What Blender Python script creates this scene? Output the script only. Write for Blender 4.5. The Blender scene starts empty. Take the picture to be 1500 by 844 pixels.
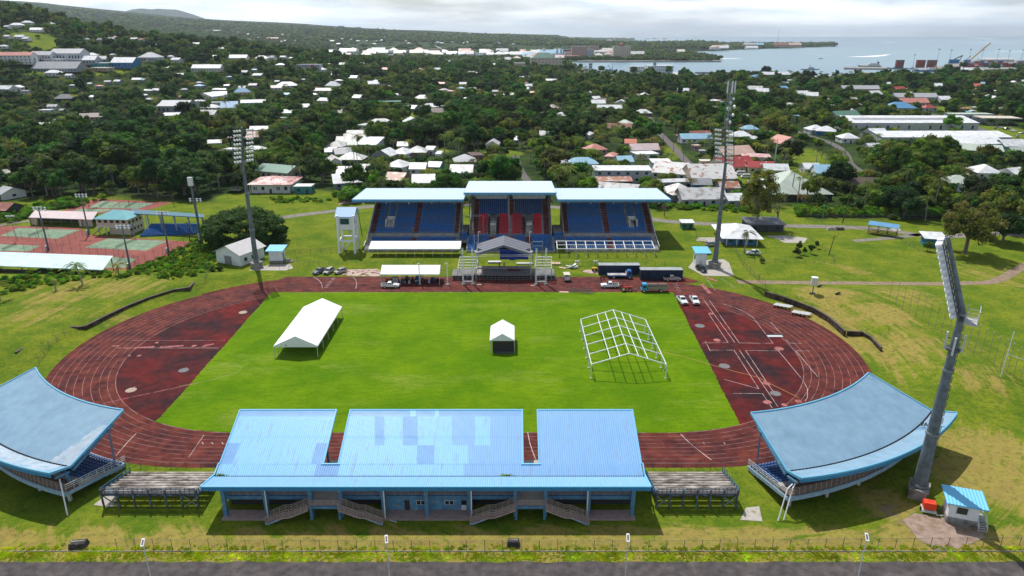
import bpy,bmesh,math,random
from mathutils import Vector,Matrix,noise
R = math.radians
random.seed(7)
scene = bpy.context.scene
col = scene.collection
# ------------------------------------------------------------ camera model (a drone at 73.46 m, looking slightly down)
F,CYP,HH = 1000.0,422.0,70.75
PIT = math.atan((CYP - 52) / F)
cP,sP = math.cos(PIT),math.sin(PIT)
def MY(y,z=0): return 1.0384 * y - 8.4 + .1143 * z
MAP = False
STIFF = ('column','post','leg','pole','upright','wall','door','window','pane','tower','stair','cabin','lattice')
def ray(px,py):
 v = CYP - py
 return (px - 750,F * cP + v * sP,-F * sP + v * cP)
def G(px,py,z=0.0):
 d = ray(px,py); t = (HH - z) / -d[2]
 return (d[0] * t,d[1] * t)
def proj(x,y,z):
 dz = z - HH
 a = y * cP - dz * sP
 if a < 1: return (0,9999)
 return (750 + F * x / a,CYP - F * (y * sP + dz * cP) / a)
# ------------------------------------------------------------ terrain height
def lerp_tab(t,x):
 if x <= t[0][0]: return t[0][1]
 for (a,b),(c,d) in zip(t,t[1:]):
  if x <= c: return b + (d - b) * (x - a) / (c - a)
 return t[-1][1]
def sst(a,b,x):
 t = min(1,max(0,(x - a) / (b - a))); return t * t * (3 - 2 * t)
HILL = [(-2600,175),(-1300,138),(-930,122),(-840,110),(-755,84),(-640,65),(-510,54),(-400,38),(-200,12),(0,3),(100,0)]
RID = [(-12000,560),(-4950,408),(-4290,366),(-3850,322),(-3080,243),(-2750,218),(-1650,160),(-330,101),(330,76),(1650,55),(2100,10)]
TC = (-11.5,149.85)                      # centre of the track
def track_d(x,y):
 dx = max(abs(x - TC[0]) - 41.2,0); return math.hypot(dx,y - TC[1])
U1 = [(785,66),(830,63.5),(900,61),(960,59.5),(1000,58),(1045,54.5)]
P1T = [(785,67),(850,68.5),(900,71),(960,69.5),(1000,69),(1050,67.5),(1100,66),(1222,66.3)]
P1B = [(845,90),(968,90),(972,76.5),(1000,75.5),(1050,74),(1100,72),(1150,70.5),(1222,68.2)]
P2T = [(960,79),(1000,80),(1040,82.5),(1056,87)]
ML = [(822,92),(860,105),(900,110),(1000,114),(1050,119),(1075,112),(1100,110),(1215,112),(1250,114),(1300,115),(1382,110),(1392,98),(1420,92),(1500,89),(1900,84)]
def water(px,py):
 if px < 785: return False
 if py <= lerp_tab(U1,px) and px < 1046: return False
 if px <= 822: return py < lerp_tab(P1T,px)
 if py >= lerp_tab(ML,px): return False
 if px <= 1223 and lerp_tab(P1T,px) <= py <= lerp_tab(P1B,px): return False
 if 960 <= px <= 1056 and lerp_tab(P2T,px) <= py <= 90.5 - max(0,px - 1035) * .15: return False
 return True
def hz(x,y):
 h = 0.0
 if y < 420:
  # grass banks behind the retaining walls at both bends
  d = track_d(x,y)
  if x < TC[0] - 60 and y > 135:
   k = sst(52,62,d) * sst(135,150,y) * (1 - sst(196,208,y))
   h += 1.9 * k + 1.2 * k * sst(-110,-135,-abs(x)) * 0
  if x > TC[0] + 84:
   k = sst(56,68,d) * sst(112,135,y) * (1 - sst(180,196,y))
   h += 2.4 * k * (1 - .55 * sst(100,125,x))
  return h
 q = sst(520,1250,y) * (1 - .85 * sst(1300,1800,y))
 h += max(0,(lerp_tab(HILL,1.038 * x * 1250 / max(y,900)) - 73.5) * .927 + 70.75 - 2.6) * q
 if y > 1500:
  s = min(1.35,(y - 1500) / 5000.0)
  r = (lerp_tab(RID,1.038 * x * 6500 / y) - 73.5) * .927 + 70.75
  if s <= 1: h += r * s ** 1.25 * .98
  else: h += r * (.98 - (s - 1) * .9)
  if y > 2500: h += noise.noise((x * .0012,y * .0012,3)) * 14 * min(1,r / 120)
 h += 1.2 * noise.noise((x * .006,y * .006,0)) * sst(420,600,y)
 return max(h,.15 if y > 900 else 0)
def at(px,py):
 d = ray(px,py); L = math.sqrt(sum(c * c for c in d)); d = [c / L for c in d]
 t = 60.0
 while t < 14000:
  x,y,z = d[0] * t,d[1] * t,HH + d[2] * t
  if z <= hz(x,y):
   lo = t - max(1,t * .006)
   for _ in range(14):
    m = (lo + t) / 2
    if HH + d[2] * m <= hz(d[0] * m,d[1] * m): t = m
    else: lo = m
   return (d[0] * t,d[1] * t,hz(d[0] * t,d[1] * t))
  t += max(1,t * .006)
 return (d[0] * t,d[1] * t,0)
def scale_at(x,y,z=0):                  # metres per photograph pixel at that point
 return (y * cP - (z - HH) * sP) / F
# ------------------------------------------------------------ materials
MATS = {}
def mat(name,c,rough=.8,metal=0.,var=.0,vs=.5,bump=0.,bs=5.,c2=None,c2t=(.5,.6),c2s=.3,spec=.3,rnd=0.,alpha=None,emit=None,detail=4,stretch=None):
 if name in MATS: return MATS[name]
 m = bpy.data.materials.new(name); m.use_nodes = True; nt = m.node_tree; N = nt.nodes; L = nt.links
 b = N['Principled BSDF']; b.inputs['Roughness'].default_value = rough; b.inputs['Metallic'].default_value = metal
 b.inputs['Specular IOR Level'].default_value = spec
 geo = N.new('ShaderNodeNewGeometry'); posn = geo.outputs['Position']
 if stretch:
  vm = N.new('ShaderNodeVectorMath'); vm.operation = 'MULTIPLY'; vm.inputs[1].default_value = stretch
  L.new(posn,vm.inputs[0]); posn = vm.outputs[0]
 def rgb(cc):
  n = N.new('ShaderNodeRGB'); n.outputs[0].default_value = (*cc,1); return n.outputs[0]
 cur = rgb(c)
 if c2:
  nz = N.new('ShaderNodeTexNoise'); nz.inputs['Scale'].default_value = c2s; nz.inputs['Detail'].default_value = 7; nz.inputs['Roughness'].default_value = .65
  L.new(posn,nz.inputs['Vector'])
  mr = N.new('ShaderNodeMapRange'); mr.inputs[1].default_value = c2t[0]; mr.inputs[2].default_value = c2t[1]
  L.new(nz.outputs['Fac'],mr.inputs[0])
  mx = N.new('ShaderNodeMix'); mx.data_type = 'RGBA'; L.new(mr.outputs[0],mx.inputs[0]); L.new(cur,mx.inputs[6]); L.new(rgb(c2),mx.inputs[7]); cur = mx.outputs[2]
 if var or rnd:
  hs = N.new('ShaderNodeHueSaturation'); L.new(cur,hs.inputs['Color']); cur = hs.outputs[0]
  if var:
   nz = N.new('ShaderNodeTexNoise'); nz.inputs['Scale'].default_value = vs; nz.inputs['Detail'].default_value = detail; L.new(posn,nz.inputs['Vector'])
   mr = N.new('ShaderNodeMapRange'); mr.inputs[1].default_value = .3; mr.inputs[2].default_value = .7
   mr.inputs[3].default_value = 1 - var; mr.inputs[4].default_value = 1 + var
   L.new(nz.outputs['Fac'],mr.inputs[0]); v = mr.outputs[0]
  else: v = None
  if rnd:
   oi = N.new('ShaderNodeObjectInfo')
   m2 = N.new('ShaderNodeMapRange'); m2.inputs[3].default_value = 1 - rnd; m2.inputs[4].default_value = 1 + rnd; L.new(oi.outputs['Random'],m2.inputs[0])
   if v is not None:
    mm = N.new('ShaderNodeMath'); mm.operation = 'MULTIPLY'; L.new(v,mm.inputs[0]); L.new(m2.outputs[0],mm.inputs[1]); v = mm.outputs[0]
   else: v = m2.outputs[0]
   m3 = N.new('ShaderNodeMath'); m3.operation = 'MULTIPLY'; m3.inputs[1].default_value = 7.31; L.new(oi.outputs['Random'],m3.inputs[0])
   m4 = N.new('ShaderNodeMath'); m4.operation = 'FRACT'; L.new(m3.outputs[0],m4.inputs[0])
   m5 = N.new('ShaderNodeMapRange'); m5.inputs[3].default_value = .5 - .035; m5.inputs[4].default_value = .5 + .03; L.new(m4.outputs[0],m5.inputs[0]); L.new(m5.outputs[0],hs.inputs['Hue'])
  L.new(v,hs.inputs['Value'])
 L.new(cur,b.inputs['Base Color'])
 if bump:
  nz = N.new('ShaderNodeTexNoise'); nz.inputs['Scale'].default_value = bs; nz.inputs['Detail'].default_value = 5; L.new(posn,nz.inputs['Vector'])
  bp = N.new('ShaderNodeBump'); bp.inputs['Strength'].default_value = 1; bp.inputs['Distance'].default_value = bump; L.new(nz.outputs['Fac'],bp.inputs['Height']); L.new(bp.outputs[0],b.inputs['Normal'])
 if alpha is not None: b.inputs['Alpha'].default_value = alpha
 if emit: b.inputs['Emission Color'].default_value = (*c,1); b.inputs['Emission Strength'].default_value = emit
 MATS[name] = m; return m
# ------------------------------------------------------------ mesh builder
class MB:
 def __init__(s): s.v = []; s.f = []; s.m = []; s.cur = 0
 def face(s,pts,m=None):
  n = len(s.v); s.v += [tuple(p) for p in pts]; s.f.append(tuple(range(n,n + len(pts)))); s.m.append(s.cur if m is None else m)
 def solid(s,lo,hi,m=None):       # two rings of equal length -> closed solid
  n = len(lo); b = len(s.v); s.v += [tuple(p) for p in lo] + [tuple(p) for p in hi]; m = s.cur if m is None else m
  s.f.append(tuple(b + i for i in reversed(range(n)))); s.f.append(tuple(b + n + i for i in range(n))); s.m += [m,m]
  for i in range(n):
   j = (i + 1) % n; s.f.append((b + i,b + j,b + n + j,b + n + i)); s.m.append(m)
  return s
 def box(s,x0,x1,y0,y1,z0,z1,m=None):
  return s.solid([(x0,y0,z0),(x1,y0,z0),(x1,y1,z0),(x0,y1,z0)],[(x0,y0,z1),(x1,y0,z1),(x1,y1,z1),(x0,y1,z1)],m)
 def prism(s,poly,z0,z1,m=None):
  return s.solid([(p[0],p[1],z0) for p in poly],[(p[0],p[1],z1) for p in poly],m)
 def xprism(s,prof,x0,x1,m=None):    # profile in (y,z)
  return s.solid([(x0,p[0],p[1]) for p in prof],[(x1,p[0],p[1]) for p in prof],m)
 def yprism(s,prof,y0,y1,m=None):    # profile in (x,z)
  return s.solid([(p[0],y0,p[1]) for p in prof],[(p[0],y1,p[1]) for p in prof],m)
 def beam(s,a,b,w,h=None,m=None):
  h = h or w; a = Vector(a); b = Vector(b); d = (b - a)
  if d.length < 1e-6: return s
  d.normalize(); up = Vector((0,0,1)) if abs(d.z) < .95 else Vector((0,1,0))
  x = d.cross(up).normalized(); y = x.cross(d).normalized()
  c = [x * sx * w / 2 + y * sy * h / 2 for sx,sy in ((-1,-1),(1,-1),(1,1),(-1,1))]
  return s.solid([a + q for q in c],[b + q for q in c],m)
 def tube(s,a,b,r0,r1=None,n=8,m=None):
  r1 = r0 if r1 is None else r1; a = Vector(a); b = Vector(b); d = (b - a).normalized()
  up = Vector((0,0,1)) if abs(d.z) < .95 else Vector((0,1,0)); x = d.cross(up).normalized(); y = x.cross(d)
  an = [2 * math.pi * i / n for i in range(n)]
  return s.solid([a + (x * math.cos(t) + y * math.sin(t)) * r0 for t in an],[b + (x * math.cos(t) + y * math.sin(t)) * r1 for t in an],m)
 def sheet(s,fn,nu,nv,m=None,mf=None):
  b = len(s.v)
  for i in range(nu + 1):
   for j in range(nv + 1): s.v.append(tuple(fn(i / nu,j / nv,i,j)))
  for i in range(nu):
   for j in range(nv):
    k = b + i * (nv + 1) + j; s.f.append((k,k + nv + 1,k + nv + 2,k + 1))
    s.m.append(mf((i + .5) / nu,(j + .5) / nv) if mf else (s.cur if m is None else m))
  return s
 def build(s,name,mats,parent=None,world=False,smooth=False,loc=None,recalc=False):
  me = bpy.data.meshes.new(name); v = s.v
  if MAP and world:
   if any(k in name for k in STIFF): z0 = min(q[2] for q in v); z0 = 0 if z0 < 4 else 8.6 if z0 < 12 else 13.3; v = [(a,MY(b,z0),.963 * c) for a,b,c in v]
   else: v = [(a,MY(b,c),.963 * c) for a,b,c in v]
  o0 = Vector((0,0,0))
  if world and parent is not None:
   p = parent
   while p: o0 += p.location; p = p.parent
  if loc is not None: o0 = Vector(loc)
  if o0.length: v = [(a - o0.x,b - o0.y,c - o0.z) for a,b,c in v]
  me.from_pydata([tuple(q) for q in v],[],s.f)
  if not isinstance(mats,(list,tuple)): mats = [mats]
  for q in mats: me.materials.append(q)
  me.polygons.foreach_set('material_index',s.m)
  if smooth: me.polygons.foreach_set('use_smooth',[True] * len(s.f))
  if recalc:
   bm = bmesh.new(); bm.from_mesh(me); bmesh.ops.recalc_face_normals(bm,faces=bm.faces); bm.to_mesh(me); bm.free()
  me.update()
  o = bpy.data.objects.new(name,me); col.objects.link(o)
  if parent is not None: o.parent = parent
  elif loc is not None: o.location = loc
  return o
def thing(name,label,cat,loc=(0,0,0),rz=0,group=None):
 o = bpy.data.objects.new(name,None); col.objects.link(o); o.empty_display_size = .5
 o.location = (loc[0],MY(loc[1]),loc[2]) if MAP else loc; o.rotation_euler = (0,0,rz); o['label'] = label; o['category'] = cat
 if group: o['group'] = group
 return o
def tag(o,label=None,cat=None,group=None,kind=None):
 if label: o['label'] = label
 if cat: o['category'] = cat
 if group: o['group'] = group
 if kind: o['kind'] = kind
 return o
def kids(o): return list(o.children)
def dup(o,loc=None,rz=None,label=None,scale=None,parent=None):
 c = o.copy(); col.objects.link(c)
 if parent is not None: c.parent = parent
 for ch in KID.get(o.name,[]):
  d = dup(ch,parent=c); KID.setdefault(c.name,[]).append(d)
 if loc is not None: c.location = loc
 if rz is not None: c.rotation_euler = (0,0,rz)
 if label: c['label'] = label
 if scale: c.scale = (scale,) * 3 if not isinstance(scale,tuple) else scale
 return c
KID = {}
def reg(root):                            # remember the children of a thing so it can be copied
 bpy.context.view_layer.update()
 def rec(o):
  KID[o.name] = [c for c in bpy.data.objects if c.parent == o]
  for c in KID[o.name]: rec(c)
 rec(root); return root
def struct(name,mb,m,smooth=False): return tag(mb.build(name,m,smooth=smooth),kind='structure')
# ------------------------------------------------------------ palette
WHITE = mat('white_paint',(.72,.74,.75),.5,var=.06,vs=.8)
WSHEET = mat('white_canvas',(.82,.83,.84),.6,var=.02)
WHT2 = mat('aged_white_paint',(.55,.57,.58),.6,var=.15,vs=1.2)
CONC = mat('weathered_concrete',(.27,.26,.24),.9,var=.3,vs=.8,c2=(.12,.11,.1),c2t=(.5,.62),c2s=.5)
CONCL = mat('pale_concrete',(.42,.40,.37),.9,var=.2,vs=.7,c2=(.2,.19,.17),c2t=(.52,.66),c2s=.4)
PINKSLAB = mat('pinkish_slab',(.36,.26,.23),.9,var=.15,vs=1)
STEEL = mat('galvanised_steel',(.24,.27,.29),.5,.5,var=.12,vs=2)
STEELD = mat('dark_steel',(.09,.10,.11),.55,.3)
ALU = mat('aluminium',(.62,.63,.64),.4,.3)
BLACK = mat('black_plastic',(.015,.015,.017),.5)
TYRE = mat('tyre_rubber',(.02,.02,.02),.9)
GLASS = mat('dark_glass',(.02,.03,.035),.08,spec=.6)
LGLASS = mat('window_glass',(.06,.09,.10),.1,spec=.6)
BLUEP = mat('faded_blue_paint',(.075,.19,.31),.7,var=.2,vs=1.5,c2=(.25,.25,.24),c2t=(.58,.66),c2s=1.2)
BLUEWALL = mat('flaking_blue_wall',(.07,.22,.36),.85,var=.2,vs=1,c2=(.20,.25,.28),c2t=(.5,.62),c2s=1.6)
SEATB = mat('blue_seat_plastic',(.02,.14,.40),.55,rnd=0,var=.15,vs=1)
SEATN = mat('navy_seat_plastic',(.015,.07,.22),.6,var=.15,vs=1)
SEATR = mat('red_seat_plastic',(.62,.015,.04),.55,var=.15,vs=1)
MAROON = mat('maroon_steps',(.16,.035,.035),.85,var=.2)
STWALL = mat('stand_concrete',(.30,.29,.27),.9,var=.25,vs=.6)
BRWN = mat('brown_timber',(.12,.075,.05),.85,var=.25,vs=2)
RAILM = mat('rusty_rail',(.34,.27,.24),.7)
ROOFL = mat('pale_blue_roof',(.46,.60,.74),.38,var=.05,vs=.3,spec=.5)
ROOFL2 = mat('pale_aqua_roof',(.52,.68,.75),.38,var=.05,vs=.3,spec=.5)
ROOFEDGE = mat('blue_roof_edge',(.10,.30,.48),.5)
DRT = dict(c2=(.20,.30,.42),c2t=(.52,.75),c2s=.5,stretch=(3,.35,1))
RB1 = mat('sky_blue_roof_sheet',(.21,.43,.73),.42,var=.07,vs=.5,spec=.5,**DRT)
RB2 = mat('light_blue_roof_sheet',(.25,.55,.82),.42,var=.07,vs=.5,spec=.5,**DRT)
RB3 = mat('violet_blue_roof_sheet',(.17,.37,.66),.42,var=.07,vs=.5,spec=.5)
RB4 = mat('dull_blue_roof_sheet',(.20,.33,.44),.5,var=.08,vs=.6,spec=.35,c2=(.17,.29,.40),c2t=(.45,.65),c2s=.25)
RB5 = mat('stained_roof_sheet',(.35,.43,.50),.55,var=.12,vs=.8,c2=(.24,.36,.46),c2t=(.48,.62),c2s=.6)
TRIM = mat('bright_blue_trim',(.16,.50,.74),.5)
FASC = mat('blue_fascia',(.03,.22,.42),.5,var=.1,vs=1)
DARKGAP = mat('black_gutter',(.015,.013,.013),.9)  # one even near-black tone for the gutters
ORANGE = mat('orange_plastic',(.75,.055,.015),.5)
# ============================================================ ground, track and pitch
def ground_material():
 m = bpy.data.materials.new('ground_grass'); m.use_nodes = True; nt = m.node_tree; N = nt.nodes; L = nt.links
 b = N['Principled BSDF']; b.inputs['Roughness'].default_value = .95; b.inputs['Specular IOR Level'].default_value = .04
 geo = N.new('ShaderNodeNewGeometry')
 def nz(s,d=6,r=.6,st=None):
  n = N.new('ShaderNodeTexNoise'); n.inputs['Scale'].default_value = s; n.inputs['Detail'].default_value = d; n.inputs['Roughness'].default_value = r
  if st:
   v = N.new('ShaderNodeVectorMath'); v.operation = 'MULTIPLY'; v.inputs[1].default_value = st; L.new(geo.outputs['Position'],v.inputs[0]); L.new(v.outputs[0],n.inputs['Vector'])
  else: L.new(geo.outputs['Position'],n.inputs['Vector'])
  return n.outputs['Fac']
 def mix(f,a,c):
  x = N.new('ShaderNodeMix'); x.data_type = 'RGBA'
  if isinstance(f,float): x.inputs[0].default_value = f
  else: L.new(f,x.inputs[0])
  for s,q in ((6,a),(7,c)):
   if isinstance(q,tuple): x.inputs[s].default_value = (*q,1)
   else: L.new(q,x.inputs[s])
  return x.outputs[2]
 def mr(f,a,b_,c=0,d=1):
  x = N.new('ShaderNodeMapRange'); L.new(f,x.inputs[0])
  for i,q in enumerate((a,b_,c,d)): x.inputs[i + 1].default_value = q
  return x.outputs[0]
 def math2(op,a,c):
  x = N.new('ShaderNodeMath'); x.operation = op
  for i,q in enumerate((a,c)):
   if isinstance(q,(int,float)): x.inputs[i].default_value = q
   else: L.new(q,x.inputs[i])
  return x.outputs[0]
 def attr(n):
  a = N.new('ShaderNodeAttribute'); a.attribute_name = n; return a.outputs['Fac']
 grass = mix(mr(nz(.10,10,.78),.40,.60),(.075,.140,.008),(.185,.215,.016))
 grass = mix(mr(nz(1.3,5,.7),.5,.75),grass,(.055,.105,.016))
 dryc = mix(mr(nz(.35,8,.78),.35,.7),(.29,.255,.055),(.25,.175,.06))
 sep = N.new('ShaderNodeVectorMath'); sep.operation = 'SUBTRACT'; sep.inputs[1].default_value = (30.7,149.85,0); L.new(geo.outputs['Position'],sep.inputs[0])
 ln_ = N.new('ShaderNodeVectorMath'); ln_.operation = 'LENGTH'; L.new(sep.outputs[0],ln_.inputs[0]); sx_ = N.new('ShaderNodeSeparateXYZ'); L.new(sep.outputs[0],sx_.inputs[0])
 cb = N.new('ShaderNodeCombineXYZ'); L.new(ln_.outputs['Value'],cb.inputs[0]); L.new(math2('MULTIPLY',math2('ARCTAN2',sx_.outputs[1],sx_.outputs[0]),4),cb.inputs[1])
 st_ = N.new('ShaderNodeTexNoise'); st_.inputs['Scale'].default_value = .55; st_.inputs['Detail'].default_value = 9; st_.inputs['Roughness'].default_value = .7; L.new(cb.outputs[0],st_.inputs['Vector'])
 dn = math2('ADD',math2('ADD',math2('MULTIPLY',nz(.16,10,.8,(1,1.6,1)),.42),math2('MULTIPLY',st_.outputs['Fac'],.58)),math2('MULTIPLY',attr('dry'),.20))
 g = mix(mr(dn,.592,.668),grass,dryc)
 g = mix(mr(nz(.9,8,.85),.50,.66),g,(.048,.088,.010))
 g = mix(mr(nz(1.4,8,.85,(1.3,1,1)),.56,.70),g,(.30,.25,.07))
 dirt = mix(mr(nz(.6,7,.7),.35,.7),(.20,.13,.095),(.27,.20,.14))
 dd = math2('ADD',nz(.5,8,.7),attr('dirt'))
 g = mix(mr(dd,.95,1.15),g,dirt)
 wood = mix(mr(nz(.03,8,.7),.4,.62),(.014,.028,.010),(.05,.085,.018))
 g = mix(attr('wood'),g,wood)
 far = mix(mr(nz(.0055,10,.75),.40,.62),(.018,.035,.013),(.065,.10,.030))
 far = mix(mr(nz(.03,6,.75),.45,.7),far,(.012,.024,.010))
 g = mix(attr('far'),g,far)
 L.new(g,b.inputs['Base Color'])
 bp = N.new('ShaderNodeBump'); bp.inputs['Distance'].default_value = .12; bp.inputs['Strength'].default_value = .8
 L.new(nz(2.5,8,.75),bp.inputs['Height']); L.new(bp.outputs[0],b.inputs['Normal'])
 return m
DRY = []                                   # (x, y, radius, strength) patches of dry grass
DIRTP_ = []
def P(px,py): return G(px,py)
for px,py,r,s in ((1200,470,14,1.1),(1230,500,12,1.2),(1330,520,14,.9),(1420,560,10,.7),(1440,700,9,1.6),(1470,660,8,1.3),(1400,650,4,1.2),(1300,740,5,1.5),
     (100,440,14,.9),(170,430,14,.9),(60,470,10,.9),(190,470,8,.8),(1250,395,12,.5),(1450,400,20,.6),(1320,440,12,.9),(1210,440,10,1.3),(1290,470,10,1.1),(150,400,8,.8),(250,395,10,.5),(60,800,5,.8)):
 x,y = P(px,py); DRY.append((x,y,r,s))
for k_,px in enumerate(range(-40,1560,28)):
 DIRTP_.append((*G(px,797 + 4 * math.sin(k_ * 1.7)),1.7,.42 + .12 * math.sin(k_ * 2.3)))
for px in range(-40,1560,40):
 x,y = P(px,795); DRY.append((x,y - .5,3.6,1.5 + .5 * math.sin(px)))
DIRTP = DIRTP_
for px,py,r,s in ((1430,690,6,.42),(1465,730,5,.45),(1400,640,3,.4),(1485,770,5,.4),(1190,455,3,.4),(1255,515,4,.42),(1300,745,3.2,.6),(1325,770,3.5,.6),(1355,790,3.5,.55),(1400,775,3,.6),(1420,760,3,.4),(1270,735,3,.45),(1450,690,3.2,.35),(1280,500,3,.5),(80,505,2.5,.45),(1255,480,3,.4),(190,738,1.5,.5),(155,742,1.5,.5)):
 x,y = P(px,py); DIRTP.append((x,y,r,s))
def patch(lst,x,y):
 k = 0
 for a,b,r,s in lst:
  dx = x - a; dy = y - b
  if abs(dx) < 2 * r and abs(dy) < 2 * r: k = max(k,s * math.exp(-(dx * dx + dy * dy) / (r * r)))
 return k
CLEARINGS = [(66,64,30,12),(1185,240,34,24),(1160,222,20,8),(440,290,70,14),(350,292,40,10),(595,168,22,8),(292,166,9,7),(620,221,48,5),(735,225,36,5),(120,105,110,6),(1100,262,70,10),(1450,200,70,18),(135,185,14,6),(290,182,10,6),(1400,160,60,5),(1405,205,110,20),(860,212,12,5),(1450,270,25,8),(985,222,14,14),(1010,250,30,12),(40,52,36,5)]
WOODLINE = [(-200,318),(0,300),(140,288),(300,300),(430,286),(520,300),(700,300),(960,310),(1000,306),(1130,302),(1250,318),(1400,330),(1500,345),(1800,380)]
def build_ground():
 rows = []
 y = -60.0
 while y < 120: rows.append(y); y += 3.0
 while y < 215: rows.append(y); y += 1.8
 while y < 1000: rows.append(y); y += max(2.2,y * .011)
 s = 74.5 / y * 1000
 while s > 7.5: rows.append(74500 / s); s -= .62
 nU = 900; U0,U1_ = -1.35,1.75
 me = bpy.data.meshes.new('ground'); vs = []; dry = []; dirt = []; wood = []; far = []
 for y in rows:
  for i in range(nU + 1):
   x = (U0 + (U1_ - U0) * i / nU) * (y + 130) if y > -130 else 0
   z = hz(x,y)
   if y > 900:
    px,py = proj(x,y,0)
    if water(px,py): z = -6
   vs.append((x,y,z))
   px,py = proj(x,y,z) if y > 30 else (0,900)
   near = y < 330
   dry.append(patch(DRY,x,y) if near else .2); dirt.append(patch(DIRTP,x,y) if near else 0)
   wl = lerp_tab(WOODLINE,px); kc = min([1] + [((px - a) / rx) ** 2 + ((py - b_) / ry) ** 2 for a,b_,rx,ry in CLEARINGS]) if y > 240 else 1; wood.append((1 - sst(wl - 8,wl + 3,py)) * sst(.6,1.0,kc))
   far.append(sst(1200,2200,y))
 n = nU + 1
 fs = [(r * n + i,r * n + i + 1,(r + 1) * n + i + 1,(r + 1) * n + i) for r in range(len(rows) - 1) for i in range(nU)]
 me.from_pydata(vs,[],fs)
 me.polygons.foreach_set('use_smooth',[True] * len(fs))
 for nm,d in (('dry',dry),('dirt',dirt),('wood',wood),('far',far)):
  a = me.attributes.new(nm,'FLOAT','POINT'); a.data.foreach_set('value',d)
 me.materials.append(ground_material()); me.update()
 o = bpy.data.objects.new('ground',me); col.objects.link(o); o['kind'] = 'structure'
build_ground()
# sea
def sea_material():
 m = mat('sea_water',(.10,.165,.19),.22,spec=.5)
 nt = m.node_tree; N = nt.nodes; L = nt.links; b = N['Principled BSDF']
 geo = N.new('ShaderNodeNewGeometry')
 def nzz(scale,st,d=6):
  v = N.new('ShaderNodeVectorMath'); v.operation = 'MULTIPLY'; v.inputs[1].default_value = st; L.new(geo.outputs['Position'],v.inputs[0])
  n = N.new('ShaderNodeTexNoise'); n.inputs['Scale'].default_value = scale; n.inputs['Detail'].default_value = d; L.new(v.outputs[0],n.inputs['Vector']); return n.outputs['Fac']
 r = N.new('ShaderNodeValToRGB'); r.color_ramp.elements[0].position = .38; r.color_ramp.elements[0].color = (.08,.17,.25,1)
 r.color_ramp.elements[1].position = .62; r.color_ramp.elements[1].color = (.15,.27,.30,1)
 L.new(nzz(.00035,(.5,1,1)),r.inputs[0])
 # surf breaking over the reef, in long thin lines
 mr = N.new('ShaderNodeMapRange'); mr.inputs[1].default_value = .70; mr.inputs[2].default_value = .74; L.new(nzz(.0011,(.35,1.2,1),3),mr.inputs[0])
 mx = N.new('ShaderNodeMix'); mx.data_type = 'RGBA'; L.new(mr.outputs[0],mx.inputs[0]); L.new(r.outputs[0],mx.inputs[6]); mx.inputs[7].default_value = (.6,.64,.66,1)
 L.new(mx.outputs[2],b.inputs['Base Color'])
 bp = N.new('ShaderNodeBump'); bp.inputs['Distance'].default_value = .5; bp.inputs['Strength'].default_value = .5; L.new(nzz(.25,(1,1,1)),bp.inputs['Height']); L.new(bp.outputs[0],b.inputs['Normal'])
 b.inputs['Roughness'].default_value = .3
 return m
s = MB(); s.face([(-70000,700,-1),(90000,700,-1),(90000,42000,-1),(-70000,42000,-1)]); struct('sea',s,sea_material())
FOAM = mat('sea_foam',(.75,.78,.8),.9)
def foam(pts,w):
 f = MB(); L_ = [];
 for i,(px,py) in enumerate(pts):
  x,y = G(px,py,-1); k = math.sin(math.pi * i / (len(pts) - 1)) * w
  L_.append((x,y - k,-.93)); L_.append((x,y + k,-.93))
 for i in range(len(pts) - 1): f.face([L_[2 * i],L_[2 * i + 2],L_[2 * i + 3],L_[2 * i + 1]])
 struct('surf_foam',f,FOAM)
foam([(1236,82.8),(1252,83.2),(1272,83),(1290,81.5),(1306,79.5)],45)
foam([(1050,87),(1063,86),(1078,86),(1092,86.3)],28)
foam([(1410,55.8),(1430,56.3),(1450,57),(1463,57.2)],380)
foam([(1455,75.2),(1475,75),(1500,75.3),(1520,75)],60)
foam([(1190,79.5),(1205,81.5),(1222,82)],20)
foam([(1290,62.5),(1310,62),(1345,62.8)],120)
foam([(1395,63.5),(1450,63),(1530,63.3)],90)
# far volcanic cone beyond the upland
c = MB()
def cone(u,v,i,j):
 a = 2 * math.pi * u; r = 260 + 1100 * v; z = 440 * (1 - v ** 1.1) + 100 * 0
 return (-5430 + r * 1.15 * math.cos(a),11200 + r * math.sin(a),z + 8 * noise.noise((math.cos(a) * 2,math.sin(a) * 2,v * 3)) if v < 1 else 0)
c.sheet(cone,48,12); c.face([cone(i / 24,0,0,0) for i in range(24)])
struct('far_hill',c,mat('far_forest',(.03,.05,.03),.95,var=.3,vs=.01),True)
TRK = mat('red_track',(.128,.030,.022),.9,var=.35,vs=.5,c2=(.045,.014,.017),c2t=(.42,.66),c2s=.2,detail=9,bump=.01,bs=8,spec=.12)
TRKD = mat('worn_red_apron',(.120,.013,.011),.9,var=.3,vs=.5,c2=(.028,.013,.016),c2t=(.36,.62),c2s=.1,detail=9,spec=.12)
PIT_M = bpy.data.materials.new('pitch_grass')
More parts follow.
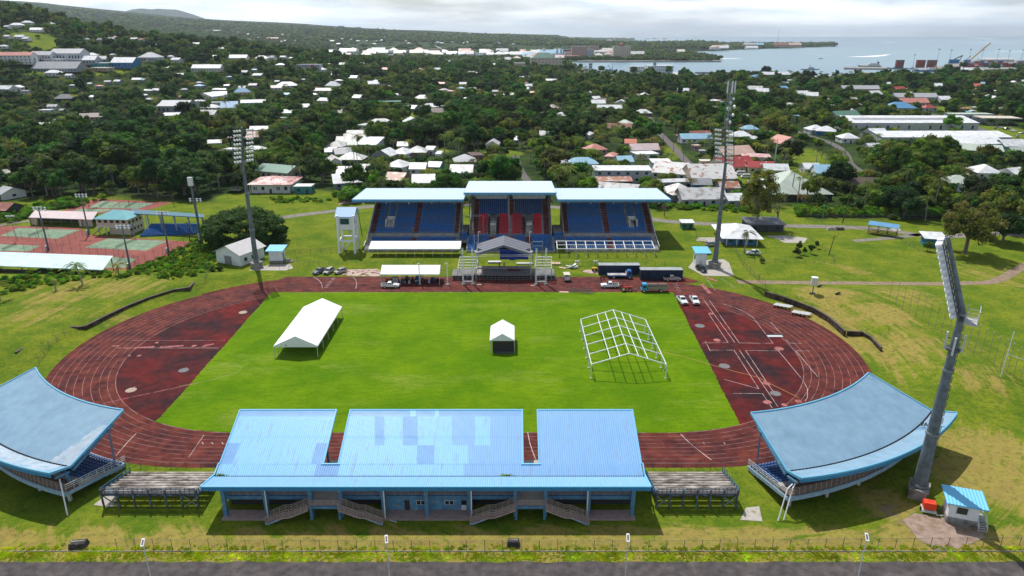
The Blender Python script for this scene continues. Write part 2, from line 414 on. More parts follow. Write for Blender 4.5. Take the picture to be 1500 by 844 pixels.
def pitch_material():
 m = PIT_M; m.use_nodes = True; nt = m.node_tree; N = nt.nodes; L = nt.links; b = N['Principled BSDF']
 b.inputs['Roughness'].default_value = .9; b.inputs['Specular IOR Level'].default_value = .04
 geo = N.new('ShaderNodeNewGeometry')
 def nz(s,st=(1,1,1),d=8,r=.65):
  v = N.new('ShaderNodeVectorMath'); v.operation = 'MULTIPLY'; v.inputs[1].default_value = st; L.new(geo.outputs['Position'],v.inputs[0])
  n = N.new('ShaderNodeTexNoise'); n.inputs['Scale'].default_value = s; n.inputs['Detail'].default_value = d; n.inputs['Roughness'].default_value = r; L.new(v.outputs[0],n.inputs['Vector']); return n.outputs['Fac']
 def mix(f,a,c):
  x = N.new('ShaderNodeMix'); x.data_type = 'RGBA'; L.new(f,x.inputs[0])
  for s_,q in ((6,a),(7,c)):
   if isinstance(q,tuple): x.inputs[s_].default_value = (*q,1)
   else: L.new(q,x.inputs[s_])
  return x.outputs[2]
 def mr(f,a,c):
  x = N.new('ShaderNodeMapRange'); L.new(f,x.inputs[0]); x.inputs[1].default_value = a; x.inputs[2].default_value = c; return x.outputs[0]
 g = mix(mr(nz(.06,r=.75),.4,.6),(.070,.165,.002),(.128,.228,.003))
 g = mix(mr(nz(.07,(.4,1,1),r=.78),.53,.70),g,(.19,.25,.035))
 g = mix(mr(nz(.8,(.25,1.6,1),r=.75),.50,.70),g,(.062,.130,.002))
 g = mix(mr(nz(2.6,r=.8),.54,.72),g,(.19,.28,.02))
 g = mix(mr(nz(1.1,(.6,1.3,1),r=.85),.52,.66),g,(.060,.125,.002))
 L.new(g,b.inputs['Base Color'])
 bp = N.new('ShaderNodeBump'); bp.inputs['Distance'].default_value = .05; L.new(nz(6),bp.inputs['Height']); L.new(bp.outputs[0],b.inputs['Normal'])
pitch_material()
def mp(mb): mb.v = [(a,MY(b),c) for a,b,c in mb.v]; return mb
def stadium(r,n=48):
 pts = []; hs = 41.2 + max(0,r - 36.5) * .32; r = r + 1.4
 for k in range(n + 1):
  a = -math.pi / 2 + math.pi * k / n; pts.append((TC[0] + hs + r * math.cos(a),TC[1] + r * math.sin(a)))
 for k in range(n + 1):
  a = math.pi / 2 + math.pi * k / n; pts.append((TC[0] - hs + r * math.cos(a),TC[1] + r * math.sin(a)))
 return pts
t = MB(); t.face([(x,y,.02) for x,y in stadium(47.6)]); struct('running_track',t,TRK)
t = MB(); t.face([(-72,195,.024),(54,196,.024),(57.5,197.5,.024),(53.6,202,.024),(-88.5,202,.024),(-93.8,191.5,.024),(-88,184,.024)]); struct('straight_extension',mp(t),TRK)
t = MB(); t.face([(-112.5,158.6,.026),(-99,158.6,.026),(-99,163,.026),(-108.5,163,.026)]); struct('steeplechase_corner',mp(t),TRK)
t = MB(); t.face([(x,y,.028) for x,y in stadium(36.45)]); struct('infield_apron',t,TRKD)
e = stadium(36.42)
right = [(x,y) for x,y in e if y < 119 and x > 0 and x <= 45.5]
left_ = [(x,y) for x,y in e if y < 119 and x < 0 and x >= -69.5]
poly = [(-70.6,187.6),(47.2,187.6)] + sorted([p for p in right],key=lambda p: -p[0]) + sorted([p for p in left_],key=lambda p: -p[0])
pj = []
for a,b in zip(poly,poly[1:] + poly[:1]):
 n_ = max(1,int(math.hypot(b[0] - a[0],b[1] - a[1]) / .5))
 for k in range(n_): x = a[0] + (b[0] - a[0]) * k / n_; y = a[1] + (b[1] - a[1]) * k / n_; e = .28 * noise.noise((x * .9,y * .9,2)) + .2 * noise.noise((x * .15,y * .15,7)); pj.append((x + e,y + e))
t = MB(); t.face([(x,y,.034) for x,y in pj]); struct('sports_pitch',t,PIT_M)
# painted lines
LM = mat('worn_white_line',(.29,.19,.18),.9,c2=(.13,.04,.04),c2t=(.47,.6),c2s=.3)
LMB = mat('white_line',(.52,.45,.44),.9,c2=(.2,.1,.1),c2t=(.5,.62),c2s=.4)
ln = MB()
def ring(r,w,mb,z=.034):
 a = stadium(r - w / 2,72); b = stadium(r + w / 2,72); n = len(a)
 for i in range(n):
  j = (i + 1) % n; mb.face([(*a[i],z),(*a[j],z),(*b[j],z),(*b[i],z)])
for k in range(1,9): ring(36.5 + 1.22 * k,.07,ln)
ring(36.5,.12,ln)
def seg(mb,a,b,w=.1,z=.038):
 a = Vector((*a,0)); b = Vector((*b,0)); d = (b - a).normalized(); n = Vector((-d.y,d.x,0)) * w / 2
 mb.face([(a + n)[:2] + (z,),(b + n)[:2] + (z,),(b - n)[:2] + (z,),(a - n)[:2] + (z,)])
for k in range(3): seg(ln,(-88.5,198.3 + k * 1.22),(53.5,198.3 + k * 1.22),.08)
struct('lane_lines',ln,LM)
l2 = MB()
def pl(pts,w=.12,mb=None):
 q = [G(*p) for p in pts]
 for a,b in zip(q,q[1:]): seg(mb or l2,a,b,w)
Z3 = lambda x,y: (980 + x / 3.8375,400 + y / 3.8375)
for L_ in ([(190,145),(370,392)],[(228,155),(395,394),(585,396),(470,248),(430,222),(360,190),(300,172)],[(222,228),(332,392),(190,394)],[(205,385),(232,440)],
  [(232,434),(365,434),(505,652),(310,598)],[(395,434),(612,752)],[(430,436),(600,690)],[(428,436),(615,438),(750,600),(778,650),(778,700),(765,720)],[(712,438),(836,584)],
  [(712,438),(790,438)],[(572,278),(628,338)],[(656,376),(680,396),(745,397)],[(358,678),(525,678),(580,760)]):
 pl([Z3(*p) for p in L_],.10)
pl([(168,510),(320,510)],.12); pl([(185,499),(330,499)],.05)
def curve(p,q,bx,by,n=8):
 return [((1 - t) ** 2 * p[0] + 2 * t * (1 - t) * (p[0] + bx) + t * t * q[0],(1 - t) ** 2 * p[1] + 2 * t * (1 - t) * by + t * t * q[1]) for t in [i / n for i in range(n + 1)]]
pl(curve((459,406),(472,423),14,412),.14); pl(curve((517,406),(521,423),8,412),.14)
pl(curve((773,633),(787,678),3,655),.12); pl(curve((997,636),(1042,674),12,650),.14); pl(curve((200,635),(170,668),-14,648),.12)
pl([(299,637),(276,671)],.08)
for px in (296,310,325,1010,1030,1060): pl([(px,648),(px + 2,651)],.12)
for i in range(7): pl([(1056 + i * 2.9,409 + i * 2.0),(1060 + i * 2.9,409 + i * 2.0)],.18)
for i in range(5): pl([(985 + i * 1.5,416 + i * 2.6),(992 + i * 1.5,416 + i * 2.6)],.12)
pl([(1034,408),(1048,426)],.1); pl([(477,409),(489,408)],.1)
for i in range(7): pl([(475 + i * 1.9,421 - i * 2.2),(480 + i * 1.9,421 - i * 2.2)],.2)
struct('track_markings',l2,LMB)
# faded pink patches and pale scuffs in the aprons
PK = mat('faded_pink_patch',(.36,.13,.12),.9,var=.2,vs=1,c2=(.16,.04,.04),c2t=(.5,.6),c2s=.8)
pk = MB()
def disc(mb,px,py,r,z=.042,n=14,ax=1.):
 x,y = G(px,py); mb.face([(x + r * math.cos(2 * math.pi * i / n) * ax,y + r * math.sin(2 * math.pi * i / n),z) for i in range(n)])
for x,y,r in ((270,378,.9),(618,426,1.1),(548,620,.9),(553,727,.9),(728,722,.7),(648,742,.6),(238,229,.7)): disc(pk,*Z3(x,y),r)
Z4 = lambda x,y: (50 + x / 3.5175,400 + y / 3.5175)
for a,b,w in (((505,388),(620,380),.7),((650,382),(770,375),.7),((870,376),(925,366),.6),((860,382),(910,374),.3),((470,388),(490,388),.5),((400,378),(440,376),.6),((355,672),(845,568),.18)):
 seg(pk,G(*Z4(*a)),G(*Z4(*b)),w,.042)
for x,y,r in ((632,360,.5),(825,376,.6),(540,427,.5),(492,428,.3)): disc(pk,*Z4(x,y),r)
for a,b in (((1035,406),(1050,412)),((1028,416),(1040,430))): seg(pk,G(*a),G(*b),1.1,.042)
struct('faded_patches',pk,PK)
t = MB(); q = [(972,516),(1010,525),(1060,540),(1110,553),(1170,583)]
pl(q,.13,t); struct('hose_line',t,mat('orange_hose',(.45,.22,.07),.8))
t = MB(); [pl(p,.10,t) for p in ([(690,436),(780,439),(850,437)],[(700,442),(800,441)],[(676,430),(674,442)],[(684,430),(683,441)],[(793,444),(792,455)],[(803,443),(802,454)])]; struct('tyre_marks',t,mat('crushed_grass',(.055,.10,.012),.95))
t = MB(); [pl(p,.12,t) for p in ([(322,532),(345,533),(354,539),(345,547),(300,559)],[(262,566),(300,559)])]; struct('faint_pitch_line',t,mat('faint_line',(.22,.25,.08),.95))
PALE = mat('pale_dust',(.46,.36,.30),.95,c2=(.14,.05,.04),c2t=(.5,.56),c2s=.5)
t = MB()
for pts in ([(508,395),(553,394),(560,400),(555,405),(503,404),(498,398)],[(878,395),(888,399),(880,402),(858,400),(850,396)]):
 t.face([(*G(*p),.03) for p in pts])
struct('sand_patch',t,PALE)
# throwing circles
def circle_thing(px,py,label,mt):
 x,y = G(px,py); o = thing('throwing_circle',label,'throwing circle',(x,y,0))
 m = MB(); m.prism([(x + 1.1 * math.cos(k * .2618),y + 1.1 * math.sin(k * .2618)) for k in range(24)],.03,.10); m.build('circle_pad',mt,o,True)
 m = MB(); m.tube((x,y,.10),(x,y,.13),1.25,1.25,24) if 'ringed' in label else m.box(x - .05,x + .05,y + 1.0,y + 1.6,.05,.09)
 m.build('rim',mt,o,True)
DK = mat('grey_pad',(.16,.155,.16),.9,var=.2,vs=3)
TAN = mat('tan_pad',(.36,.28,.22),.9,var=.2,vs=3)
for px,py,lb,mt in ((192,572,'tan round throwing pad lying in the dark red apron left of the pitch',TAN),(269,543,'grey round throwing pad touching the lower left edge of the pitch',DK),(356,458,'small worn tan pad by the upper left corner of the pitch',TAN),
     (1025,478,'grey ringed pad beside the upper right edge of the pitch',DK),(1061,537,'grey pad on bare red apron right of the pitch, below the ringed one',DK),(1136,577,'dark grey pad nearest the roof of the right curved stand',DK)):
 circle_thing(px,py,lb,mt)
# gravel and tarmac ways
ASPH = mat('asphalt',(.066,.057,.058),.92,var=.38,vs=.8,c2=(.10,.085,.08),c2t=(.48,.68),c2s=.22,bump=.02,bs=12,detail=9)
TRACKD = mat('dirt_track',(.24,.17,.12),.95,var=.2,vs=.6,c2=(.14,.16,.04),c2t=(.56,.62),c2s=.5)
GRAV = mat('grey_gravel',(.20,.18,.16),.95,var=.2,vs=.6,c2=(.13,.15,.05),c2t=(.58,.66),c2s=.4)
t = MB(); t.face([(-400,30,.03),(400,30,.03),(400,78.1,.03)] + [(x,78.1 + .35 * noise.noise((x * .3,0,0)) + .15 * noise.noise((x * 1.7,5,0)),.03) for x in range(400,-401,-1)]); struct('road',t,ASPH)
def way(name,pts,w,m,z=.03,raw=False):
 q = [(*p,0) if raw else at(*p) for p in pts]; t = MB(); n = len(q)
 # smooth subdivide
 qq = []
 for i in range(n - 1):
  for k in range(6):
   u = k / 6; p0 = q[max(i - 1,0)]; p1 = q[i]; p2 = q[i + 1]; p3 = q[min(i + 2,n - 1)]
   qq.append(tuple(.5 * ((2 * p1[c]) + (-p0[c] + p2[c]) * u + (2 * p0[c] - 5 * p1[c] + 4 * p2[c] - p3[c]) * u * u + (-p0[c] + 3 * p1[c] - 3 * p2[c] + p3[c]) * u ** 3) for c in (0,1)))
 qq.append(q[-1][:2]); L_ = []
 for i,p in enumerate(qq):
  a = Vector(qq[max(i - 1,0)]); b = Vector(qq[min(i + 1,len(qq) - 1)]); d = (b - a).normalized(); nn = Vector((-d.y,d.x)) * (w / 2) * (1 + .12 * noise.noise((i * .7,1,0)))
  L_.append([Vector(p) + nn,Vector(p),Vector(p) - nn])
 for a,b in zip(L_,L_[1:]):
  for j in (0,1): t.face([(v.x,v.y,hz(v.x,v.y) + z) for v in (a[j],a[j + 1],b[j + 1],b[j])])
 return struct(name,t,m)
way('dirt_path',[(1080,413),(1150,414),(1250,415),(1350,416),(1420,415),(1460,411),(1500,390),(1560,360)],3.2,TRACKD)
way('gravel_road',[(-60,345),(0,330),(60,322),(90,321)],3,GRAV)
way('gravel_road',[(396,322),(440,315),(500,308),(540,303),(600,300),(700,300),(800,303),(900,310),(960,322),(1000,326),(1060,329),(1150,331),(1240,333),(1300,337),(1350,345),(1400,346),(1450,342),(1560,350)],5,GRAV)
way('gravel_road',[(1250,353),(1290,350),(1330,346),(1370,340)],3,GRAV)
TOWNR = mat('grey_street',(.12,.11,.105),.95,var=.15)
way('street',[(800,300),(782,276),(765,255),(758,240),(756,228)],4.5,TOWNR,.05)
way('street',[(1036,262),(1005,236),(985,214),(962,190),(950,170)],5,TOWNR,.05)
way('street',[(1262,252),(1245,240),(1238,225),(1222,212),(1195,202),(1165,192),(1150,184)],5,TOWNR,.05)
way('street',[(1580,235),(1500,212),(1450,196),(1400,178),(1350,165)],12,TOWNR,.06)
PADC = mat('cracked_concrete_pad',(.40,.37,.33),.95,var=.2,vs=.8,c2=(.2,.2,.12),c2t=(.56,.62),c2s=.8)
def pad(pts,name='concrete_pad',m=None,z=.04,raw=False):
 t = MB(); t.face([(*p,z) if raw else (*G(*p),z) for p in pts]); struct(name,t,m or PADC)
pad([(354,402),(368,394),(395,388),(425,387),(430,393),(390,405)])
pad([(1008,392),(1016,382),(1060,380),(1068,385),(1075,405),(1030,404)])
pad([(1120,346),(1150,345),(1183,349),(1178,356),(1150,356),(1135,349)],z=.045)
pad([(1022,348),(1060,348),(1062,356),(1020,353)],z=.05)
pad([(1303,333),(1316,333),(1320,338),(1308,338)]); pad([(137,740),(160,722),(172,725),(165,744)],z=.05)
pad([(1084,762),(1093,744),(1112,742),(1117,764)],z=.05); pad([(1322,762),(1345,790),(1372,806),(1400,806),(1438,790),(1442,778),(1415,768),(1385,760),(1340,752)],z=.045,m=mat('tan_slab',(.30,.22,.175),.95,var=.2,vs=.8,c2=(.22,.15,.10),c2t=(.5,.6),c2s=.5))
t = MB(); t.box(20.2,26.5,73.6,73.8,.03,.036); struct('road_line',t,LMB)
pad([(495,300),(530,297),(528,292),(500,294)],m=PINKSLAB)
MAP = True
# ============================================================ front stand (seen from behind)
def roof_slab(mb,fn,nu,nv,amp,mf=None,thick=.10):
 """corrugated sheet: fn(u,v)->(x,y,z); ribs run along v"""
 def top(u,v,i,j):
  x,y,z = fn(u,v); return (x,y,z + (amp if (i // 2) % 2 else 0))
 mb.sheet(top,nu * 4,nv,mf=mf)
 mb.sheet(lambda u,v,i,j: (fn(u,1 - v)[0],fn(u,1 - v)[1],fn(u,1 - v)[2] - thick),nu // 2,nv,m=len([0]) - 1)
fs = thing('grandstand','near blue roofed spectator stand seen from behind, its roof notched into three patched sections','grandstand',(-13.2,97,0))
XL,XR = -47.4,21.0
ZG,YG,YT,ZT,YN = 4.9,96.0,107.3,9.85,97.9
def up(y): return ZG + (y - YG) * (ZT - ZG) / (YT - YG)
m = MB(); secs = [(-47.4,-30.6),(-28.2,1.8),(4.4,21.0)]
C6 = 29.99 / 12
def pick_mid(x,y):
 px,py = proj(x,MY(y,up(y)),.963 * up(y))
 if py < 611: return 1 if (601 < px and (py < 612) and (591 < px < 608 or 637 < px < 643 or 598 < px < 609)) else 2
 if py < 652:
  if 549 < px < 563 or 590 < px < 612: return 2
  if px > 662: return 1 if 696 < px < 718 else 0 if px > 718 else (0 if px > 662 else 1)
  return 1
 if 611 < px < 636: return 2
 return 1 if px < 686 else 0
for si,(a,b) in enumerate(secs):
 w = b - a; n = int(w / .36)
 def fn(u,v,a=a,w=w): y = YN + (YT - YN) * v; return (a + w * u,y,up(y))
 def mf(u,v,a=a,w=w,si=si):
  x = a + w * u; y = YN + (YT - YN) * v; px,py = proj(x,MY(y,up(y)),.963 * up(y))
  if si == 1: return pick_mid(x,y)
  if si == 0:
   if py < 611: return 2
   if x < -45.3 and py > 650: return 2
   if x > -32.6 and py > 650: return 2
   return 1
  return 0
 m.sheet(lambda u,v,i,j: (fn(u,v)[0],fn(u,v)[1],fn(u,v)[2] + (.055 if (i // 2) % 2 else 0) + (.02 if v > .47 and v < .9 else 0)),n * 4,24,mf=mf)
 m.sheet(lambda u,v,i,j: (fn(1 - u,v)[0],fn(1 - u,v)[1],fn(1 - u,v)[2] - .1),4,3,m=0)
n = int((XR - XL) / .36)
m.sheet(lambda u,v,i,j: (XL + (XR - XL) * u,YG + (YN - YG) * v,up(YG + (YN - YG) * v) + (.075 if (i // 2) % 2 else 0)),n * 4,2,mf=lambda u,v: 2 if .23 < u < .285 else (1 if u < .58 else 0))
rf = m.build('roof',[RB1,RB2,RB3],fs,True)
m = MB(); m.sheet(lambda u,v,i,j: (XL - .25 + (XR - XL + .5) * u,91.6 + (YG - .35 - 91.6) * v,6.25 - (6.25 - 5.05) * v + (.075 if (i // 2) % 2 else 0)),n * 4,3,m=0)
m.sheet(lambda u,v,i,j: (XR - (XR - XL) * u,91.7 + (YG - .35 - 91.7) * v,6.1 - 1.2 * v),6,2,m=0)
m.build('rear_roof',[RB1],fs,True)
m = MB(); m.box(XL,XR,YG - .36,YG + .02,ZG - .35,ZG + .04); m.build('gutter',DARKGAP,fs,True)
m = MB()
for a,b in secs:
 m.box(a - .08,b + .08,YT - .02,YT + .2,ZT - .3,ZT + .12)
 for x in (a,b):
  m.solid([(x - .1,YN,up(YN) - .25),(x + .1,YN,up(YN) - .25),(x + .1,YT,ZT - .25),(x - .1,YT,ZT - .25)],[(x - .1,YN,up(YN) + .14),(x + .1,YN,up(YN) + .14),(x + .1,YT,ZT + .14),(x - .1,YT,ZT + .14)])
for x in (XL - .25,XR + .25): m.beam((x,91.5,6.24),(x,YG,5.05),.2,.3); m.beam((x * .999,YG,4.98),(x * .999,YN + .2,up(YN) + .05),.2,.3)
for a,b in ((-30.6,-28.2),(1.8,4.4)): m.box(a - .3,b + .3,YN - .15,YN + .1,up(YN) - .2,up(YN) + .15)
m.box(XL - .3,XR + .3,91.45,91.62,6.16,6.34)
m.build('roof_trim',TRIM,fs,True)
m = MB(); m.box(XL - .25,XR + .25,91.5,91.6,5.55,6.155)
for i in range(int(68 / .45)): m.box(XL + .1 + i * .45,XL + .22 + i * .45,91.46,91.5,5.55,6.155)
m.build('fascia',FASC,fs,True)
COLX = [-44.8,-38.3,-31.3,-26.6,-20.0,-13.3,-6.5,.5,5.2,11.9,18.8]
for x in COLX:
 m = MB(); m.box(x - .3,x + .3,92.7,93.3,0,5.45); c_ = m.build('column',BLUEP,fs,True)
 m = MB(); m.beam((x,92.2,5.4),(x,95.6,4.4),.25,.4); m.beam((x,95.6,4.3),(x,107,9.2),.22,.35); m.beam((x,93.2,3.2),(x,95.8,4.7),.15); m.build('roof_beam',BLUEP,fs,True)
for x in COLX:
 m = MB(); m.box(x - .16,x + .16,103.2,103.5,0,up(103.3) - 1.0); m.build('front_column',BLUEP,fs,True)
# terraces
blocks = [(-45.1,-31.3),(-26.6,.5),(5.2,19.1)]
for a,b in blocks:
 m = MB()
 for k in range(9):
  y1 = 105.2 - k * 1.05; m.box(a,b,y1 - 1.05 + .003,y1,.3,.9 + k * .32)
 m.box(a,b,94.2,95.7,2.7,3.45); m.build('terrace',STWALL,fs,True)
 m = MB()
 for k in range(8):
  y1 = 105.0 - k * 1.05; z = .9 + k * .32
  x = a + .5
  while x < b - .5: m.box(x,x + .42,y1 - .75,y1 - .35,z + .01,z + .32); m.box(x,x + .42,y1 - .75,y1 - .7,z + .32,z + .55); x += .55
 o = m.build('seats',SEATN,fs,True); o['kind'] = 'stuff'
 m = MB(); m.box(a,b,93.75,94.2,2.35,3.0); m.box(a,b,94.0,94.2,3.0,3.35); m.build('edge_beam',BLUEP,fs,True)
 m = MB()
 for z in (3.3,3.62,3.94,4.26): m.beam((a,93.85,z),(b,93.85,z),.075)
 x = a
 while x <= b: m.beam((x,93.85,3.0),(x,93.85,4.3),.06); x += 1.15
 m.build('rear_railing',RAILM,fs,True)
 m = MB(); m.box(a,b,95.7,96.3,.0,2.7,0); m.build('understand_shade_wall',mat('understand_shade',(.03,.03,.032),.9),fs,True)  # near-black wall stands in for the shade in the open space below the deck
# gap platforms
for a,b in ((-31.3,-26.6),(.5,5.2)):
 m = MB(); m.box(a,b,91.6,97.9,2.55,2.75); m.box(a + .05,b - .05,97.9,104,2.0,2.3); m.build('platform',mat('pale_floor',(.50,.42,.36),.9,var=.15),fs,True)
 m = MB(); m.box(a,b,91.45,91.6,2.4,2.85); m.build('platform_beam',BLUEP,fs,True)
 m = MB(); x = a
 while x <= b + .01: m.beam((x,91.6,2.75),(x,91.6,3.8),.06); x += .94
 for z in (3.05,3.3,3.55,3.8): m.beam((a,91.6,z),(b,91.6,z),.06)
 m.build('platform_railing',RAILM,fs,True)
 for x in (a + .15,b - .15):
  m = MB(); m.box(x - .2,x + .2,92.0,92.4,0,2.55); m.build('platform_post',BLUEP,fs,True)
# stairs: four flights
for x0,x1 in ((-38.0,-31.3),(-19.9,-26.6),(-6.5,.5),(11.9,5.2)):
 m = MB(); w = x1 - x0; n = 14; zz = []
 for k in range(n + 1):
  u = k / n; z = 2.7 * min(1,max(0,(u / .42) * .5 if u < .42 else (.5 if u < .55 else .5 + (u - .55) / .45 * .5))); zz.append(z)
 for k in range(n):
  xa,xb = x0 + w * k / n,x0 + w * (k + 1) / n; m.box(min(xa,xb),max(xa,xb),91.0,92.3,max(0,zz[k + 1] - .25),zz[k + 1] + .02)
 m.build('staircase',PINKSLAB,fs,True)
 m = MB()
 for k in range(n): m.beam((x0 + w * k / n,90.95,max(.12,zz[k] - .12)),(x0 + w * (k + 1) / n,90.95,max(.12,zz[k + 1] - .12)),.1,.26)
 m.build('stringer',mat('pale_blue_concrete',(.22,.33,.42),.8,var=.2,vs=2),fs,True)
 for y in (90.95,92.3):
  m = MB()
  for h in (.45,.75,1.05,1.35):
   for k in range(n): m.beam((x0 + w * k / n,y,zz[k] + h),(x0 + w * (k + 1) / n,y,zz[k + 1] + h),.07)
  for k in range(0,n + 1,2): m.beam((x0 + w * k / n,y,zz[k] - .1),(x0 + w * k / n,y,zz[k] + 1.35),.06)
  m.build('stair_railing',RAILM,fs,True)
# changing rooms under the middle block
m = MB(); m.box(-20,-6.5,94.25,94.5,0,2.4); m.build('room_wall',BLUEWALL,fs,True)
for x,w,kind in ((-16.6,.8,'d'),(2.0 - 9.6,.8,'e')):
 m = MB(); m.box(x - .4,x + .4,94.19,94.249,.02,2.0); d = m.build('door',mat('dark_door',(.05,.03,.03),.7) if kind == 'd' else WHT2,fs,True)
 if kind == 'e':
  m = MB(); m.box(x - .4,x + .4,94.17,94.19,1.1,2.0); m.build('door_opening',BLACK,d,True)
for x in (-14.4,-9.9):
 m = MB(); m.box(x - .75,x + .75,94.18,94.249,1.15,2.0); w_ = m.build('window',WHT2,fs,True)
 m = MB(); m.box(x - .65,x - .06,94.16,94.18,1.22,1.93); m.box(x + .06,x + .65,94.16,94.18,1.22,1.93); m.build('pane',GLASS,w_,True)
for x in (-38.1,-19.8,-6.3,11.7):
 m = MB(); m.tube((x,92.4,.1),(x - .0,92.0,5.4),.09); m.build('downpipe',WHITE,fs,True)
for a,b in ((-45.2,-38.3),(-20.3,-6.2),(11.9,19.2)):
 m = MB(); m.box(a,b,91.9,94.2,.0,.12); m.build('floor_slab',PINKSLAB,fs,True)
# ============================================================ curved stands
def curved(name_label,cx,sgn,th0,th1,dirty):
 def pt(th,r,z):
  a = R(th); return (cx + sgn * r * math.cos(a),152.4 + r * math.sin(a),z)
 def rr(u,q): return q[0] + (q[1] - q[0]) * u
 def T(u): return th0 + (th1 - th0) * u
 RI,RG,RL = (47.2,49.6),(58.0,60.6),(61.4,64.6)
 mid = pt((th0 + th1) / 2,56,0)
 o = thing('curved_stand',name_label,'curved stand',(mid[0],mid[1],0))
 m = MB()
 nu = 60
 m.sheet(lambda u,v,i,j: pt(T(u),rr(u,RI) + (rr(u,RG) - rr(u,RI)) * v,9.9 - 3.9 * v + (.025 if (i // 2) % 2 else 0)),nu * 4,10,mf=lambda u,v: (1 if dirty and u < .10 * v + .02 and v > .3 else 0))
 m.sheet(lambda u,v,i,j: pt(T(1 - u),rr(1 - u,RI) + (rr(1 - u,RG) - rr(1 - u,RI)) * v,9.8 - 3.9 * v),20,2,m=0)
 m.build('roof',[RB4,RB5],o,True,recalc=False)
 m = MB()
 m.sheet(lambda u,v,i,j: pt(T(u),rr(u,RG) + .3 + (rr(u,RL) - rr(u,RG) - .3) * v,6.0 + 1.0 * v + (.025 if (i // 2) % 2 else 0)),nu * 4,3,mf=lambda u,v: (1 if dirty and .04 < u < .55 else 0))
 m.sheet(lambda u,v,i,j: pt(T(1 - u),rr(1 - u,RG) + .3 + (rr(1 - u,RL) - rr(1 - u,RG) - .3) * v,5.9 + 1.0 * v),20,1,m=0)
 rr_ = m.build('rear_roof',[RB4,RB5],o,True)
 m = MB(); m.sheet(lambda u,v,i,j: pt(T(u),rr(u,RG) - .02 + .34 * v,5.93),30,1); m.sheet(lambda u,v,i,j: pt(T(u),rr(u,RG) + .31 + 0 * v,5.93 + .1 * v),30,1); m.build('gutter',DARKGAP,o,True)
 m = MB(); N_ = 30
 for i in range(N_):
  a,b = T(i / N_),T((i + 1) / N_); ua,ub = i / N_,(i + 1) / N_
  m.beam(pt(a,rr(ua,RI),9.85),pt(b,rr(ub,RI),9.85),.22,.4)
  m.beam(pt(a,rr(ua,RL),6.95),pt(b,rr(ub,RL),6.95),.2,.3)
 for u in (0,1):
  m.beam(pt(T(u),rr(u,RI),9.85),pt(T(u),rr(u,RG),5.98),.25,.4); m.beam(pt(T(u),rr(u,RG),5.98),pt(T(u),rr(u,RL),6.95),.25,.4)
 m.build('roof_trim',mat('mid_blue_trim',(.13,.40,.58),.5),o,True)
 m = MB()
 for i in range(N_):
  ua,ub = i / N_,(i + 1) / N_; p,q = pt(T(ua),rr(ua,RL) + .02,6.5),pt(T(ub),rr(ub,RL) + .02,6.5); m.beam(p,q,.08,.6)
 m.build('fascia',FASC,o,True)
 # terrace, deck and rear wall; seating steps up away from the track
 S0,S1 = th0 - 1.0,th1 + .5
 def TS(u): return S0 + (S1 - S0) * u
 m = MB()
 for k in range(9):
  for i in range(14):
   a,b = TS(i / 14),TS((i + 1) / 14); r0 = 49.0 + k; r1 = r0 + 1; zt = .9 + k * .3; zb = max(.15,zt - 1.0)
   m.solid([pt(a,r0,zb),pt(a,r1,zb),pt(b,r1,zb),pt(b,r0,zb)],[pt(a,r0,zt),pt(a,r1,zt),pt(b,r1,zt),pt(b,r0,zt)])
 m.build('terrace',STWALL,o,True,recalc=True)
 m = MB()
 for k in range(8):
  r = 49.6 + k; n = int((S1 - S0) * math.pi / 180 * r / .62)
  for i in range(n):
   a = S0 + (S1 - S0) * (i + .5) / n
   if (i // 9) % 5 == 4: continue
   p = pt(a,r,.9 + k * .3); q = pt(a,r + .45,.9 + k * .3)
   m.beam((p[0],p[1],p[2] + .25),(q[0],q[1],q[2] + .25),.42,.5)
 s_ = m.build('seats',SEATN,o,True); s_['kind'] = 'stuff'
 m = MB()
 for i in range(14):
  a,b = TS(i / 14),TS((i + 1) / 14)
  m.solid([pt(a,58,2.4),pt(a,60.2,2.4),pt(b,60.2,2.4),pt(b,58,2.4)],[pt(a,58,3.25),pt(a,60.2,3.25),pt(b,60.2,3.25),pt(b,58,3.25)])
 m.build('deck',BRWN,o,True,recalc=True)
 m = MB()
 for i in range(14): m.beam(pt(TS(i / 14),60.3,2.65),pt(TS((i + 1) / 14),60.3,2.65),.25,.75)
 m.beam(pt(S0,49,.6),pt(S0,60.3,2.7),.3,.6); m.beam(pt(S1,49,.6),pt(S1,60.3,2.7),.3,.6)
 m.build('edge_beam',mat('pale_blue_beam',(.24,.35,.44),.8,var=.2,vs=2),o,True)
 m = MB()
 for z in (3.4,3.65,3.9,4.15,4.4):
  for i in range(20): m.beam(pt(TS(i / 20),60.2,z),pt(TS((i + 1) / 20),60.2,z),.055)
 for i in range(41): m.beam(pt(TS(i / 40),60.2,3.0),pt(TS(i / 40),60.2,4.4),.06)
 m.build('rear_railing',RAILM,o,True)
 m = MB()
 for h in (.5,.85,1.2): m.beam(pt(S0,49,1 + h),pt(S0,60.2,3.1 + h),.06)
 for k in range(9): m.beam(pt(S0,49 + 1.4 * k,.9 + .27 * k),pt(S0,49 + 1.4 * k,2.15 + .27 * k),.06)
 m.build('side_railing',WHT2,o,True)
 for i in range(6):
  a = TS(.04 + .92 * i / 5)
  m = MB(); m.beam(pt(a,58.6,0),pt(a,58.6,2.5),.45,.45); m.build('support_post',CONCL,o,True)
  m = MB(); m.beam(pt(a,57.8,2.8),pt(a,58.4,5.5),.35,.4); m.build('column',BLUEP,o,True)
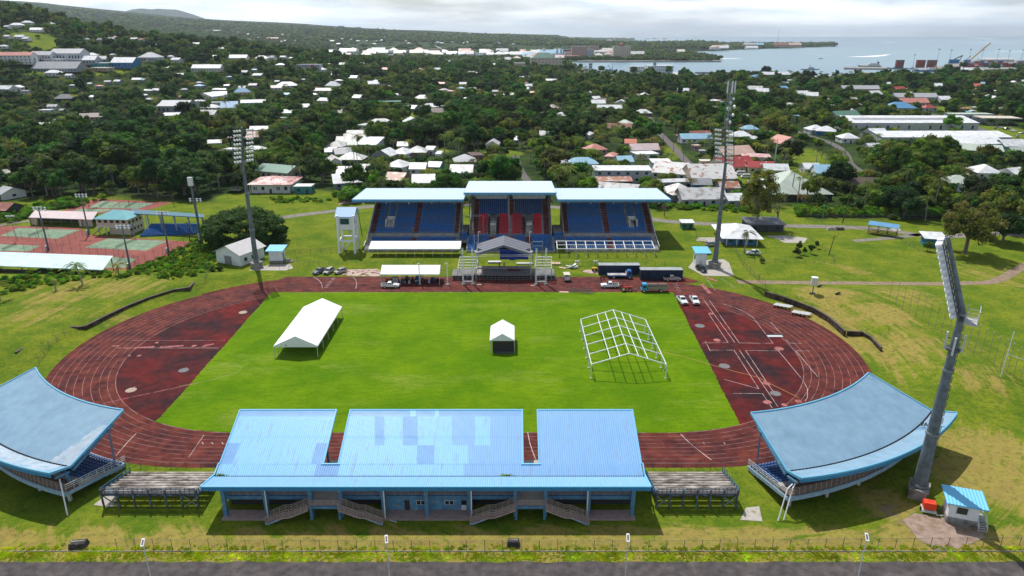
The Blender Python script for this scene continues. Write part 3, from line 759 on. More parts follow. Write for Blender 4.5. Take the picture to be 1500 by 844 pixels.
 for i in range(6):
  a = TS(.02 + .96 * i / 5)
  m = MB(); m.tube(pt(a,50.4,.8),pt(a,50.0,8.6),.14); m.build('front_column',BLUEP,o,True)
  m = MB(); m.beam(pt(a,49.6,8.7),pt(a,58.0,5.3),.2,.4); m.beam(pt(a,58.6,5.4),pt(a,61,5.9),.2,.3); m.build('roof_beam',BLUEP,o,True)
 for d in (0,.9) if not dirty else (0,):
  m = MB(); m.tube(pt(S0 - 1.2 - d,61.6,.1),pt(S0 + .6 - d,60.4,4.6),.1); m.tube(pt(S0 + .6 - d,60.4,4.6),pt(S0 + 1.2 - d * .5,60.0,5.0),.1); m.build('downpipe',WHITE,o,True)
 return o,pt,T,rr,RG,RL
rs,ptR,TR,rrR,RGR,RLR = curved('right hand curved stand with dull blue sagging roof, beside the nearest floodlight mast',30.7,1,-77.0,-39.6,False)
# remains of lettering on the rear roof sheet
MAP = False
def onroof(px,py):
 z = 6.2
 for _ in range(6):
  x,y = G(px,py,z); ya = (y + 8.4 - .1143 * z) / 1.0384; r = math.hypot(x - 30.7,ya - 152.4); u = (math.degrees(math.atan2(ya - 152.4,x - 30.7)) + 77) / 37.4
  v = (r - rrR(u,RGR) - .3) / (rrR(u,RLR) - rrR(u,RGR) - .3); z = .963 * (6.0 + v) + .09
 return (x,y,z)
m = MB()
for p,q in (((1349.5,624),(1353,619)),((1353.6,624),(1356.6,619)),((1356.6,619),(1358.6,624)),((1354.6,622.4),(1358,622.4))): m.beam(onroof(*p),onroof(*q),.16,.03)
m.build('lettering',BLACK,rs,True)
m = MB()
for p,q in (((1341,628),(1357,628)),((1346,625.8),(1357,625.8)),((1373,624.2),(1384,625))): m.beam(onroof(*p),onroof(*q),.1,.03)
m.build('painted_underline',FASC,rs,True)
MAP = True
ls = curved('curved stand on the left, dull blue roof with bleached whitish patches along its rear edge',-53.7,-1,-72.7 - 0.0,-36.6,True)[0]
# ============================================================ derelict bleachers
def bleacher(x0,x1,label):
 o = thing('bleacher',label,'bleacher',((x0 + x1) / 2,98,0)); DKB = mat('black_stained_steel',(.06,.07,.085),.8,var=.4,vs=2,c2=(.10,.2,.3),c2t=(.5,.6),c2s=1.2)
 m = MB()
 for k in range(7):
  y1 = 103 - k * 1.1; m.box(x0,x1,y1 - 1.08,y1 - .82,.6 + k * .33,.7 + k * .33); m.box(x0,x1,y1 - .74,y1 - .45,.6 + k * .33,.7 + k * .33); m.box(x0,x1,y1 - .37,y1 - .04,.7 + k * .33,.8 + k * .33)
 m.build('deck',mat('mouldy_deck',(.42,.38,.34),.95,var=.3,vs=1.5,c2=(.07,.055,.05),c2t=(.38,.62),c2s=.7,stretch=(.5,1.5,1)),o,True)
 m = MB(); m.box(x0,x1,94.6,95.25,2.55,2.75); m.build('walkway',mat('dark_walkway',(.09,.08,.085),.9,var=.3),o,True)
 n = 7
 for i in range(n):
  x = x0 + .3 + (x1 - x0 - .6) * i / (n - 1)
  m = MB(); m.beam((x,94.7,0),(x,94.7,3.7),.22); m.build('post',DKB,o,True)
  m = MB(); m.beam((x,98.5,0),(x,98.5,1.8),.2); m.beam((x,94.7,2.3),(x,103,.35),.15,.3); m.build('raker',DKB,o,True)
 m = MB()
 for z in (2.9,3.2,3.5,3.7): m.beam((x0,94.65,z),(x1,94.65,z),.07)
 m.beam((x0,94.7,2.4),(x1,94.7,2.4),.15,.25)
 for i in range(22): m.beam((x0 + (x1 - x0) * i / 21,94.65,2.6),(x0 + (x1 - x0) * i / 21,94.65,3.7),.06)
 m.build('rear_railing',DKB,o,True)
 for x in (x0,x1):
  m = MB()
  for h in (.5,1.0): m.beam((x,94.7,2.6 + h),(x,103,.55 + h),.1)
  for k in range(8): m.beam((x,94.7 + k * 1.18,2.6 - k * .29),(x,94.7 + k * 1.18,3.6 - k * .29),.1)
  m.beam((x,94.7,2.65),(x,103,.6),.05,.45)
  m.build('side_railing',mat('dark_blue_rail',(.03,.09,.20),.7,var=.2),o,True)
 for a in (x0 + .3,x1 - 2.6):
  m = MB(); m.beam((a,94.7,.2),(a + 2.4,94.7,2.3),.12); m.beam((a + 2.4,94.7,.2),(a,94.7,2.3),.12); m.build('cross_brace',STEEL,o,True)
 return o
bleacher(-65.3,-49.6,'open roofless terrace with mouldy white deck standing left of the near grandstand')
bleacher(22.6,36.0,'open roofless terrace with mouldy white deck standing right of the near grandstand')
# ============================================================ far main grandstand
ms = thing('grandstand','far main grandstand with pale blue roofs and blue and red seats behind the stage','grandstand',(0,240,0))
def tier(x0,x1,y0,z0,n,dy,dz,par,m=None):
 m = m or MB()
 for k in range(n): m.box(x0,x1,y0 + k * dy,y0 + (k + 1) * dy - .004,max(0,z0 + k * dz - 1.2),z0 + k * dz)
 return m
def seats(x0,x1,y0,z0,n,dy,dz,mt,par,k0=0,lab=None):
 m = MB();
 for k in range(k0,n):
  x = x0 + .15; z = z0 + k * dz; y = y0 + k * dy
  while x < x1 - .45:
   m.box(x,x + .52,y + .3,y + .68,z + .004,z + .36); m.box(x,x + .5,y + .68,y + .76,z + .2,z + .78); x += .74
 o = m.build('seats',mt,par,True); o['kind'] = 'stuff'
 if lab: o['label'] = lab
def aisle(xc,w,y0,z0,n,dy,dz,par):
 m = MB()
 for k in range(n):
  m.box(xc - w / 2,xc + w / 2,y0 + k * dy,y0 + (k + .5) * dy,z0 + k * dz - .2,z0 + k * dz + .06); m.box(xc - w / 2,xc + w / 2,y0 + (k + .5) * dy,y0 + (k + 1) * dy - .01,z0 + k * dz - .1,z0 + k * dz + .24)
 m.build('aisle_steps',MAROON,par,True)
UY,UZ,UN,UDY,UDZ = 237.2,3.9,20,.86,.41
def wing(x0,x1,vom,sgn):
 # upper tier split around the vomitory opening
 va,vb,vk = vom[0],vom[1],9
 m = tier(x0,va,UY,UZ,UN,UDY,UDZ,ms); tier(vb,x1,UY,UZ,UN,UDY,UDZ,ms,m)
 for k in range(vk,UN): m.box(va,vb,UY + k * UDY,UY + (k + 1) * UDY - .004,UZ + k * UDZ - .5,UZ + k * UDZ)
 for k in range(0,3): m.box(va,vb,UY + k * UDY,UY + (k + 1) * UDY - .004,1,UZ + k * UDZ)
 m.box(x0,x1,235.4,UY,2.0,3.3); m.box(x0,x1,235.2,235.4,2.3,4.3)
 m.build('terrace',STWALL,ms,True)
 xm = (x0 + x1) / 2 - .4 * sgn
 A = 1.9
 edges = [x0 + A,xm - A / 2,xm + A / 2,x1 - A]
 for a,b in ((edges[0],edges[1]),(edges[2],edges[3])):
  if a < va < b:
   seats(a,b,UY,UZ,3,UDY,UDZ,SEATB,ms)
   seats(a,va - .3,UY,UZ,UN,UDY,UDZ,SEATB,ms,3); seats(vb + .3,b,UY,UZ,UN,UDY,UDZ,SEATB,ms,3); seats(va,vb,UY,UZ,UN,UDY,UDZ,SEATB,ms,vk + 1)
  else: seats(a,b,UY,UZ,UN,UDY,UDZ,SEATB,ms)
 for xc in (x0 + A / 2,xm,x1 - A / 2): aisle(xc,A,UY,UZ,UN,UDY,UDZ,ms)
 m = MB(); m.box(va - .15,va,UY + 2.6,UY + vk * UDY,3.6,UZ + vk * UDZ + .5); m.box(vb,vb + .15,UY + 2.6,UY + vk * UDY,3.6,UZ + vk * UDZ + .5); m.box(va,vb,UY + vk * UDY - .2,UY + vk * UDY,6.6,UZ + vk * UDZ + .5)
 m.box(va,vb,UY + 2.6,UY + vk * UDY,3.7,3.9); m.box(va,vb,UY + vk * UDY + 2,UY + vk * UDY + 2.1,3.9,7)
 m.build('vomitory',mat('lit_opening_paint',(.78,.76,.72),.9),ms,True); m = MB(); m.solid([(va + .02,UY + 2.7,3.95),(vb - .5,UY + 2.7,3.95),(vb - .5,UY + vk * UDY - .3,5.6),(va + .02,UY + vk * UDY - .3,6.6)],[(va + .02,UY + 2.7,4.1),(vb - .5,UY + 2.7,4.1),(vb - .5,UY + vk * UDY - .3,5.75),(va + .02,UY + vk * UDY - .3,6.75)]); m.build('light_slope',MATS['lit_opening_paint'],ms,True)  # sloping panel added and colour paled so the shaded opening looks lit
 # lower tier
 m = tier(x0,x1,227.0,1.0,8,.86,.26,ms); m.box(x0,x1,233.9,235.4,.5,1.6); m.build('lower_terrace',STWALL,ms,True)
 seats(x0 + .3 if sgn > 0 else x0 + 1.5,xm - .9,227,1.0,8,.86,.26,SEATB,ms); seats(xm + .9,x1 - 1.5 if sgn > 0 else x1 - .3,227,1.0,8,.86,.26,SEATB,ms)
 aisle(xm,1.7,227,1.0,8,.86,.26,ms)
 # raking end walls
 for x in (x0,x1):
  m = MB(); m.xprism([(235.2,1),(254.6,1),(254.6,13.0),(253.5,13.0),(235.2,4.4)],x - .15,x + .15); m.build('side_wall',STWALL,ms,True)
 xo = x0 if sgn < 0 else x1
 m = MB(); m.beam((xo,235.2,5.0),(xo,253.5,13.6),.18); m.beam((xo,235.2,4.4),(xo,253.5,13),.12)
 m.beam((xo,226.8,2.1),(xo,234.5,4.6),.15)
 for k in range(10): m.beam((xo,235.2 + k * 2,4.4 + k * .94),(xo,235.2 + k * 2,5.0 + k * .94),.1)
 m.build('side_railing',WHITE,ms,True)
 m = MB(); m.box(x0,x1,254.4,254.7,0,13.2); m.build('rear_wall',STWALL,ms,True)
 m = MB()
 for z in (4.6,4.9): m.beam((x0,235.3,z),(x1,235.3,z),.06)
 m.build('front_railing',STEEL,ms,True)
wing(-51.5,-19.0,(-46.0,-43.4),-1)
wing(18.6,51.2,(43.0,45.6),1)
# centre block, standing slightly forward, with the red seats
m = tier(-15.2,14.2,236.2,3.9,24,.86,.43,ms)
m.box(-15.2,14.2,234.2,236.2,.5,3.6); m.build('terrace',STWALL,ms,True)
CX = [(-15.2,-13.6,'A'),(-13.4,-10.6,'r'),(-9.9,-8.2,'v'),(-7.0,-2.7,'r'),(-2.4,0,'A0'),(-1.6,3.1,'r'),(4.4,6.2,'v'),(7.4,11.7,'r'),(12.4,14.2,'A')]
for a,b in ((-12.2,-8.8),(-4.8,-.8),(0,3.8),(7.9,11.4)):
 seats(a,b,236.2,3.9,11,.86,.43,SEATR,ms)
seats(-12.2,-1.6,236.2,3.9,23,.86,.43,SEATN,ms,11); seats(.9,11.4,236.2,3.9,23,.86,.43,SEATN,ms,11)
for x,w,a,b in ((-13.2,1.8,0,23),(12.5,1.9,0,23),(-5.2,.8,0,10),(4.3,.9,0,10),(-8.3,.8,0,10)): aisle(x,w,236.2,3.9,b,.86,.43,ms)
aisle(-.35,1.9,236.2 + 11 * .86,3.9 + 11 * .43,12,.86,.43,ms)
for x in (-6.8,6.2):
 m = MB(); m.box(x - 1.05,x + 1.05,236.25,245.2,3.2,8.75); m.build('vomitory',CONC,ms,True)
 m = MB(); m.box(x - .95,x + .95,236.16,236.24,4.1,7.9); m.build('passage_wall',mat('grey_passage',(.15,.15,.15),.9),ms,True)
 m = MB(); m.box(x - .95,x + .95,236.10,236.15,6.6,7.8); m.build('bright_end_wall',WHT2,ms,True)
m = MB()
tier(-16.0,15.0,226.2,.7,10,.86,.30,ms,m); m.build('lower_terrace',STWALL,ms,True)
for a,b in ((-15.6,-8.2),(-6.1,-1.5),(.2,4.8),(6.8,14.6)): seats(a,b,226.2,.7,10,.86,.30,SEATB,ms)
for x in (-7.15,-.65,5.8): aisle(x,1.9,226.2,.7,10,.86,.30,ms)
for a,b in ((-19.0,-16.0),(15.0,18.6)):
 m = tier(a,b,233.6,2.4,4,.86,.35,ms); m.box(a,b,237.1,247,2,4.3); m.build('link_terrace',STWALL,ms,True)
 seats(a,b,233.6,2.4,4,.86,.35,SEATB,ms)
 m = MB(); m.beam((a,237.2,5.3),(b,237.2,5.3),.06); m.beam((a,237.2,4.8),(b,237.2,4.8),.06); m.build('link_railing',STEEL,ms,True)
m = MB(); m.box(-15.2,14.2,256.8,257.1,0,17.4); m.box(-13.6,-1.8,252.6,252.8,13.3,15.9); m.box(.3,12.6,252.6,252.8,13.3,15.9); m.build('press_box_wall',mat('grey_white_wall',(.48,.50,.52),.8,var=.15),ms,True)
m = MB()
for x in (-12.0,-4.2,3.2,10.2): m.box(x - .25,x + .25,252.5,252.6,14.7,15.2)
m.box(-1.4,.1,252.4,252.6,13.0,16.2); m.box(12.8,13.6,252.4,252.6,13.0,16.2)
m.build('wall_opening',BLACK,ms,True)
for x in (-15.2,14.2):
 m = MB(); m.xprism([(236,1),(257,1),(257,15.2),(254,14.4),(236,5)],x - .15,x + .15); m.build('side_wall',STWALL,ms,True)
m = MB(); m.tube((-1.1,236.3,3.9),(-1.1,236.3,18.4),.16); m.build('centre_pole',STEEL,ms,True)
# roofs
def sroof(x0,x1,yf,zf,yb,zb,mt,amp=.04):
 m = MB(); n = int((x1 - x0) / .7)
 m.sheet(lambda u,v,i,j: (x0 + (x1 - x0) * u,yf + (yb - yf) * v,zf + (zb - zf) * v + (amp if (i // 2) % 2 else 0)),n * 4,3)
 m.build('roof',mt,ms,True)
 m = MB(); m.sheet(lambda u,v,i,j: (x1 - (x1 - x0) * u,yf + (yb - yf) * v,zf - .25 + (zb - zf) * v),8,3); m.box(x0,x1,yf - .06,yf + .02,zf - .75,zf + .06)
 for x in (x0 - .05,x1 + .0): m.solid([(x,yf,zf - .5),(x + .08,yf,zf - .5),(x + .08,yb,zb - .5),(x,yb,zb - .5)],[(x,yf,zf + .08),(x + .08,yf,zf + .08),(x + .08,yb,zb + .08),(x,yb,zb + .08)])
 m.build('roof_soffit',ROOFEDGE,ms,True)
 m = MB(); x = x0 + .8; n = 0
 xs = []
 while x < x1: xs.append(x); x += 1.62
 for x in xs:
  m.beam((x,yf + .3,zf - .9),(x,yb - 5,zb - .9),.1,.35); m.beam((x,yf + .2,zf - .2),(x,yf + .2,zf - 1.35),.09)
 m.beam((x0,yf + .3,zf - 1.2),(x1,yf + .3,zf - 1.2),.12,.12); m.beam((x0,yf + 5,zf - 1.0),(x1,yf + 5,zf - 1.0),.2,.35)
 m.build('roof_framework',mat('grey_blue_steel',(.16,.24,.28),.6),ms,True)
 m = MB()
 for i in range(2,len(xs),5): m.box(xs[i] - .18,xs[i] + .18,yf + .05,yf + .4,zf - 1.55,zf - 1.3)
 m.build('small_floodlights',WHITE,ms,True)
sroof(-57.0,-17.2,236.2,16.6,260.5,15.3,ROOFL)
sroof(16.0,56.6,236.2,16.6,260.5,15.3,ROOFL)
sroof(-17.0,15.6,234.0,19.6,264.0,17.4,ROOFL2)
for x in (-48,-41,-33.5,-26,-19.8,-15.5,14.5,19.4,26,33.5,41,48.5):
 m = MB(); m.beam((x,254.9,0),(x,254.9,15.2),.5,.5); m.beam((x,254,12.6),(x,237,15.6),.25,.5); m.build('rear_column',STEELD,ms,True)
for x in (-38.0,-26.0,30.5,40.4):
 m = MB(); m.tube((x,246.0,8.0),(x,246.0,15.6),.07); m.build('hanging_pole',mat('teal_pole',(.05,.16,.22),.6),ms,True)
# ============================================================ white commentary tower
t_ = thing('camera_tower','white concrete tower on stilts with pale blue gabled roof left of the main grandstand','tower',(-56.5,226.5,0))
m = MB(); xs = (-59.6,-54.2); ys = (225.2,230.5)
for i,x in enumerate(xs):
 for y in ys:
  c_ = MB(); c_.beam((x,y,0),(x * .995,y,14.0 if y < 228 else 12.6),.75,.75); c_.build('leg',WHITE,t_,True)
for z in (4.6,9.2,):
 m.beam((xs[0],ys[0],z),(xs[1],ys[0],z),.6); m.beam((xs[0],ys[1],z),(xs[1],ys[1],z),.6)
 for x in xs: m.beam((x,ys[0],z),(x,ys[1],z),.5)
m.build('crossbeams',WHITE,t_,True)
m = MB(); m.box(-59.8,-54.0,225.0,228.6,8.6,13.4); m.build('cabin',WHITE,t_,True)
m = MB(); m.box(-58.6,-55.6,224.9,225.0,10.6,12.7); w_ = m.build('window',mat('green_glass',(.02,.08,.08),.2),t_,True)
m = MB(); m.box(-53.98,-53.9,225.6,226.6,10.6,12.7); m.build('window',GLASS,t_,True)
m = MB(); m.solid([(-60.4,224.3,13.1),(-53.6,224.3,13.1),(-53.6,228.2,15.6),(-60.4,228.2,15.6)],[(-60.4,224.3,13.35),(-53.6,224.3,13.35),(-53.6,228.2,15.85),(-60.4,228.2,15.85)])
m.solid([(-60.4,228.2,15.6),(-53.6,228.2,15.6),(-53.6,231.9,12.9),(-60.4,231.9,12.9)],[(-60.4,228.2,15.85),(-53.6,228.2,15.85),(-53.6,231.9,13.15),(-60.4,231.9,13.15)])
m.build('roof',mat('tower_roof',(.25,.42,.66),.5),t_,True)
m = MB(); m.beam((xs[1],228.5,9.3),(xs[1],231,12),.35); m.beam((xs[0] + .5,229,.1),(xs[1] - 1,229.5,4.6),1.0,.3); m.beam((xs[1] - 1,230,4.7),(xs[0] + .8,229.6,9.2),1.0,.3)
m.beam((xs[1],225.2,9.3),(xs[1],230.5,13),.25,.25); m.beam((xs[1],230.5,4.7),(xs[1],225.5,9.2),.2,.2)
m.build('staircase',WHT2,t_,True)
MAP = False
# ============================================================ floodlight masts
MAP = True
LAMPG = mat('lamp_glass',(.72,.77,.80),.2,spec=.6)
MASTC = mat('painted_mast_steel',(.13,.16,.18),.6,.1,var=.25,vs=.9,c2=(.08,.09,.10),c2t=(.5,.7),c2s=.6)
def lamp_proto(m,x,y,z,k=.36):   # round lamp housing facing +y
 m.tube((x,y - .25,z + .06),(x,y + .25,z - .04),k * .55,k,8,0); m.tube((x,y + .25,z - .04),(x,y + .3,z - .05),k * .92,k * .92,8,1)
def mast(loc,rz,label,rows,zk,L,r0,r1,tilt=20,colsx=(-2.9,-2.05,-1.2,1.2,2.05,2.9),k=.36,n0=.85):
 o = thing('floodlight_mast',label,'floodlight mast',loc,rz); st,ct = math.sin(R(tilt)),math.cos(R(tilt))
 def hp(x,n,s): return (x,s * st + n * ct,zk + s * ct - n * st)
 xm = colsx[-1] + .4
 def rad(z): return r0 - (r0 - r1) * z / zk
 m = MB()
 for a,b in ((1.6,zk * .36),(zk * .36,zk * .7),(zk * .7,zk)): m.tube((0,0,a),(0,0,b),rad(a),rad(b),14)
 m.build('pole',MASTC,o)
 m = MB(); m.tube(hp(0,0,-.4),hp(0,0,L + .6),r1 * .95,r1 * .6,12); m.build('upper_pole',MASTC,o)
 m = MB(); m.box(-1.5,1.5,-1.3,1.3,0,1.75); m.box(-1.7,1.7,-1.5,1.5,1.75,2.0); m.build('plinth',CONC,o)
 m = MB()
 for z in (2.2,zk * .36,zk * .7,zk - .6): m.tube((0,0,z),(0,0,z + .35),rad(z) * 1.18,rad(z) * 1.18,14)
 m.build('joint_collar',STEEL,o)
 m = MB()
 for q in range(20): z = 2.4 + q * (zk - 4) / 20; m.beam((0,-rad(z) - .08,z),(0,-rad(z) - .08,z + 1.0),.2,.1)
 m.build('cable_cover',STEELD,o)
 m = MB(); dz = L / (rows - 1)
 for q in range(rows): m.beam(hp(-xm,.55,q * dz),hp(xm,.55,q * dz),.12)
 for x in (-xm,0,xm): m.beam(hp(x,.5,-.4),hp(x,.5,L + .3),.14)
 for x in (-xm,xm): m.beam(hp(x,.45,0),hp(0,-.2,1),.1); m.beam(hp(x,.45,L),hp(0,-.2,L - 1),.1)
 m.beam(hp(-2.4,.2,-.8),hp(2.4,.2,-.8),.6,.15); m.build('lamp_frame',STEELD,o)
 for q in range(rows):
  for x in colsx:
   c = Vector(hp(x,n0,q * dz)); f = Vector((0,.92,-.38)); hl = .28 if k < .4 else .55; m = MB(); m.tube(c - f * hl,c + f * .25,k * .6,k,8,0); m.tube(c + f * .25,c + f * .3,k * .92,k * .92,8,1); m.build('lamp',[WHITE,LAMPG],o)
 return o
def face(x,y,tx=-11.5,ty=152,MYf=0): return math.atan2(ty - y,tx - x) - math.pi / 2
ZKL,ZKM,ZKN,TLN = 34.9,34.7,32.6,20
mL = mast((-82.8,210.5,0),face(-82.8,210.5),'tall floodlight mast with eight rows of lamps, before the round dark tree',8,ZKL,9.6,.85,.42,tilt=13)
m = MB(); m.tube((0,2.2,ZKL + 9.5),(0,2.2,ZKL + 12.5),.06); m.build('lightning_rod',STEEL,mL)
mM = mast((65.7,210.5,0),face(65.7,210.5),'tall floodlight mast topped by a lattice antenna, right of the main grandstand',8,ZKM,9.6,.9,.42,tilt=11)
m = MB()
w = .55
for sx in (-1,1):
 for sy in (-1,1): m.beam((sx * w,sy * w,45),(sx * w,sy * w,59.5),.12)
for k in range(12):
 z = 45 + k * 1.2
 for sx in (-1,1): m.beam((sx * w,-w,z),(sx * w,w,z + 1.2),.07); m.beam((-w,sx * w,z),(w,sx * w,z + 1.2),.07)
m.build('lattice_mast',STEEL,mM)
for a in range(5):
 t = a * 2 * math.pi / 5; m = MB(); m.beam((1.15 * math.cos(t),1.15 * math.sin(t),56.6),(1.15 * math.cos(t),1.15 * math.sin(t),59.9),.35,.2); m.beam((.4 * math.cos(t),.4 * math.sin(t),58),(1.1 * math.cos(t),1.1 * math.sin(t),58),.08); m.build('panel_antenna',ALU,mM)
for x,z,r,y in ((.9,51.8,.75,-.9),(-1.2,52.6,.55,-.7),(-1.1,50.2,.5,-.6),(.3,53.6,.45,-.9),(-.6,54.8,.4,-.8),(.9,48.6,.5,-.8),(-1.2,48.2,.5,.6)):
 m = MB(); m.tube((x,y,z),(x,y - .3,z),r * .55,r,14); m.tube((x,y,z),(x * .5,0,z),.06); d = m.build('dish_antenna',ALU,mM); m = MB(); m.tube((x,y - .3,z),(x,y - .32,z),r * .95,r * .95,14); m.build('dish_face',WHITE,d)
m = MB(); m.tube((.5,.5,59.5),(.5,.5,61),.05); m.build('lightning_rod',STEEL,mM)
bpy.context.view_layer.update()
for c_ in mM.children:
 if c_.name.split('.')[0] in ('lattice_mast','panel_antenna','dish_antenna','lightning_rod'): c_.location = (0,1.4,-1.8)
mN = mast((66.4,97.8,0),face(66.4,97.8),'nearest floodlight mast, seen almost side on beside the right curved stand',12,ZKN,10.8,1.12,.46,tilt=TLN,k=.42,n0=1.15,colsx=(-2.1,-1.45,-.8,.8,1.45,2.1))
# service cradle and phone antennas
m = MB()
for a,b in (((-.5,-1.9,31.4),(1.9,-1.9,31.4)),): pass
m.box(-1.6,1.6,-2.1,-.5,31.2,31.35)
for z in (32.0,32.6):
 for a,b in (((-1.6,-2.1),(1.6,-2.1)),((-1.6,-.5),(-1.6,-2.1)),((1.6,-.5),(1.6,-2.1))): m.beam((*a,z),(*b,z),.08)
for x,y in ((-1.6,-2.1),(1.6,-2.1),(0,-2.1),(-1.6,-.6),(1.6,-.6)): m.beam((x,y,31.3),(x,y,33.4),.08)
m.beam((-1.6,-2.1,33.4),(1.6,-2.1,33.4),.08); m.build('service_cradle',mat('cradle_steel',(.42,.43,.43),.6),mN)
for t in (20,140,260):
 a = R(t) + .7; x,y = 1.35 * math.cos(a),1.35 * math.sin(a); m = MB(); m.beam((x,y,26.0),(x,y,28.8),.42,.28); m.build('panel_antenna',ALU,mN)
 m = MB(); m.beam((.4 * math.cos(a),.4 * math.sin(a),26.5),(x,y,26.5),.14); m.beam((.4 * math.cos(a),.4 * math.sin(a),28.0),(x,y,28.0),.1); m.build('antenna_arm',STEELD,mN)
m = MB(); m.tube((0,0,26.3),(0,0,26.7),1.0,1.0,14); m.build('collar',STEELD,mN)
# ============================================================ huts
def gable(m,x0,x1,y0,y1,z,h,ov=.4,axis='x',th=.12,mi=0):
 """ridge runs along axis"""
 if axis == 'x':
  ym = (y0 + y1) / 2; a,b = x0 - ov,x1 + ov; s = h / ((y1 - y0) / 2)
  P_ = [(y0 - ov,z - ov * s),(ym,z + h),(y1 + ov,z - ov * s)]
  m.solid([(a,*p) for p in (P_[0],P_[1],(P_[1][0],P_[1][1] + th),(P_[0][0],P_[0][1] + th))],[(b,*p) for p in (P_[0],P_[1],(P_[1][0],P_[1][1] + th),(P_[0][0],P_[0][1] + th))],mi)
  m.solid([(a,*p) for p in (P_[1],P_[2],(P_[2][0],P_[2][1] + th),(P_[1][0] ,P_[1][1] + th))],[(b,*p) for p in (P_[1],P_[2],(P_[2][0],P_[2][1] + th),(P_[1][0],P_[1][1] + th))],mi)
 else:
  n = MB(); gable(n,y0,y1,x0,x1,z,h,ov,'x',th,mi); o = len(m.v); m.v += [(b,a,c) for a,b,c in n.v]; m.f += [tuple(o + i for i in reversed(f)) for f in n.f]; m.m += n.m
def hip(m,x0,x1,y0,y1,z,h,ov=.5,mi=0):
 a,b,c,d = x0 - ov,x1 + ov,y0 - ov,y1 + ov; k = min(b - a,d - c) / 2 * .95
 if b - a >= d - c: r0 = (a + k,(c + d) / 2,z + h); r1 = (b - k,(c + d) / 2,z + h)
 else: r0 = ((a + b) / 2,c + k,z + h); r1 = ((a + b) / 2,d - k,z + h)
 A,B,C_,D = (a,c,z),(b,c,z),(b,d,z),(a,d,z)
 if b - a >= d - c: m.face([A,B,r1,r0],mi); m.face([B,C_,r1],mi); m.face([C_,D,r0,r1],mi); m.face([D,A,r0],mi)
 else: m.face([A,B,r0],mi); m.face([B,C_,r1,r0],mi); m.face([C_,D,r1],mi); m.face([D,A,r0,r1],mi)
 m.face([D,C_,B,A],mi)
def gwall(m,x0,x1,y0,y1,z0,z,h,axis='x',mi=0):
 m.box(x0,x1,y0,y1,z0,z,mi)
 if axis == 'x':
  ym = (y0 + y1) / 2
  m.xprism([(y0,z),(y1,z),(ym,z + h)],x0,x1,mi)
 else:
  xm = (x0 + x1) / 2; m.yprism([(x0,z),(x1,z),(xm,z + h)],y0,y1,mi)
# near hut beside the near mast
x,y = 74.9 - 6.2,91.2
o = thing('switch_hut','white hut with light blue sloping roof and steps, by the nearest floodlight mast','hut',(69.6,92.2,0),R(-19))
m = MB(); m.box(-2.1,2.1,-1.5,1.5,0,1.1); m.build('plinth',CONC,o)
m = MB(); m.box(-2.0,2.0,-1.42,1.42,1.1,3.9); m.build('wall',WHITE,o)
m = MB(); m.sheet(lambda u,v,i,j: (-2.7 + 5.6 * u,-2.1 + 4.2 * v,3.85 + .5 * (1 - u) * 0 + .55 * v + (.05 if (i // 2) % 2 else 0)),48,1,mf=lambda u,v: 1 if .42 < v + .1 * u < 0 else 0); m.solid([(-2.7,-2.1,3.7),(2.9,-2.1,3.7),(2.9,2.1,4.25),(-2.7,2.1,4.25)],[(-2.7,-2.1,3.83),(2.9,-2.1,3.83),(2.9,2.1,4.38),(-2.7,2.1,4.38)]); m.build('roof',[TRIM,RB1],o)
m = MB(); m.box(-1.1,.5,-1.5,-1.42,1.9,3.2); w_ = m.build('window',WHT2,o); m = MB(); m.box(-1.0,.4,-1.53,-1.5,2.0,3.1); m.build('pane',mat('olive_glass',(.04,.05,.04),.3),w_)
m = MB(); m.box(2.0,2.06,-.9,.9,1.1,3.2); m.box(2.06,2.08,-.02,.02,1.1,3.2); m.build('door',WHT2,o)
m = MB()
for k in range(5): m.box(2.1 + 0,3.2,-1.0 - .3 * k,-.7 - .3 * k,1.0 - .22 * k - .06,1.0 - .22 * k)
m.box(2.1,3.3,-.7,1.0,.95,1.08); m.build('steps',CONCL,o)
m = MB()
for x in (2.1,3.25):
 for h in (.5,.95): m.beam((x,-.7,1.05 + h),(x,-2.2,h),.06); m.beam((x,-.7,1.05 + h),(x,1.0,1.05 + h),.06)
 for yy,z in ((-.7,1.05),(-1.45,.55),(-2.2,0),(1.0,1.05)): m.beam((x,yy,z),(x,yy,z + .95),.06)
m.build('stair_railing',WHITE,o)
o = thing('generator','orange generator on a small grey trailer beside the base of the near floodlight mast','generator',(65.9,94.0,0),R(-20))
m = MB(); m.box(-.85,.85,-.65,.65,.75,1.75); m.box(-.8,.8,-.6,.6,1.75,1.85); m.box(-.3,.3,.2,.4,1.85,1.92); m.build('housing',ORANGE,o)
m = MB(); m.box(-1.0,1.0,-.8,.8,.45,.62); m.beam((-1.2,-.9,.4),(1.2,-.9,.4),.1); m.build('chassis',ALU,o)
for sx in (-.95,.95):
 m = MB(); m.tube((sx,-.1,.33),(sx * 1.2,-.1,.33),.33,.33,14); m.build('wheel',TYRE,o)
m = MB(); m.beam((1.0,-.9,.15),(2.2,-.5,.15),.12); m.build('drawbar',ALU,o)
o = thing('mast_hut','tiny white hut with pale blue roof behind the middle floodlight mast','hut',(61.5,213.5,0),0)
m = MB(); m.box(-1.6,1.8,-1.8,1.8,0,4.6); m.build('wall',WHITE,o)
m = MB(); m.solid([(-2.2,-2.5,4.5),(3.0,-2.5,4.5),(3.0,2.6,5.3),(-2.2,2.6,5.3)],[(-2.2,-2.5,4.7),(3.0,-2.5,4.7),(3.0,2.6,5.5),(-2.2,2.6,5.5)]); m.build('roof',TRIM,o)
m = MB(); m.box(-.5,.5,-1.86,-1.8,0,2.2); m.build('door',WHT2,o); m = MB(); m.box(-1.66,-1.6,-.7,.5,2,3.3); m.build('window',GLASS,o)
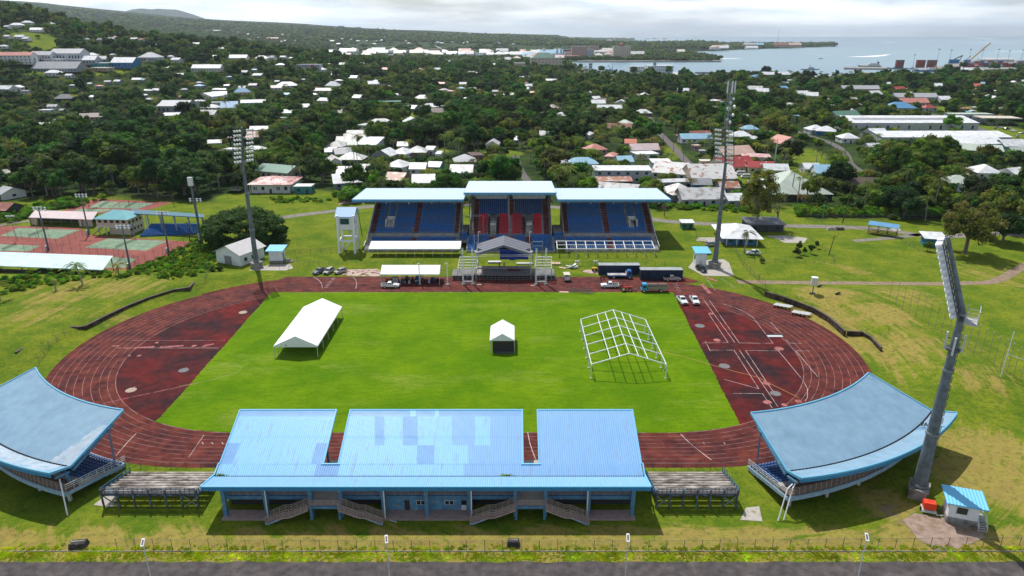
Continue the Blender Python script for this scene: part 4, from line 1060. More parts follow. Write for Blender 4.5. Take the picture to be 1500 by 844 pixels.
o = thing('mast_hut','small white hut with pale blue roof close behind the left floodlight mast','hut',(-77.9,216.5,0),0)
m = MB(); m.box(-2.2,2.0,-1.8,1.8,.9,4.3); m.build('wall',WHITE,o); m = MB(); m.box(-2.3,2.1,-1.9,1.9,0,.9); m.build('plinth',CONC,o)
m = MB(); m.solid([(-3,-2.6,4.3),(2.7,-2.6,4.3),(2.9,2.6,5.0),(-3,2.6,5.0)],[(-3,-2.6,4.48),(2.7,-2.6,4.48),(2.9,2.6,5.18),(-3,2.6,5.18)]); m.build('roof',TRIM,o)
m = MB(); m.box(2.0,2.06,-.6,.6,.9,3.1); m.build('door',STEEL,o)
m = MB(); m.box(2.1,4.0,-.9,.9,0,.85); m.box(4.0,5.0,-.9,.9,0,.4); m.build('steps',CONC,o)
# garage with white gable roof
o = thing('storehouse','white gabled storehouse left of the left floodlight mast, grey ribbed roof','storehouse',(-91.5,217.5,0),R(-24))
m = MB(); gwall(m,-5.2,5.2,-4.2,6.6,0,4.0,2.3,'y'); m.build('wall',WHITE,o)
m = MB(); gable(m,-5.2,5.2,-4.2,6.6,4.05,2.35,.7,'y'); m.build('roof',mat('pale_grey_roof',(.50,.49,.49),.6,var=.08,vs=.8),o)
m = MB(); m.box(-1.6,1.4,-4.27,-4.2,0,2.9); m.build('door',mat('grey_door',(.24,.24,.25),.7),o)
m = MB(); m.box(5.2,5.26,-2.5,-1.2,1.2,2.4); m.box(5.2,5.26,.8,2.1,1.2,2.4); m.build('window',GLASS,o)
m = MB(); m.box(-1.9,1.7,-4.5,-4.2,2.95,3.1); m.build('canopy',WHT2,o)
# ============================================================ tents
def marquee(label,x0,x1,y0,y1,ze,zr,axis='y',closed=None,n=4,sag=0,skirt=.0):
 o = thing('marquee',label,'marquee',((x0 + x1) / 2,(y0 + y1) / 2,0)); m = MB()
 if axis == 'y':
  xm = (x0 + x1) / 2
  sg_ = lambda u,v: .16 * abs(math.sin(math.pi * v * n)) ** .7 * math.sin(math.pi * u) ; m.sheet(lambda u,v,i,j: (x0 + (xm - x0) * u,y0 + (y1 - y0) * v,ze + (zr - ze) * u - sg_(u,v)),6,n * 6); m.sheet(lambda u,v,i,j: (xm + (x1 - xm) * u,y0 + (y1 - y0) * v,zr + (ze - zr) * u - sg_(u,v)),6,n * 6)
  for y in (y0,y1): m.face([(x0,y,ze - skirt),(x1,y,ze - skirt),(x1,y,ze),(xm,y,zr),(x0,y,ze)],1 if y == y0 else 0)
  for x in (x0,x1): m.face([(x,y0,ze - skirt),(x,y1,ze - skirt),(x,y1,ze),(x,y0,ze)])
 else:
  ym = (y0 + y1) / 2
  m.sheet(lambda u,v,i,j: (x0 + (x1 - x0) * v,y0 + (ym - y0) * u,ze + (zr - ze) * u),2,n); m.sheet(lambda u,v,i,j: (x0 + (x1 - x0) * v,ym + (y1 - ym) * u,zr + (ze - zr) * u),2,n)
  for x in (x0,x1): m.face([(x,y0,ze - skirt),(x,y1,ze - skirt),(x,y1,ze),(x,ym,zr),(x,y0,ze)])
  for y in (y0,y1): m.face([(x0,y,ze - skirt),(x1,y,ze - skirt),(x1,y,ze),(x0,y,ze)])
 ob = m.build('canopy',[WSHEET,WSHEET],o,True,recalc=True); md = ob.modifiers.new('t','SOLIDIFY'); md.thickness = .06
 for i in range(n + 1):
  if axis == 'y': pts = [(x0 + .05,y0 + (y1 - y0) * i / n),(x1 - .05,y0 + (y1 - y0) * i / n)]
  else: pts = [(x0 + (x1 - x0) * i / n,y0 + .05),(x0 + (x1 - x0) * i / n,y1 - .05)]
  for x,y in pts:
   m = MB(); m.beam((x,y,0),(x,y,ze),.12); m.build('leg',ALU,o,True)
 return o
a = G(401,524); o = marquee('largest white marquee standing on the left half of the pitch, open sided',-55.6,-45.4,147.2,170.8,2.9,5.3,'y',n=5,skirt=.35)
m = MB()
for dx in (0,1.2): m.beam((-54.9 + dx * 0,147.2,.0),(-54.9 + .5,147.2 + .0,2.7),.08)
m.build('brace',ALU,o,True)
m = MB(); m.face([(-53.0,147.12,2.95),(-52.5,147.12,2.95),(-52.75,147.12,3.3)]); m.build('printed_mark',mat('blue_print',(.05,.1,.4),.6),o,True)
o = marquee('smallest white marquee in the middle of the pitch with dark lower walls',-5.2,.6,149.3,157.6,3.3,5.0,'y',n=2,skirt=.15)
m = MB()
for i in range(6): m.box(-4.6 + i * .85,-4.6 + i * .85 + .84,149.5,149.56,.1,2.9)
m.box(-4.6,-4.55,149.6,156.5,.1,2.9); m.box(.45,.5,149.6,156.5,.1,2.9); m.build('side_wall',mat('dark_tarpaulin',(.05,.04,.045),.8),o,True)
m = MB(); m.box(-4.3,.2,149.0,149.4,0,.5); m.build('equipment_case',STEELD,o,True)
# bare tent frame
o = thing('tent_frame','bare white frame of an uncovered tent on the right half of the pitch','tent frame',(23.5,147,0))
m = MB(); X0,X1,Y0,Y1,ZE,ZR = 17.4,33.8,137.2,161.5,3.3,5.9; XM = (X0 + X1) / 2; n = 5
for i in range(n + 1):
 y = Y0 + (Y1 - Y0) * i / n
 m = MB(); m.beam((X0,y,ZE),(XM,y,ZR),.17,.17); m.beam((XM,y,ZR),(X1,y,ZE),.17,.17); m.build('rafter',WHITE,o,True)
 for x in (X0,X1):
  m = MB(); m.beam((x,y,0),(x,y,ZE),.17); m.beam((x - .2,y,.03),(x + .2,y,.03),.3,.05); m.build('leg',WHITE,o,True)
for u in (0,1 / 2 * .98,.75,1):
 pass
for x,z in ((X0,ZE),(X0 + (XM - X0) * .5,ZE + (ZR - ZE) * .5),(X0 + (XM - X0) * .75,ZE + (ZR - ZE) * .75),(XM,ZR),(XM + (X1 - XM) * .25,ZR - (ZR - ZE) * .25),(XM + (X1 - XM) * .5,ZR - (ZR - ZE) * .5),(X1,ZE)):
 m = MB(); m.beam((x,Y0,z + .004),(x,Y1,z + .004),.15,.15); m.build('purlin',WHITE,o,True)
m = MB()
for x in (X0,X1): m.beam((x,Y0,ZE - .1),(x,Y0 + 2.4,.4),.1)
m.build('brace',WHITE,o,True)
# trackside marquee
o = marquee('white marquee on the red track left of the stage with dark clutter beneath',-39.6,-21.9,194.6,201.2,3.5,5.3,'x',n=3,skirt=.3)
for i in range(34):
 x = random.uniform(-37.8,-22.6); y = random.uniform(196,200); w = random.uniform(.4,1.3); h = random.uniform(.4,1.4)
 m = MB(); m.box(x - w / 2,x + w / 2,y - .35,y + .35,0,h); m.box(x - w / 2 - .03,x + w / 2 + .03,y - .38,y + .38,h,h + .06)
 m.v = [(p,MY(q),r) for p,q,r in m.v]; tag(m.build('equipment_case',random.choice([BLACK,STEELD,SEATN,STEELD,ALU,BLACK,WHT2]),loc=(x,MY(y),0)),'equipment case stored under the trackside marquee','equipment case','cases under the trackside marquee')
# long white awning before the left wing, and its bare twin on the right
def awning(label,x0,x1,cover):
 o = thing('awning',label,'awning',((x0 + x1) / 2,223,0)); Y0,Y1 = 221.6,226.6; z0,z1 = 2.9,4.1; n = 10
 if cover:
  m = MB(); m.sheet(lambda u,v,i,j: (x0 + (x1 - x0) * u,Y0 + (Y1 - Y0) * v,z0 + (z1 - z0) * v),n,2); m.face([(x0,Y0,z0),(x1,Y0,z0),(x1,Y0,z0 - .3),(x0,Y0,z0 - .3)])
  ob = m.build('canopy',WSHEET,o,True); md = ob.modifiers.new('t','SOLIDIFY'); md.thickness = .06
 for i in range(n + 1):
  x = x0 + (x1 - x0) * i / n
  for y,z in ((Y0,z0),(Y1,z1)):
   m = MB(); m.beam((x,y,0),(x,y,z),.1); m.build('leg',ALU,o,True)
  m = MB(); m.beam((x,Y0,z0 - .02),(x,Y1,z1 - .02),.14 if cover else .24); m.build('rafter',WHITE,o,True)
 for y,z in ((Y0,z0),(Y1,z1),((Y0 + Y1) / 2,(z0 + z1) / 2)):
  m = MB(); m.beam((x0,y,z + .004),(x1,y,z + .004),.2 if not cover else .1); m.build('purlin',WHITE,o,True)
awning('long low white awning on thin legs before the left wing of the main grandstand',-48.7,-17.6,True)
awning('bare white awning frame before the right wing of the main grandstand',15.4,48.4,False)
# ============================================================ stage
GR = mat('grey_stage_roof',(.15,.16,.19),.7,var=.12,vs=1)
DKC = mat('stage_black',(.03,.03,.033),.8)
sg = thing('stage','half built concert stage with grey gabled roof and scaffold decks before the main grandstand','stage',(-2.9,202,0))
sx0,sx1,syf,syb = -11.1,5.9,200.2,210.4
sm = (sx0 + sx1) / 2; EZ = 8.2; RZ = 11.0
m = MB()
for s,(a,b,za,zb) in enumerate(((sx0,sm,EZ,RZ),(sm,sx1,RZ,EZ))):
 m.sheet(lambda u,v,i,j: (a + (b - a) * u,syf + (syb - syf) * v,za + (zb - za) * u + (.0)),1,12,mf=lambda u,v: int(v * 12) % 3 == 2)
m.face([(sx0,syf,EZ),(sm,syf,RZ),(sm,syf,RZ - .7),(sx0,syf,EZ - .9)],0); m.face([(sm,syf,RZ),(sx1,syf,EZ),(sx1,syf,EZ - .9),(sm,syf,RZ - .7)],0)
ob = m.build('roof',[GR,mat('dark_roof_fold',(.10,.10,.12),.8)],sg,True); md = ob.modifiers.new('t','SOLIDIFY'); md.thickness = .12
m = MB()
for x in (sx0,sx1):
 for y in (syf,syb):
  for dx in (-.2,.2):
   for dy in (-.2,.2): m.beam((x + dx,y + dy,0),(x + dx,y + dy,9.0),.07)
  for k in range(16): m.beam((x - .2,y - .2,k * .56),(x + .2,y - .2,k * .56 + .56),.05)
 m.box(x - .35,x + .35,syf - .35,syf + .35,8.9,9.3)
for x in (sx0 + .3,sx1 - .3): m.beam((x,syb,9),(x,syb,12.6),.16); m.beam((x,syb,12.5),(x + .7,syb,12.5),.14)
for y in (syf,syb): m.beam((sx0,y,8.0),(sx1,y,8.0),.12); m.beam((sx0,y,7.5),(sx1,y,7.5),.08)
m.build('tower_truss',ALU,sg,True)
m = MB(); m.face([(sx0 + .3,syb - .6,7.6),(sx1 - .3,syb - .6,7.6),(sx1 - .3,syf + 2.2,8.8),(sx0 + .3,syf + 2.2,8.8)]); m.build('inner_liner',DKC,sg,True)
m = MB(); m.box(-3.9,5.3,syb - .2,syb - .1,2.9,6.1); m.box(-.8,1.0,syb - .35,syb - .21,2.7,5.9); m.build('blue_tarpaulin',mat('royal_blue_tarp',(.012,.04,.33),.6,var=.25,vs=.6),sg,True)
DECK = mat('stage_deck',(.13,.125,.12),.85,var=.25,vs=1.2)
m = MB(); m.box(-11.0,6.4,198.6,204.2,1.55,1.8,0); m.build('main_deck',DECK,sg,True)
m = MB(); m.box(-11.2,-8.9,198.5,203.9,1.801,1.85); m.build('pale_boards',mat('pale_board',(.36,.32,.30),.9,var=.2),sg,True)
m = MB(); m.box(-11.2,6.2,204.3,205.9,1.5,2.2); m.build('rear_deck',mat('rear_boards',(.25,.235,.23),.9,var=.3,vs=1),sg,True)
m = MB(); m.box(-1.2,2.6,202.2,203.0,1.81,2.2); m.build('dark_red_riser',mat('dark_red',(.10,.02,.025),.8),sg,True)
for a,b in ((-18.6,-11.6),(6.6,13.2)):
 m = MB()
 for k in range(6): m.box(a,b,198.8 + k,199.75 + k,1.35,1.55)
 m.build('side_deck',mat('grey_side_deck',(.19,.19,.19),.85,var=.25,vs=1),sg,True)
m = MB()
for x in [-18.5 + i * 1.22 for i in range(27)]:
 for y in (198.7,201.6,204.4): m.beam((x,y,0),(x,y,1.4),.07)
 m.beam((x,198.65,.4),(x + 1.22,198.65,.4),.05); m.beam((x,198.65,.9),(x + 1.22,198.65,.9),.05)
 m.beam((x,198.66,.1),(x + 1.22,198.66,1.3),.04)
m.build('scaffold_frame',STEEL,sg,True)
m = MB(); m.box(-18.4,13.0,201,201.1,.05,1.3); m.build('understage_cloth',DKC,sg,True)
# goal-like speaker towers: paired white lattice posts
def ladder_tower(x0,x1,label):
 o = thing('truss_tower',label,'truss tower',((x0 + x1) / 2,195.0,0))
 for x in (x0,x1):
  m = MB()
  for dx in (-.18,.18): m.beam((x + dx,195.3,.1),(x + dx,195.3,11.8),.1); m.beam((x + dx,195.7,.1),(x + dx,195.7,11.8),.1)
  for k in range(20): m.box(x - .22,x + .22,195.24,195.34,.3 + k * .57,.3 + k * .57 + .28)
  m.build('truss_post',WHITE,o,True)
  m = MB(); m.box(x - .5,x + .5,194.9,196.1,0,.1); m.build('base_plate',STEEL,o,True)
 m = MB(); m.beam((x0,195.4,.9),(x1,195.4,.9),.14,.3); m.build('crossbar',WHITE,o,True)
 # slanted rack of beams half way up
 m = MB()
 a,b = (x0 - 1.9,x1 + 1.3) if x0 < 0 else (x0 - .5,x1 + 2.0)
 for k in range(5): m.beam((a + .15 * k,197.4 + k * 1.2,4.4 + k * .5),(b + .05 * k,197.4 + k * 1.2,4.4 + k * .5),.34,.2)
 for x in (a + .2,b - .2): m.beam((x,197.3,4.3),(x + .3,202.3,6.4),.16)
 m.build('beam_rack',mat('cream_steel',(.52,.53,.50),.6),o,True)
 m = MB()
 for x in (a + .2,b - .2): m.beam((x,197.5,0),(x,197.5,4.4),.14); m.beam((x + .2,202,0),(x + .2,202,6.4),.14)
 m.beam((x0,195.6,.4),(x1,197.4,4),.08)
 m.build('rack_leg',STEEL,o,True)
ladder_tower(-14.8,-11.9,'paired white lattice posts with a beam rack at the left front of the stage')
ladder_tower(7.3,10.2,'paired white lattice posts with a beam rack at the right front of the stage')
for x,lb in ((-27.9,'single white lattice post standing in front of the trackside marquee'),(-18.9 - .6,'single white lattice post between the trackside marquee and the stage')):
 o = thing('truss_post',lb,'truss post',(x,195.2,0)); m = MB()
 for dx in (-.15,.15): m.beam((dx,0,.1),(dx,0,6.6),.09)
 for k in range(11): m.box(-.15,.15,-.05,.05,.3 + k * .57,.5 + k * .57)
 m.build('lattice',WHITE,o); m = MB(); m.box(-.45,.45,-.45,.45,0,.1); m.build('base_plate',STEEL,o); m = MB(); m.box(-.5,.15,-.12,.12,6.6,6.75); m.build('arm',WHITE,o)
# white goal-like frames near main stand
def hframe(x0,x1,y,z,lb,th=.14):
 o = thing('pipe_frame',lb,'pipe frame',((x0 + x1) / 2,y,0)); m = MB()
 for x in (x0,x1): m.beam((x,y,0),(x,y,z),th)
 m.build('upright',STEEL,o,True); m = MB(); m.beam((x0,y,z),(x1,y,z),th); m.beam((x0,y,z - 1.5),(x1,y,z - 1.5),th * .7) if z < 8 else None; m.build('crossbar',STEEL,o,True)
hframe(-17.6,-10.2,233.9,11.2,'tall thin grey pipe frame before the red seats, left of centre')
hframe(6.8,10.0,214.5,7.6,'grey pipe frame standing right behind the stage roof',.22)
# boards and stacks around the stage
MAP = False
def slab(name,label,cat,px,py,w,d,h,mt,rz=0,z=0,group=None):
 x,y = G(px,py); m = MB(); m.box(-w / 2,w / 2,-d / 2,d / 2,.0,h * .8); m.box(-w / 2 + .1,w / 2 + .12,-d / 2 - .05,d / 2 - .1,h * .8 + .003,h)
 o = m.build(name,mt); o.location = (x,y,.04 + z); o.rotation_euler = (0,0,R(rz)); tag(o,label,cat,group); return o
PLY = mat('plywood',(.50,.36,.26),.9,var=.12,vs=1.5)
slab('plywood_sheets','plywood sheets lying at the far edge of the pitch right of the stage','plywood sheets',826,428.5,2.6,1.1,.14,PLY,-4)
slab('plywood_stack','square plywood stack on the grass behind the right stage deck','plywood stack',814,387,2.8,2.2,.4,PLY)
slab('plywood_sheets','loose plywood sheets beside the grey machine right of the stage','plywood sheets',824,393,2.4,1.2,.18,PLY,-25)
slab('beam_bundle','bundle of white beams on grass behind the stage, left of the blue tarpaulin','beam bundle',724,385,4.2,1.5,.5,WHT2)
slab('beam_bundle','bundle of white beams on grass below the blue tarpaulin','beam bundle',768,387,5.2,1.2,.4,WHT2)
slab('board','small tan board leaning at the foot of the left lattice posts','board',702,418,1.3,.6,.3,PLY); slab('board','small tan board at the foot of the right lattice posts','board',780,419.5,1.0,.5,.25,PLY)
# crowd barriers heap
x,y = G(848,430); o = thing('barrier_stack','leaning heap of grey steel crowd barriers at the far edge of the pitch','crowd barriers',(x,y,0),R(-4))
for k in range(9):
 m = MB(); xo = -3.2 + k * .62 + (.8 if k > 3 else 0); yo = .9 - .17 * k; hh = 1.5 + .3 * math.sin(k)
 for z in (.2,1.1): m.beam((xo,yo,z),(xo + 2.2,yo - .5,z + .3),.07)
 for q in range(8): m.beam((xo + q * .3,yo - q * .07,.2),(xo + q * .3 + .1,yo - q * .07,1.2 + .3),.05)
 m.build('barrier',mat('zinc_barrier',(.22,.22,.24),.5,.4),o)
# hurdles / landing mats stack on the right bend
for px,py,lb in ((1146,451,'upper of two low stacks of benches on the outer lane of the right bend'),(1173,462,'lower of two low stacks of benches on the outer lane of the right bend')):
 x,y = G(px,py); o = thing('bench_stack',lb,'bench stack',(x,y,0),R(-28)); m = MB()
 for k in range(5): m.box(-2.4 + .12 * k,2.1 + .12 * k,-1.0 + k * .42,-.7 + k * .42,.75,.83)
 m.build('bench_top',WHT2,o); m = MB()
 for k in range(5):
  for q in range(5): m.box(-2.2 + q * 1.0,-2.1 + q * 1.0,-.95 + k * .42,-.75 + k * .42,0,.75)
 m.build('legs',STEELD,o)
x,y = G(1135,493); o = thing('jump_board','flat grey board over the water jump pit inside the right bend','water jump',(x,y,0)); m = MB(); m.box(-1.9,1.9,-.5,.5,.04,.14); m.build('board',ALU,o); m = MB(); m.box(-1.9,2.4,.5,1.4,.03,.06); m.build('pit',BLACK,o)
# ============================================================ vehicles
def paint(name,c): return mat('car_paint_' + name,c,.25,.1,spec=.6)
PW = paint('white',(.74,.75,.76)); PS = paint('silver',(.36,.34,.33)); PB = paint('blue',(.02,.13,.42)); PK_ = paint('black',(.012,.012,.014)); PR = paint('red',(.45,.02,.015)); PG = paint('grey',(.13,.16,.18)); PCY = paint('light_blue',(.03,.33,.62))
def wheel(o,x,y,r=.38,w=.26):
 m = MB(); m.tube((x,y - w / 2,r),(x,y + w / 2,r),r,r,16); t_ = m.build('wheel',TYRE,o)
 s = 1 if y > 0 else -1
 m = MB(); m.tube((x,y + s * w / 2,r),(x,y + s * (w / 2 + .02),r),r * .6,r * .55,12); m.build('rim',ALU,t_)
def side(m,prof,w,inset=0.,mi=0):      # profile in (x,z), tumblehome inset
 n = len(prof); zmin = min(p[1] for p in prof); zmax = max(p[1] for p in prof)
 L_ = [(p[0],-w / 2 + inset * (p[1] - zmin) / (zmax - zmin + 1e-6),p[1]) for p in prof]; R_ = [(p[0],w / 2 - inset * (p[1] - zmin) / (zmax - zmin + 1e-6),p[1]) for p in prof]
 m.solid(L_,R_,mi)
def car(name,label,cat,px,py,rz,pm,kind='suv',group=None,pos=None,s=1.0):
 if pos: x,y,z = pos
 else: x,y,z = at(px,py)
 o = thing(name,label,cat,(x,y,z + .03),R(rz),group); W = 1.84
 low = {'pickup': [(-2.62,.42),(2.6,.36),(2.66,.62),(2.58,.92),(1.55,1.08),(.95,1.12),(-.85,1.12),(-.88,.72),(-2.6,.72)],
  'suv': [(-2.3,.42),(2.3,.36),(2.36,.6),(2.28,.92),(1.2,1.06),(-2.3,1.12),(-2.38,.7)],
  'van': [(-2.4,.4),(2.4,.36),(2.45,.7),(2.3,1.05),(1.9,1.25),(-2.4,1.25)],
  'sedan': [(-2.2,.4),(2.2,.36),(2.25,.58),(2.1,.84),(1.0,.98),(-1.6,1.0),(-2.25,.92)]}[kind]
 m = MB(); side(m,low,W,.06); b = m.build('body',pm,o,recalc=True); bv = b.modifiers.new('b','BEVEL'); bv.width = .07; bv.segments = 2
 cab = {'pickup': [(.98,1.1),(.35,1.72),(.1,1.78),(-.6,1.76),(-.84,1.1)],'suv': [(1.2,1.05),(.55,1.66),(.2,1.74),(-1.7,1.72),(-2.2,1.1)],
  'van': [(2.0,1.2),(1.45,1.95),(1.2,2.05),(-2.25,2.05),(-2.38,1.2)],'sedan': [(1.0,.97),(.3,1.42),(-.8,1.42),(-1.55,.98)]}[kind]
 m = MB(); side(m,cab,W - .14,.2); c_ = m.build('cabin',pm,o,recalc=True); bv = c_.modifiers.new('b','BEVEL'); bv.width = .06; bv.segments = 2
 # glass: windscreen, rear, sides, set just proud
 zt = max(p[1] for p in cab); zb = min(p[1] for p in cab); xs = [p[0] for p in cab]
 m = MB(); f0,f1 = cab[0],cab[1]; yw = (W - .14) / 2
 def yy(z): return yw - .2 * (z - zb) / (zt - zb)
 def q(p,r,off):
  d = Vector((r[0] - p[0],r[1] - p[1])).normalized(); n = Vector((d.y,-d.x)) * off; a = (p[0] + (r[0] - p[0]) * .1 + n.x,p[1] + (r[1] - p[1]) * .1 + n.y); c = (p[0] + (r[0] - p[0]) * .92 + n.x,p[1] + (r[1] - p[1]) * .92 + n.y)
  m.face([(a[0],-yy(a[1]) + .1,a[1]),(a[0],yy(a[1]) - .1,a[1]),(c[0],yy(c[1]) - .1,c[1]),(c[0],-yy(c[1]) + .1,c[1])])
 q(f0,f1,.02); m.build('windscreen',GLASS,o)
 m = MB(); q(cab[-1],cab[-2],-.02); m.build('rear_window',GLASS,o)
 za,zc = zb + .1,zt - .12; m = MB()
 for s_ in (-1,1):
  A = f0[0] - .28,f1[0] - .12; B = cab[-1][0] + .18,cab[-2][0] + .1
  cuts = [0,.48,1] if kind in ('pickup','sedan') else [0,.34,.66,1]
  for c0,c1 in zip(cuts,cuts[1:]):
   lo = [A[0] + (B[0] - A[0]) * c0 - .03,A[0] + (B[0] - A[0]) * c1 + .03]; hi = [A[1] + (B[1] - A[1]) * c0 - .03,A[1] + (B[1] - A[1]) * c1 + .03]
   m.face([(lo[0],s_ * (yy(za) + .012),za),(lo[1],s_ * (yy(za) + .012),za),(hi[1],s_ * (yy(zc) + .012),zc),(hi[0],s_ * (yy(zc) + .012),zc)])
 m.build('side_windows',GLASS,o)
 fx = low[2][0]; wb = {'pickup': (1.65,-1.5),'suv': (1.45,-1.4),'van': (1.6,-1.4),'sedan': (1.35,-1.35)}[kind]
 for wx in wb:
  for s_ in (-1,1): wheel(o,wx,s_ * (W / 2 - .1))
 for s_ in (-1,1):
  m = MB(); m.box(fx - .06,fx + .01,s_ * .7 - .2,s_ * .7 + .2,.66,.84); m.build('headlight',LAMPG,o)
  m = MB(); m.box(low[-1][0] - .03 if kind != 'pickup' else -2.63,low[-1][0] + .05 if kind != 'pickup' else -2.58,s_ * .78 - .09,s_ * .78 + .09,.75,1.0); m.build('tail_light',PR,o)
 m = MB(); m.box(fx - .05,fx + .03,-.45,.45,.5,.78); m.build('grille',BLACK,o)
 if kind == 'pickup':
  m = MB()
  for s_ in (-1,1): m.box(-2.6,-.86,s_ * .88 - .05,s_ * .88 + .05,.7,1.1)
  m.box(-2.62,-2.54,-.88,.88,.7,1.1); m.build('cargo_bed',pm,o); m = MB(); m.box(-2.52,-.9,-.82,.82,.72,.76); m.build('bed_liner',BLACK,o)
  m = MB(); m.beam((-1.0,-.75,1.1),(-1.0,-.7,1.6),.07); m.beam((-1.0,.75,1.1),(-1.0,.7,1.6),.07); m.beam((-1.0,-.7,1.6),(-1.0,.7,1.6),.07); m.build('roll_bar',BLACK,o)
 if s != 1: o.scale = (s,) * 3
 return o
car('pickup_truck','white double cab pickup in front of the trackside marquee, facing right','pickup truck',572,421,0,PW,'pickup',s=1.02)
car('pickup_truck','white double cab pickup facing left between the flatbed truck and the red tractor','pickup truck',893,421,180,PW,'pickup',s=1.02)
car('pickup_truck','dusty silver pickup parked against the right hand dark container','pickup truck',984,411,0,PS,'pickup')
car('pickup_truck','white pickup facing the camera, left one of two by the far pitch corner','pickup truck',999,443,-84,PW,'pickup')
car('pickup_truck','white pickup facing the camera, right one of two by the far pitch corner','pickup truck',1017,443,-90,PW,'pickup')
car('pickup_truck','dark windowed white pickup, leftmost of three cars behind the back straight','pickup truck',468,400,-118,PG,'pickup',s=.95)
car('parked_car','grey car in the middle of three parked behind the back straight','car',482,400,-108,PS,'suv',s=.95)
car('parked_car','silver car with black roof, right of three parked behind the back straight','car',499,400,-130,PS,'suv',s=.9)
car('parked_car','black car parked at the foot of the middle floodlight mast','car',1027,397,-75,PK_,'suv')
car('parked_car','white car half hidden behind the tiny hut of the middle floodlight mast','car',1031,372,180,PW,'sedan')
car('parked_car','silver grey car beside the blue walled white roofed house','car',1042,360.5,10,PS,'suv')
car('parked_car','white car alone on the grass right of the middle floodlight mast','car',1103,373,172,PW,'suv')
car('parked_car','silver car parked before the dark trees left of the rusty hip roofed hall','car',347,280,0,PS,'suv')
car('van','white van in the yard of the red roofed buildings','van',1084,257,180,PW,'van',s=1.15)
car('van','white van parked nearest the spreading yellowish tree in the red roofed yard','van',1092,261,180,PW,'van',s=1.05)
for i,(px,py,c) in enumerate(((1437,181,PW),(1443,182,PR),(1449,184,PG),(1453,183,PW),(1461,186,PK_),(1466,188,PS),(1473,190,PK_),(1479,189,PS),(1484,193,PW),(1496,196,PW),(1490,201,PS),(1478,205,PW),(1504,203,PK_),(1458,189,PG))):
 car('parked_car',('car parked beside the cream petrol station canopy at the right edge'),'car',px,py,200 + 40 * (i % 3),c,('suv','sedan')[i % 2],'cars parked by the petrol station canopy')
def truck(label,px,py,rz,kind):
 x,y,z = at(px,py); o = thing('truck',label,'truck',(x,y,z + .03),R(rz))
 m = MB(); m.solid([(1.9,-1.05,.55),(3.5,-1.05,.5),(3.5,1.05,.5),(1.9,1.05,.55)],[(1.9,-1.0,2.45),(3.2,-.95,2.45),(3.2,.95,2.45),(1.9,1.0,2.45)]); m.box(1.95,3.1,-.9,.9,2.45,2.55)
 b = m.build('cab',PCY if kind == 'cargo' else PB,o); bv = b.modifiers.new('b','BEVEL'); bv.width = .07; bv.segments = 2
 m = MB(); m.face([(3.44,-.85,1.45),(3.44,.85,1.45),(3.26,.8,2.2),(3.26,-.8,2.2)]); m.build('windscreen',GLASS,o)
 m = MB()
 for s in (-1,1): m.face([(2.2,s * 1.055,1.4),(3.1,s * 1.055,1.4),(3.0,s * 1.025,2.15),(2.2,s * 1.025,2.15)])
 m.build('side_windows',GLASS,o)
 for wx in (2.75,-2.3):
  for s in (-1,1): wheel(o,wx,s * .95,.46,.3)
 for s in (-1,1):
  m = MB(); m.box(3.5,3.54,s * .75 - .18,s * .75 + .18,.75,.95); m.build('headlight',LAMPG,o)
 m = MB(); m.box(-4.0,2.2,-.45,.45,.7,.95); m.build('chassis',BLACK,o)
 if kind == 'flatbed':
  m = MB(); m.box(-4.2,1.7,-1.1,1.1,.98,1.12); m.box(-4.2,1.7,-1.14,-1.1,.85,1.2); m.box(-4.2,1.7,1.1,1.14,.85,1.2); m.build('flat_bed',PB,o); m = MB(); m.box(-4.1,1.6,-1.0,1.0,1.124,1.17); m.box(1.6,1.7,-1.0,1.0,1.13,2.0); m.build('deck_boards',CONCL,o)
  m = MB(); m.box(1.72,1.85,-.9,-.7,1.1,2.6); m.build('exhaust',STEEL,o)
 else:
  gm = mat('khaki_side_board',(.22,.24,.18),.7,var=.1)
  m = MB(); m.box(-4.3,1.7,-1.1,1.1,.98,1.08); m.box(-4.3,1.7,-1.12,-1.06,1.05,1.75); m.box(-4.3,1.7,1.06,1.12,1.05,1.75); m.box(-4.3,-4.24,-1.06,1.06,1.05,1.75); m.box(1.64,1.7,-1.06,1.06,1.05,2.5)
  for x_ in (-4.27,-1.3,1.6): m.box(x_ - .05,x_ + .05,-1.16,-1.12,.95,1.85)
  m.build('side_boards',gm,o)
  for a,b in ((-4.1,-1.5),(-1.2,1.5)):
   m = MB(); m.tube((a,-.3,1.7),(b,-.3,1.7),.75,.75,14); m.build('brown_drum',mat('dusty_brown',(.19,.14,.12),.9,var=.15),o)
 return o
truck('blue flatbed truck parked before the left hand dark container',909,407,0,'flatbed')
truck('light blue cab truck with khaki sides carrying two brown cylinders',956,427,180,'cargo')
x,y,z = at(916,426); o = thing('tractor','small red tractor with big rear wheels between white pickup and blue cab truck','tractor',(x,y,.03),0)
m = MB(); m.box(.3,1.7,-.32,.32,.75,1.3); m.box(-.9,.3,-.4,.4,.7,1.0); m.build('bonnet',PR,o)
m = MB()
for s in (-1,1): m.solid([(-1.4,s * .85 - .22,1.3),(-.1,s * .85 - .22,1.1),(-.1,s * .85 + .22,1.1),(-1.4,s * .85 + .22,1.3)],[(-1.3,s * .85 - .22,1.5),(-.2,s * .85 - .22,1.55),(-.2,s * .85 + .22,1.55),(-1.3,s * .85 + .22,1.5)])
m.build('mudguard',PR,o)
for wx,r,w in ((-.75,.72,.4),(1.25,.42,.26)):
 for s in (-1,1): wheel(o,wx,s * .85,r,w)
m = MB(); m.box(-.8,-.2,-.3,.3,1.0,1.35); m.box(-.85,-.75,-.3,.3,1.3,1.75); m.build('seat',BLACK,o)
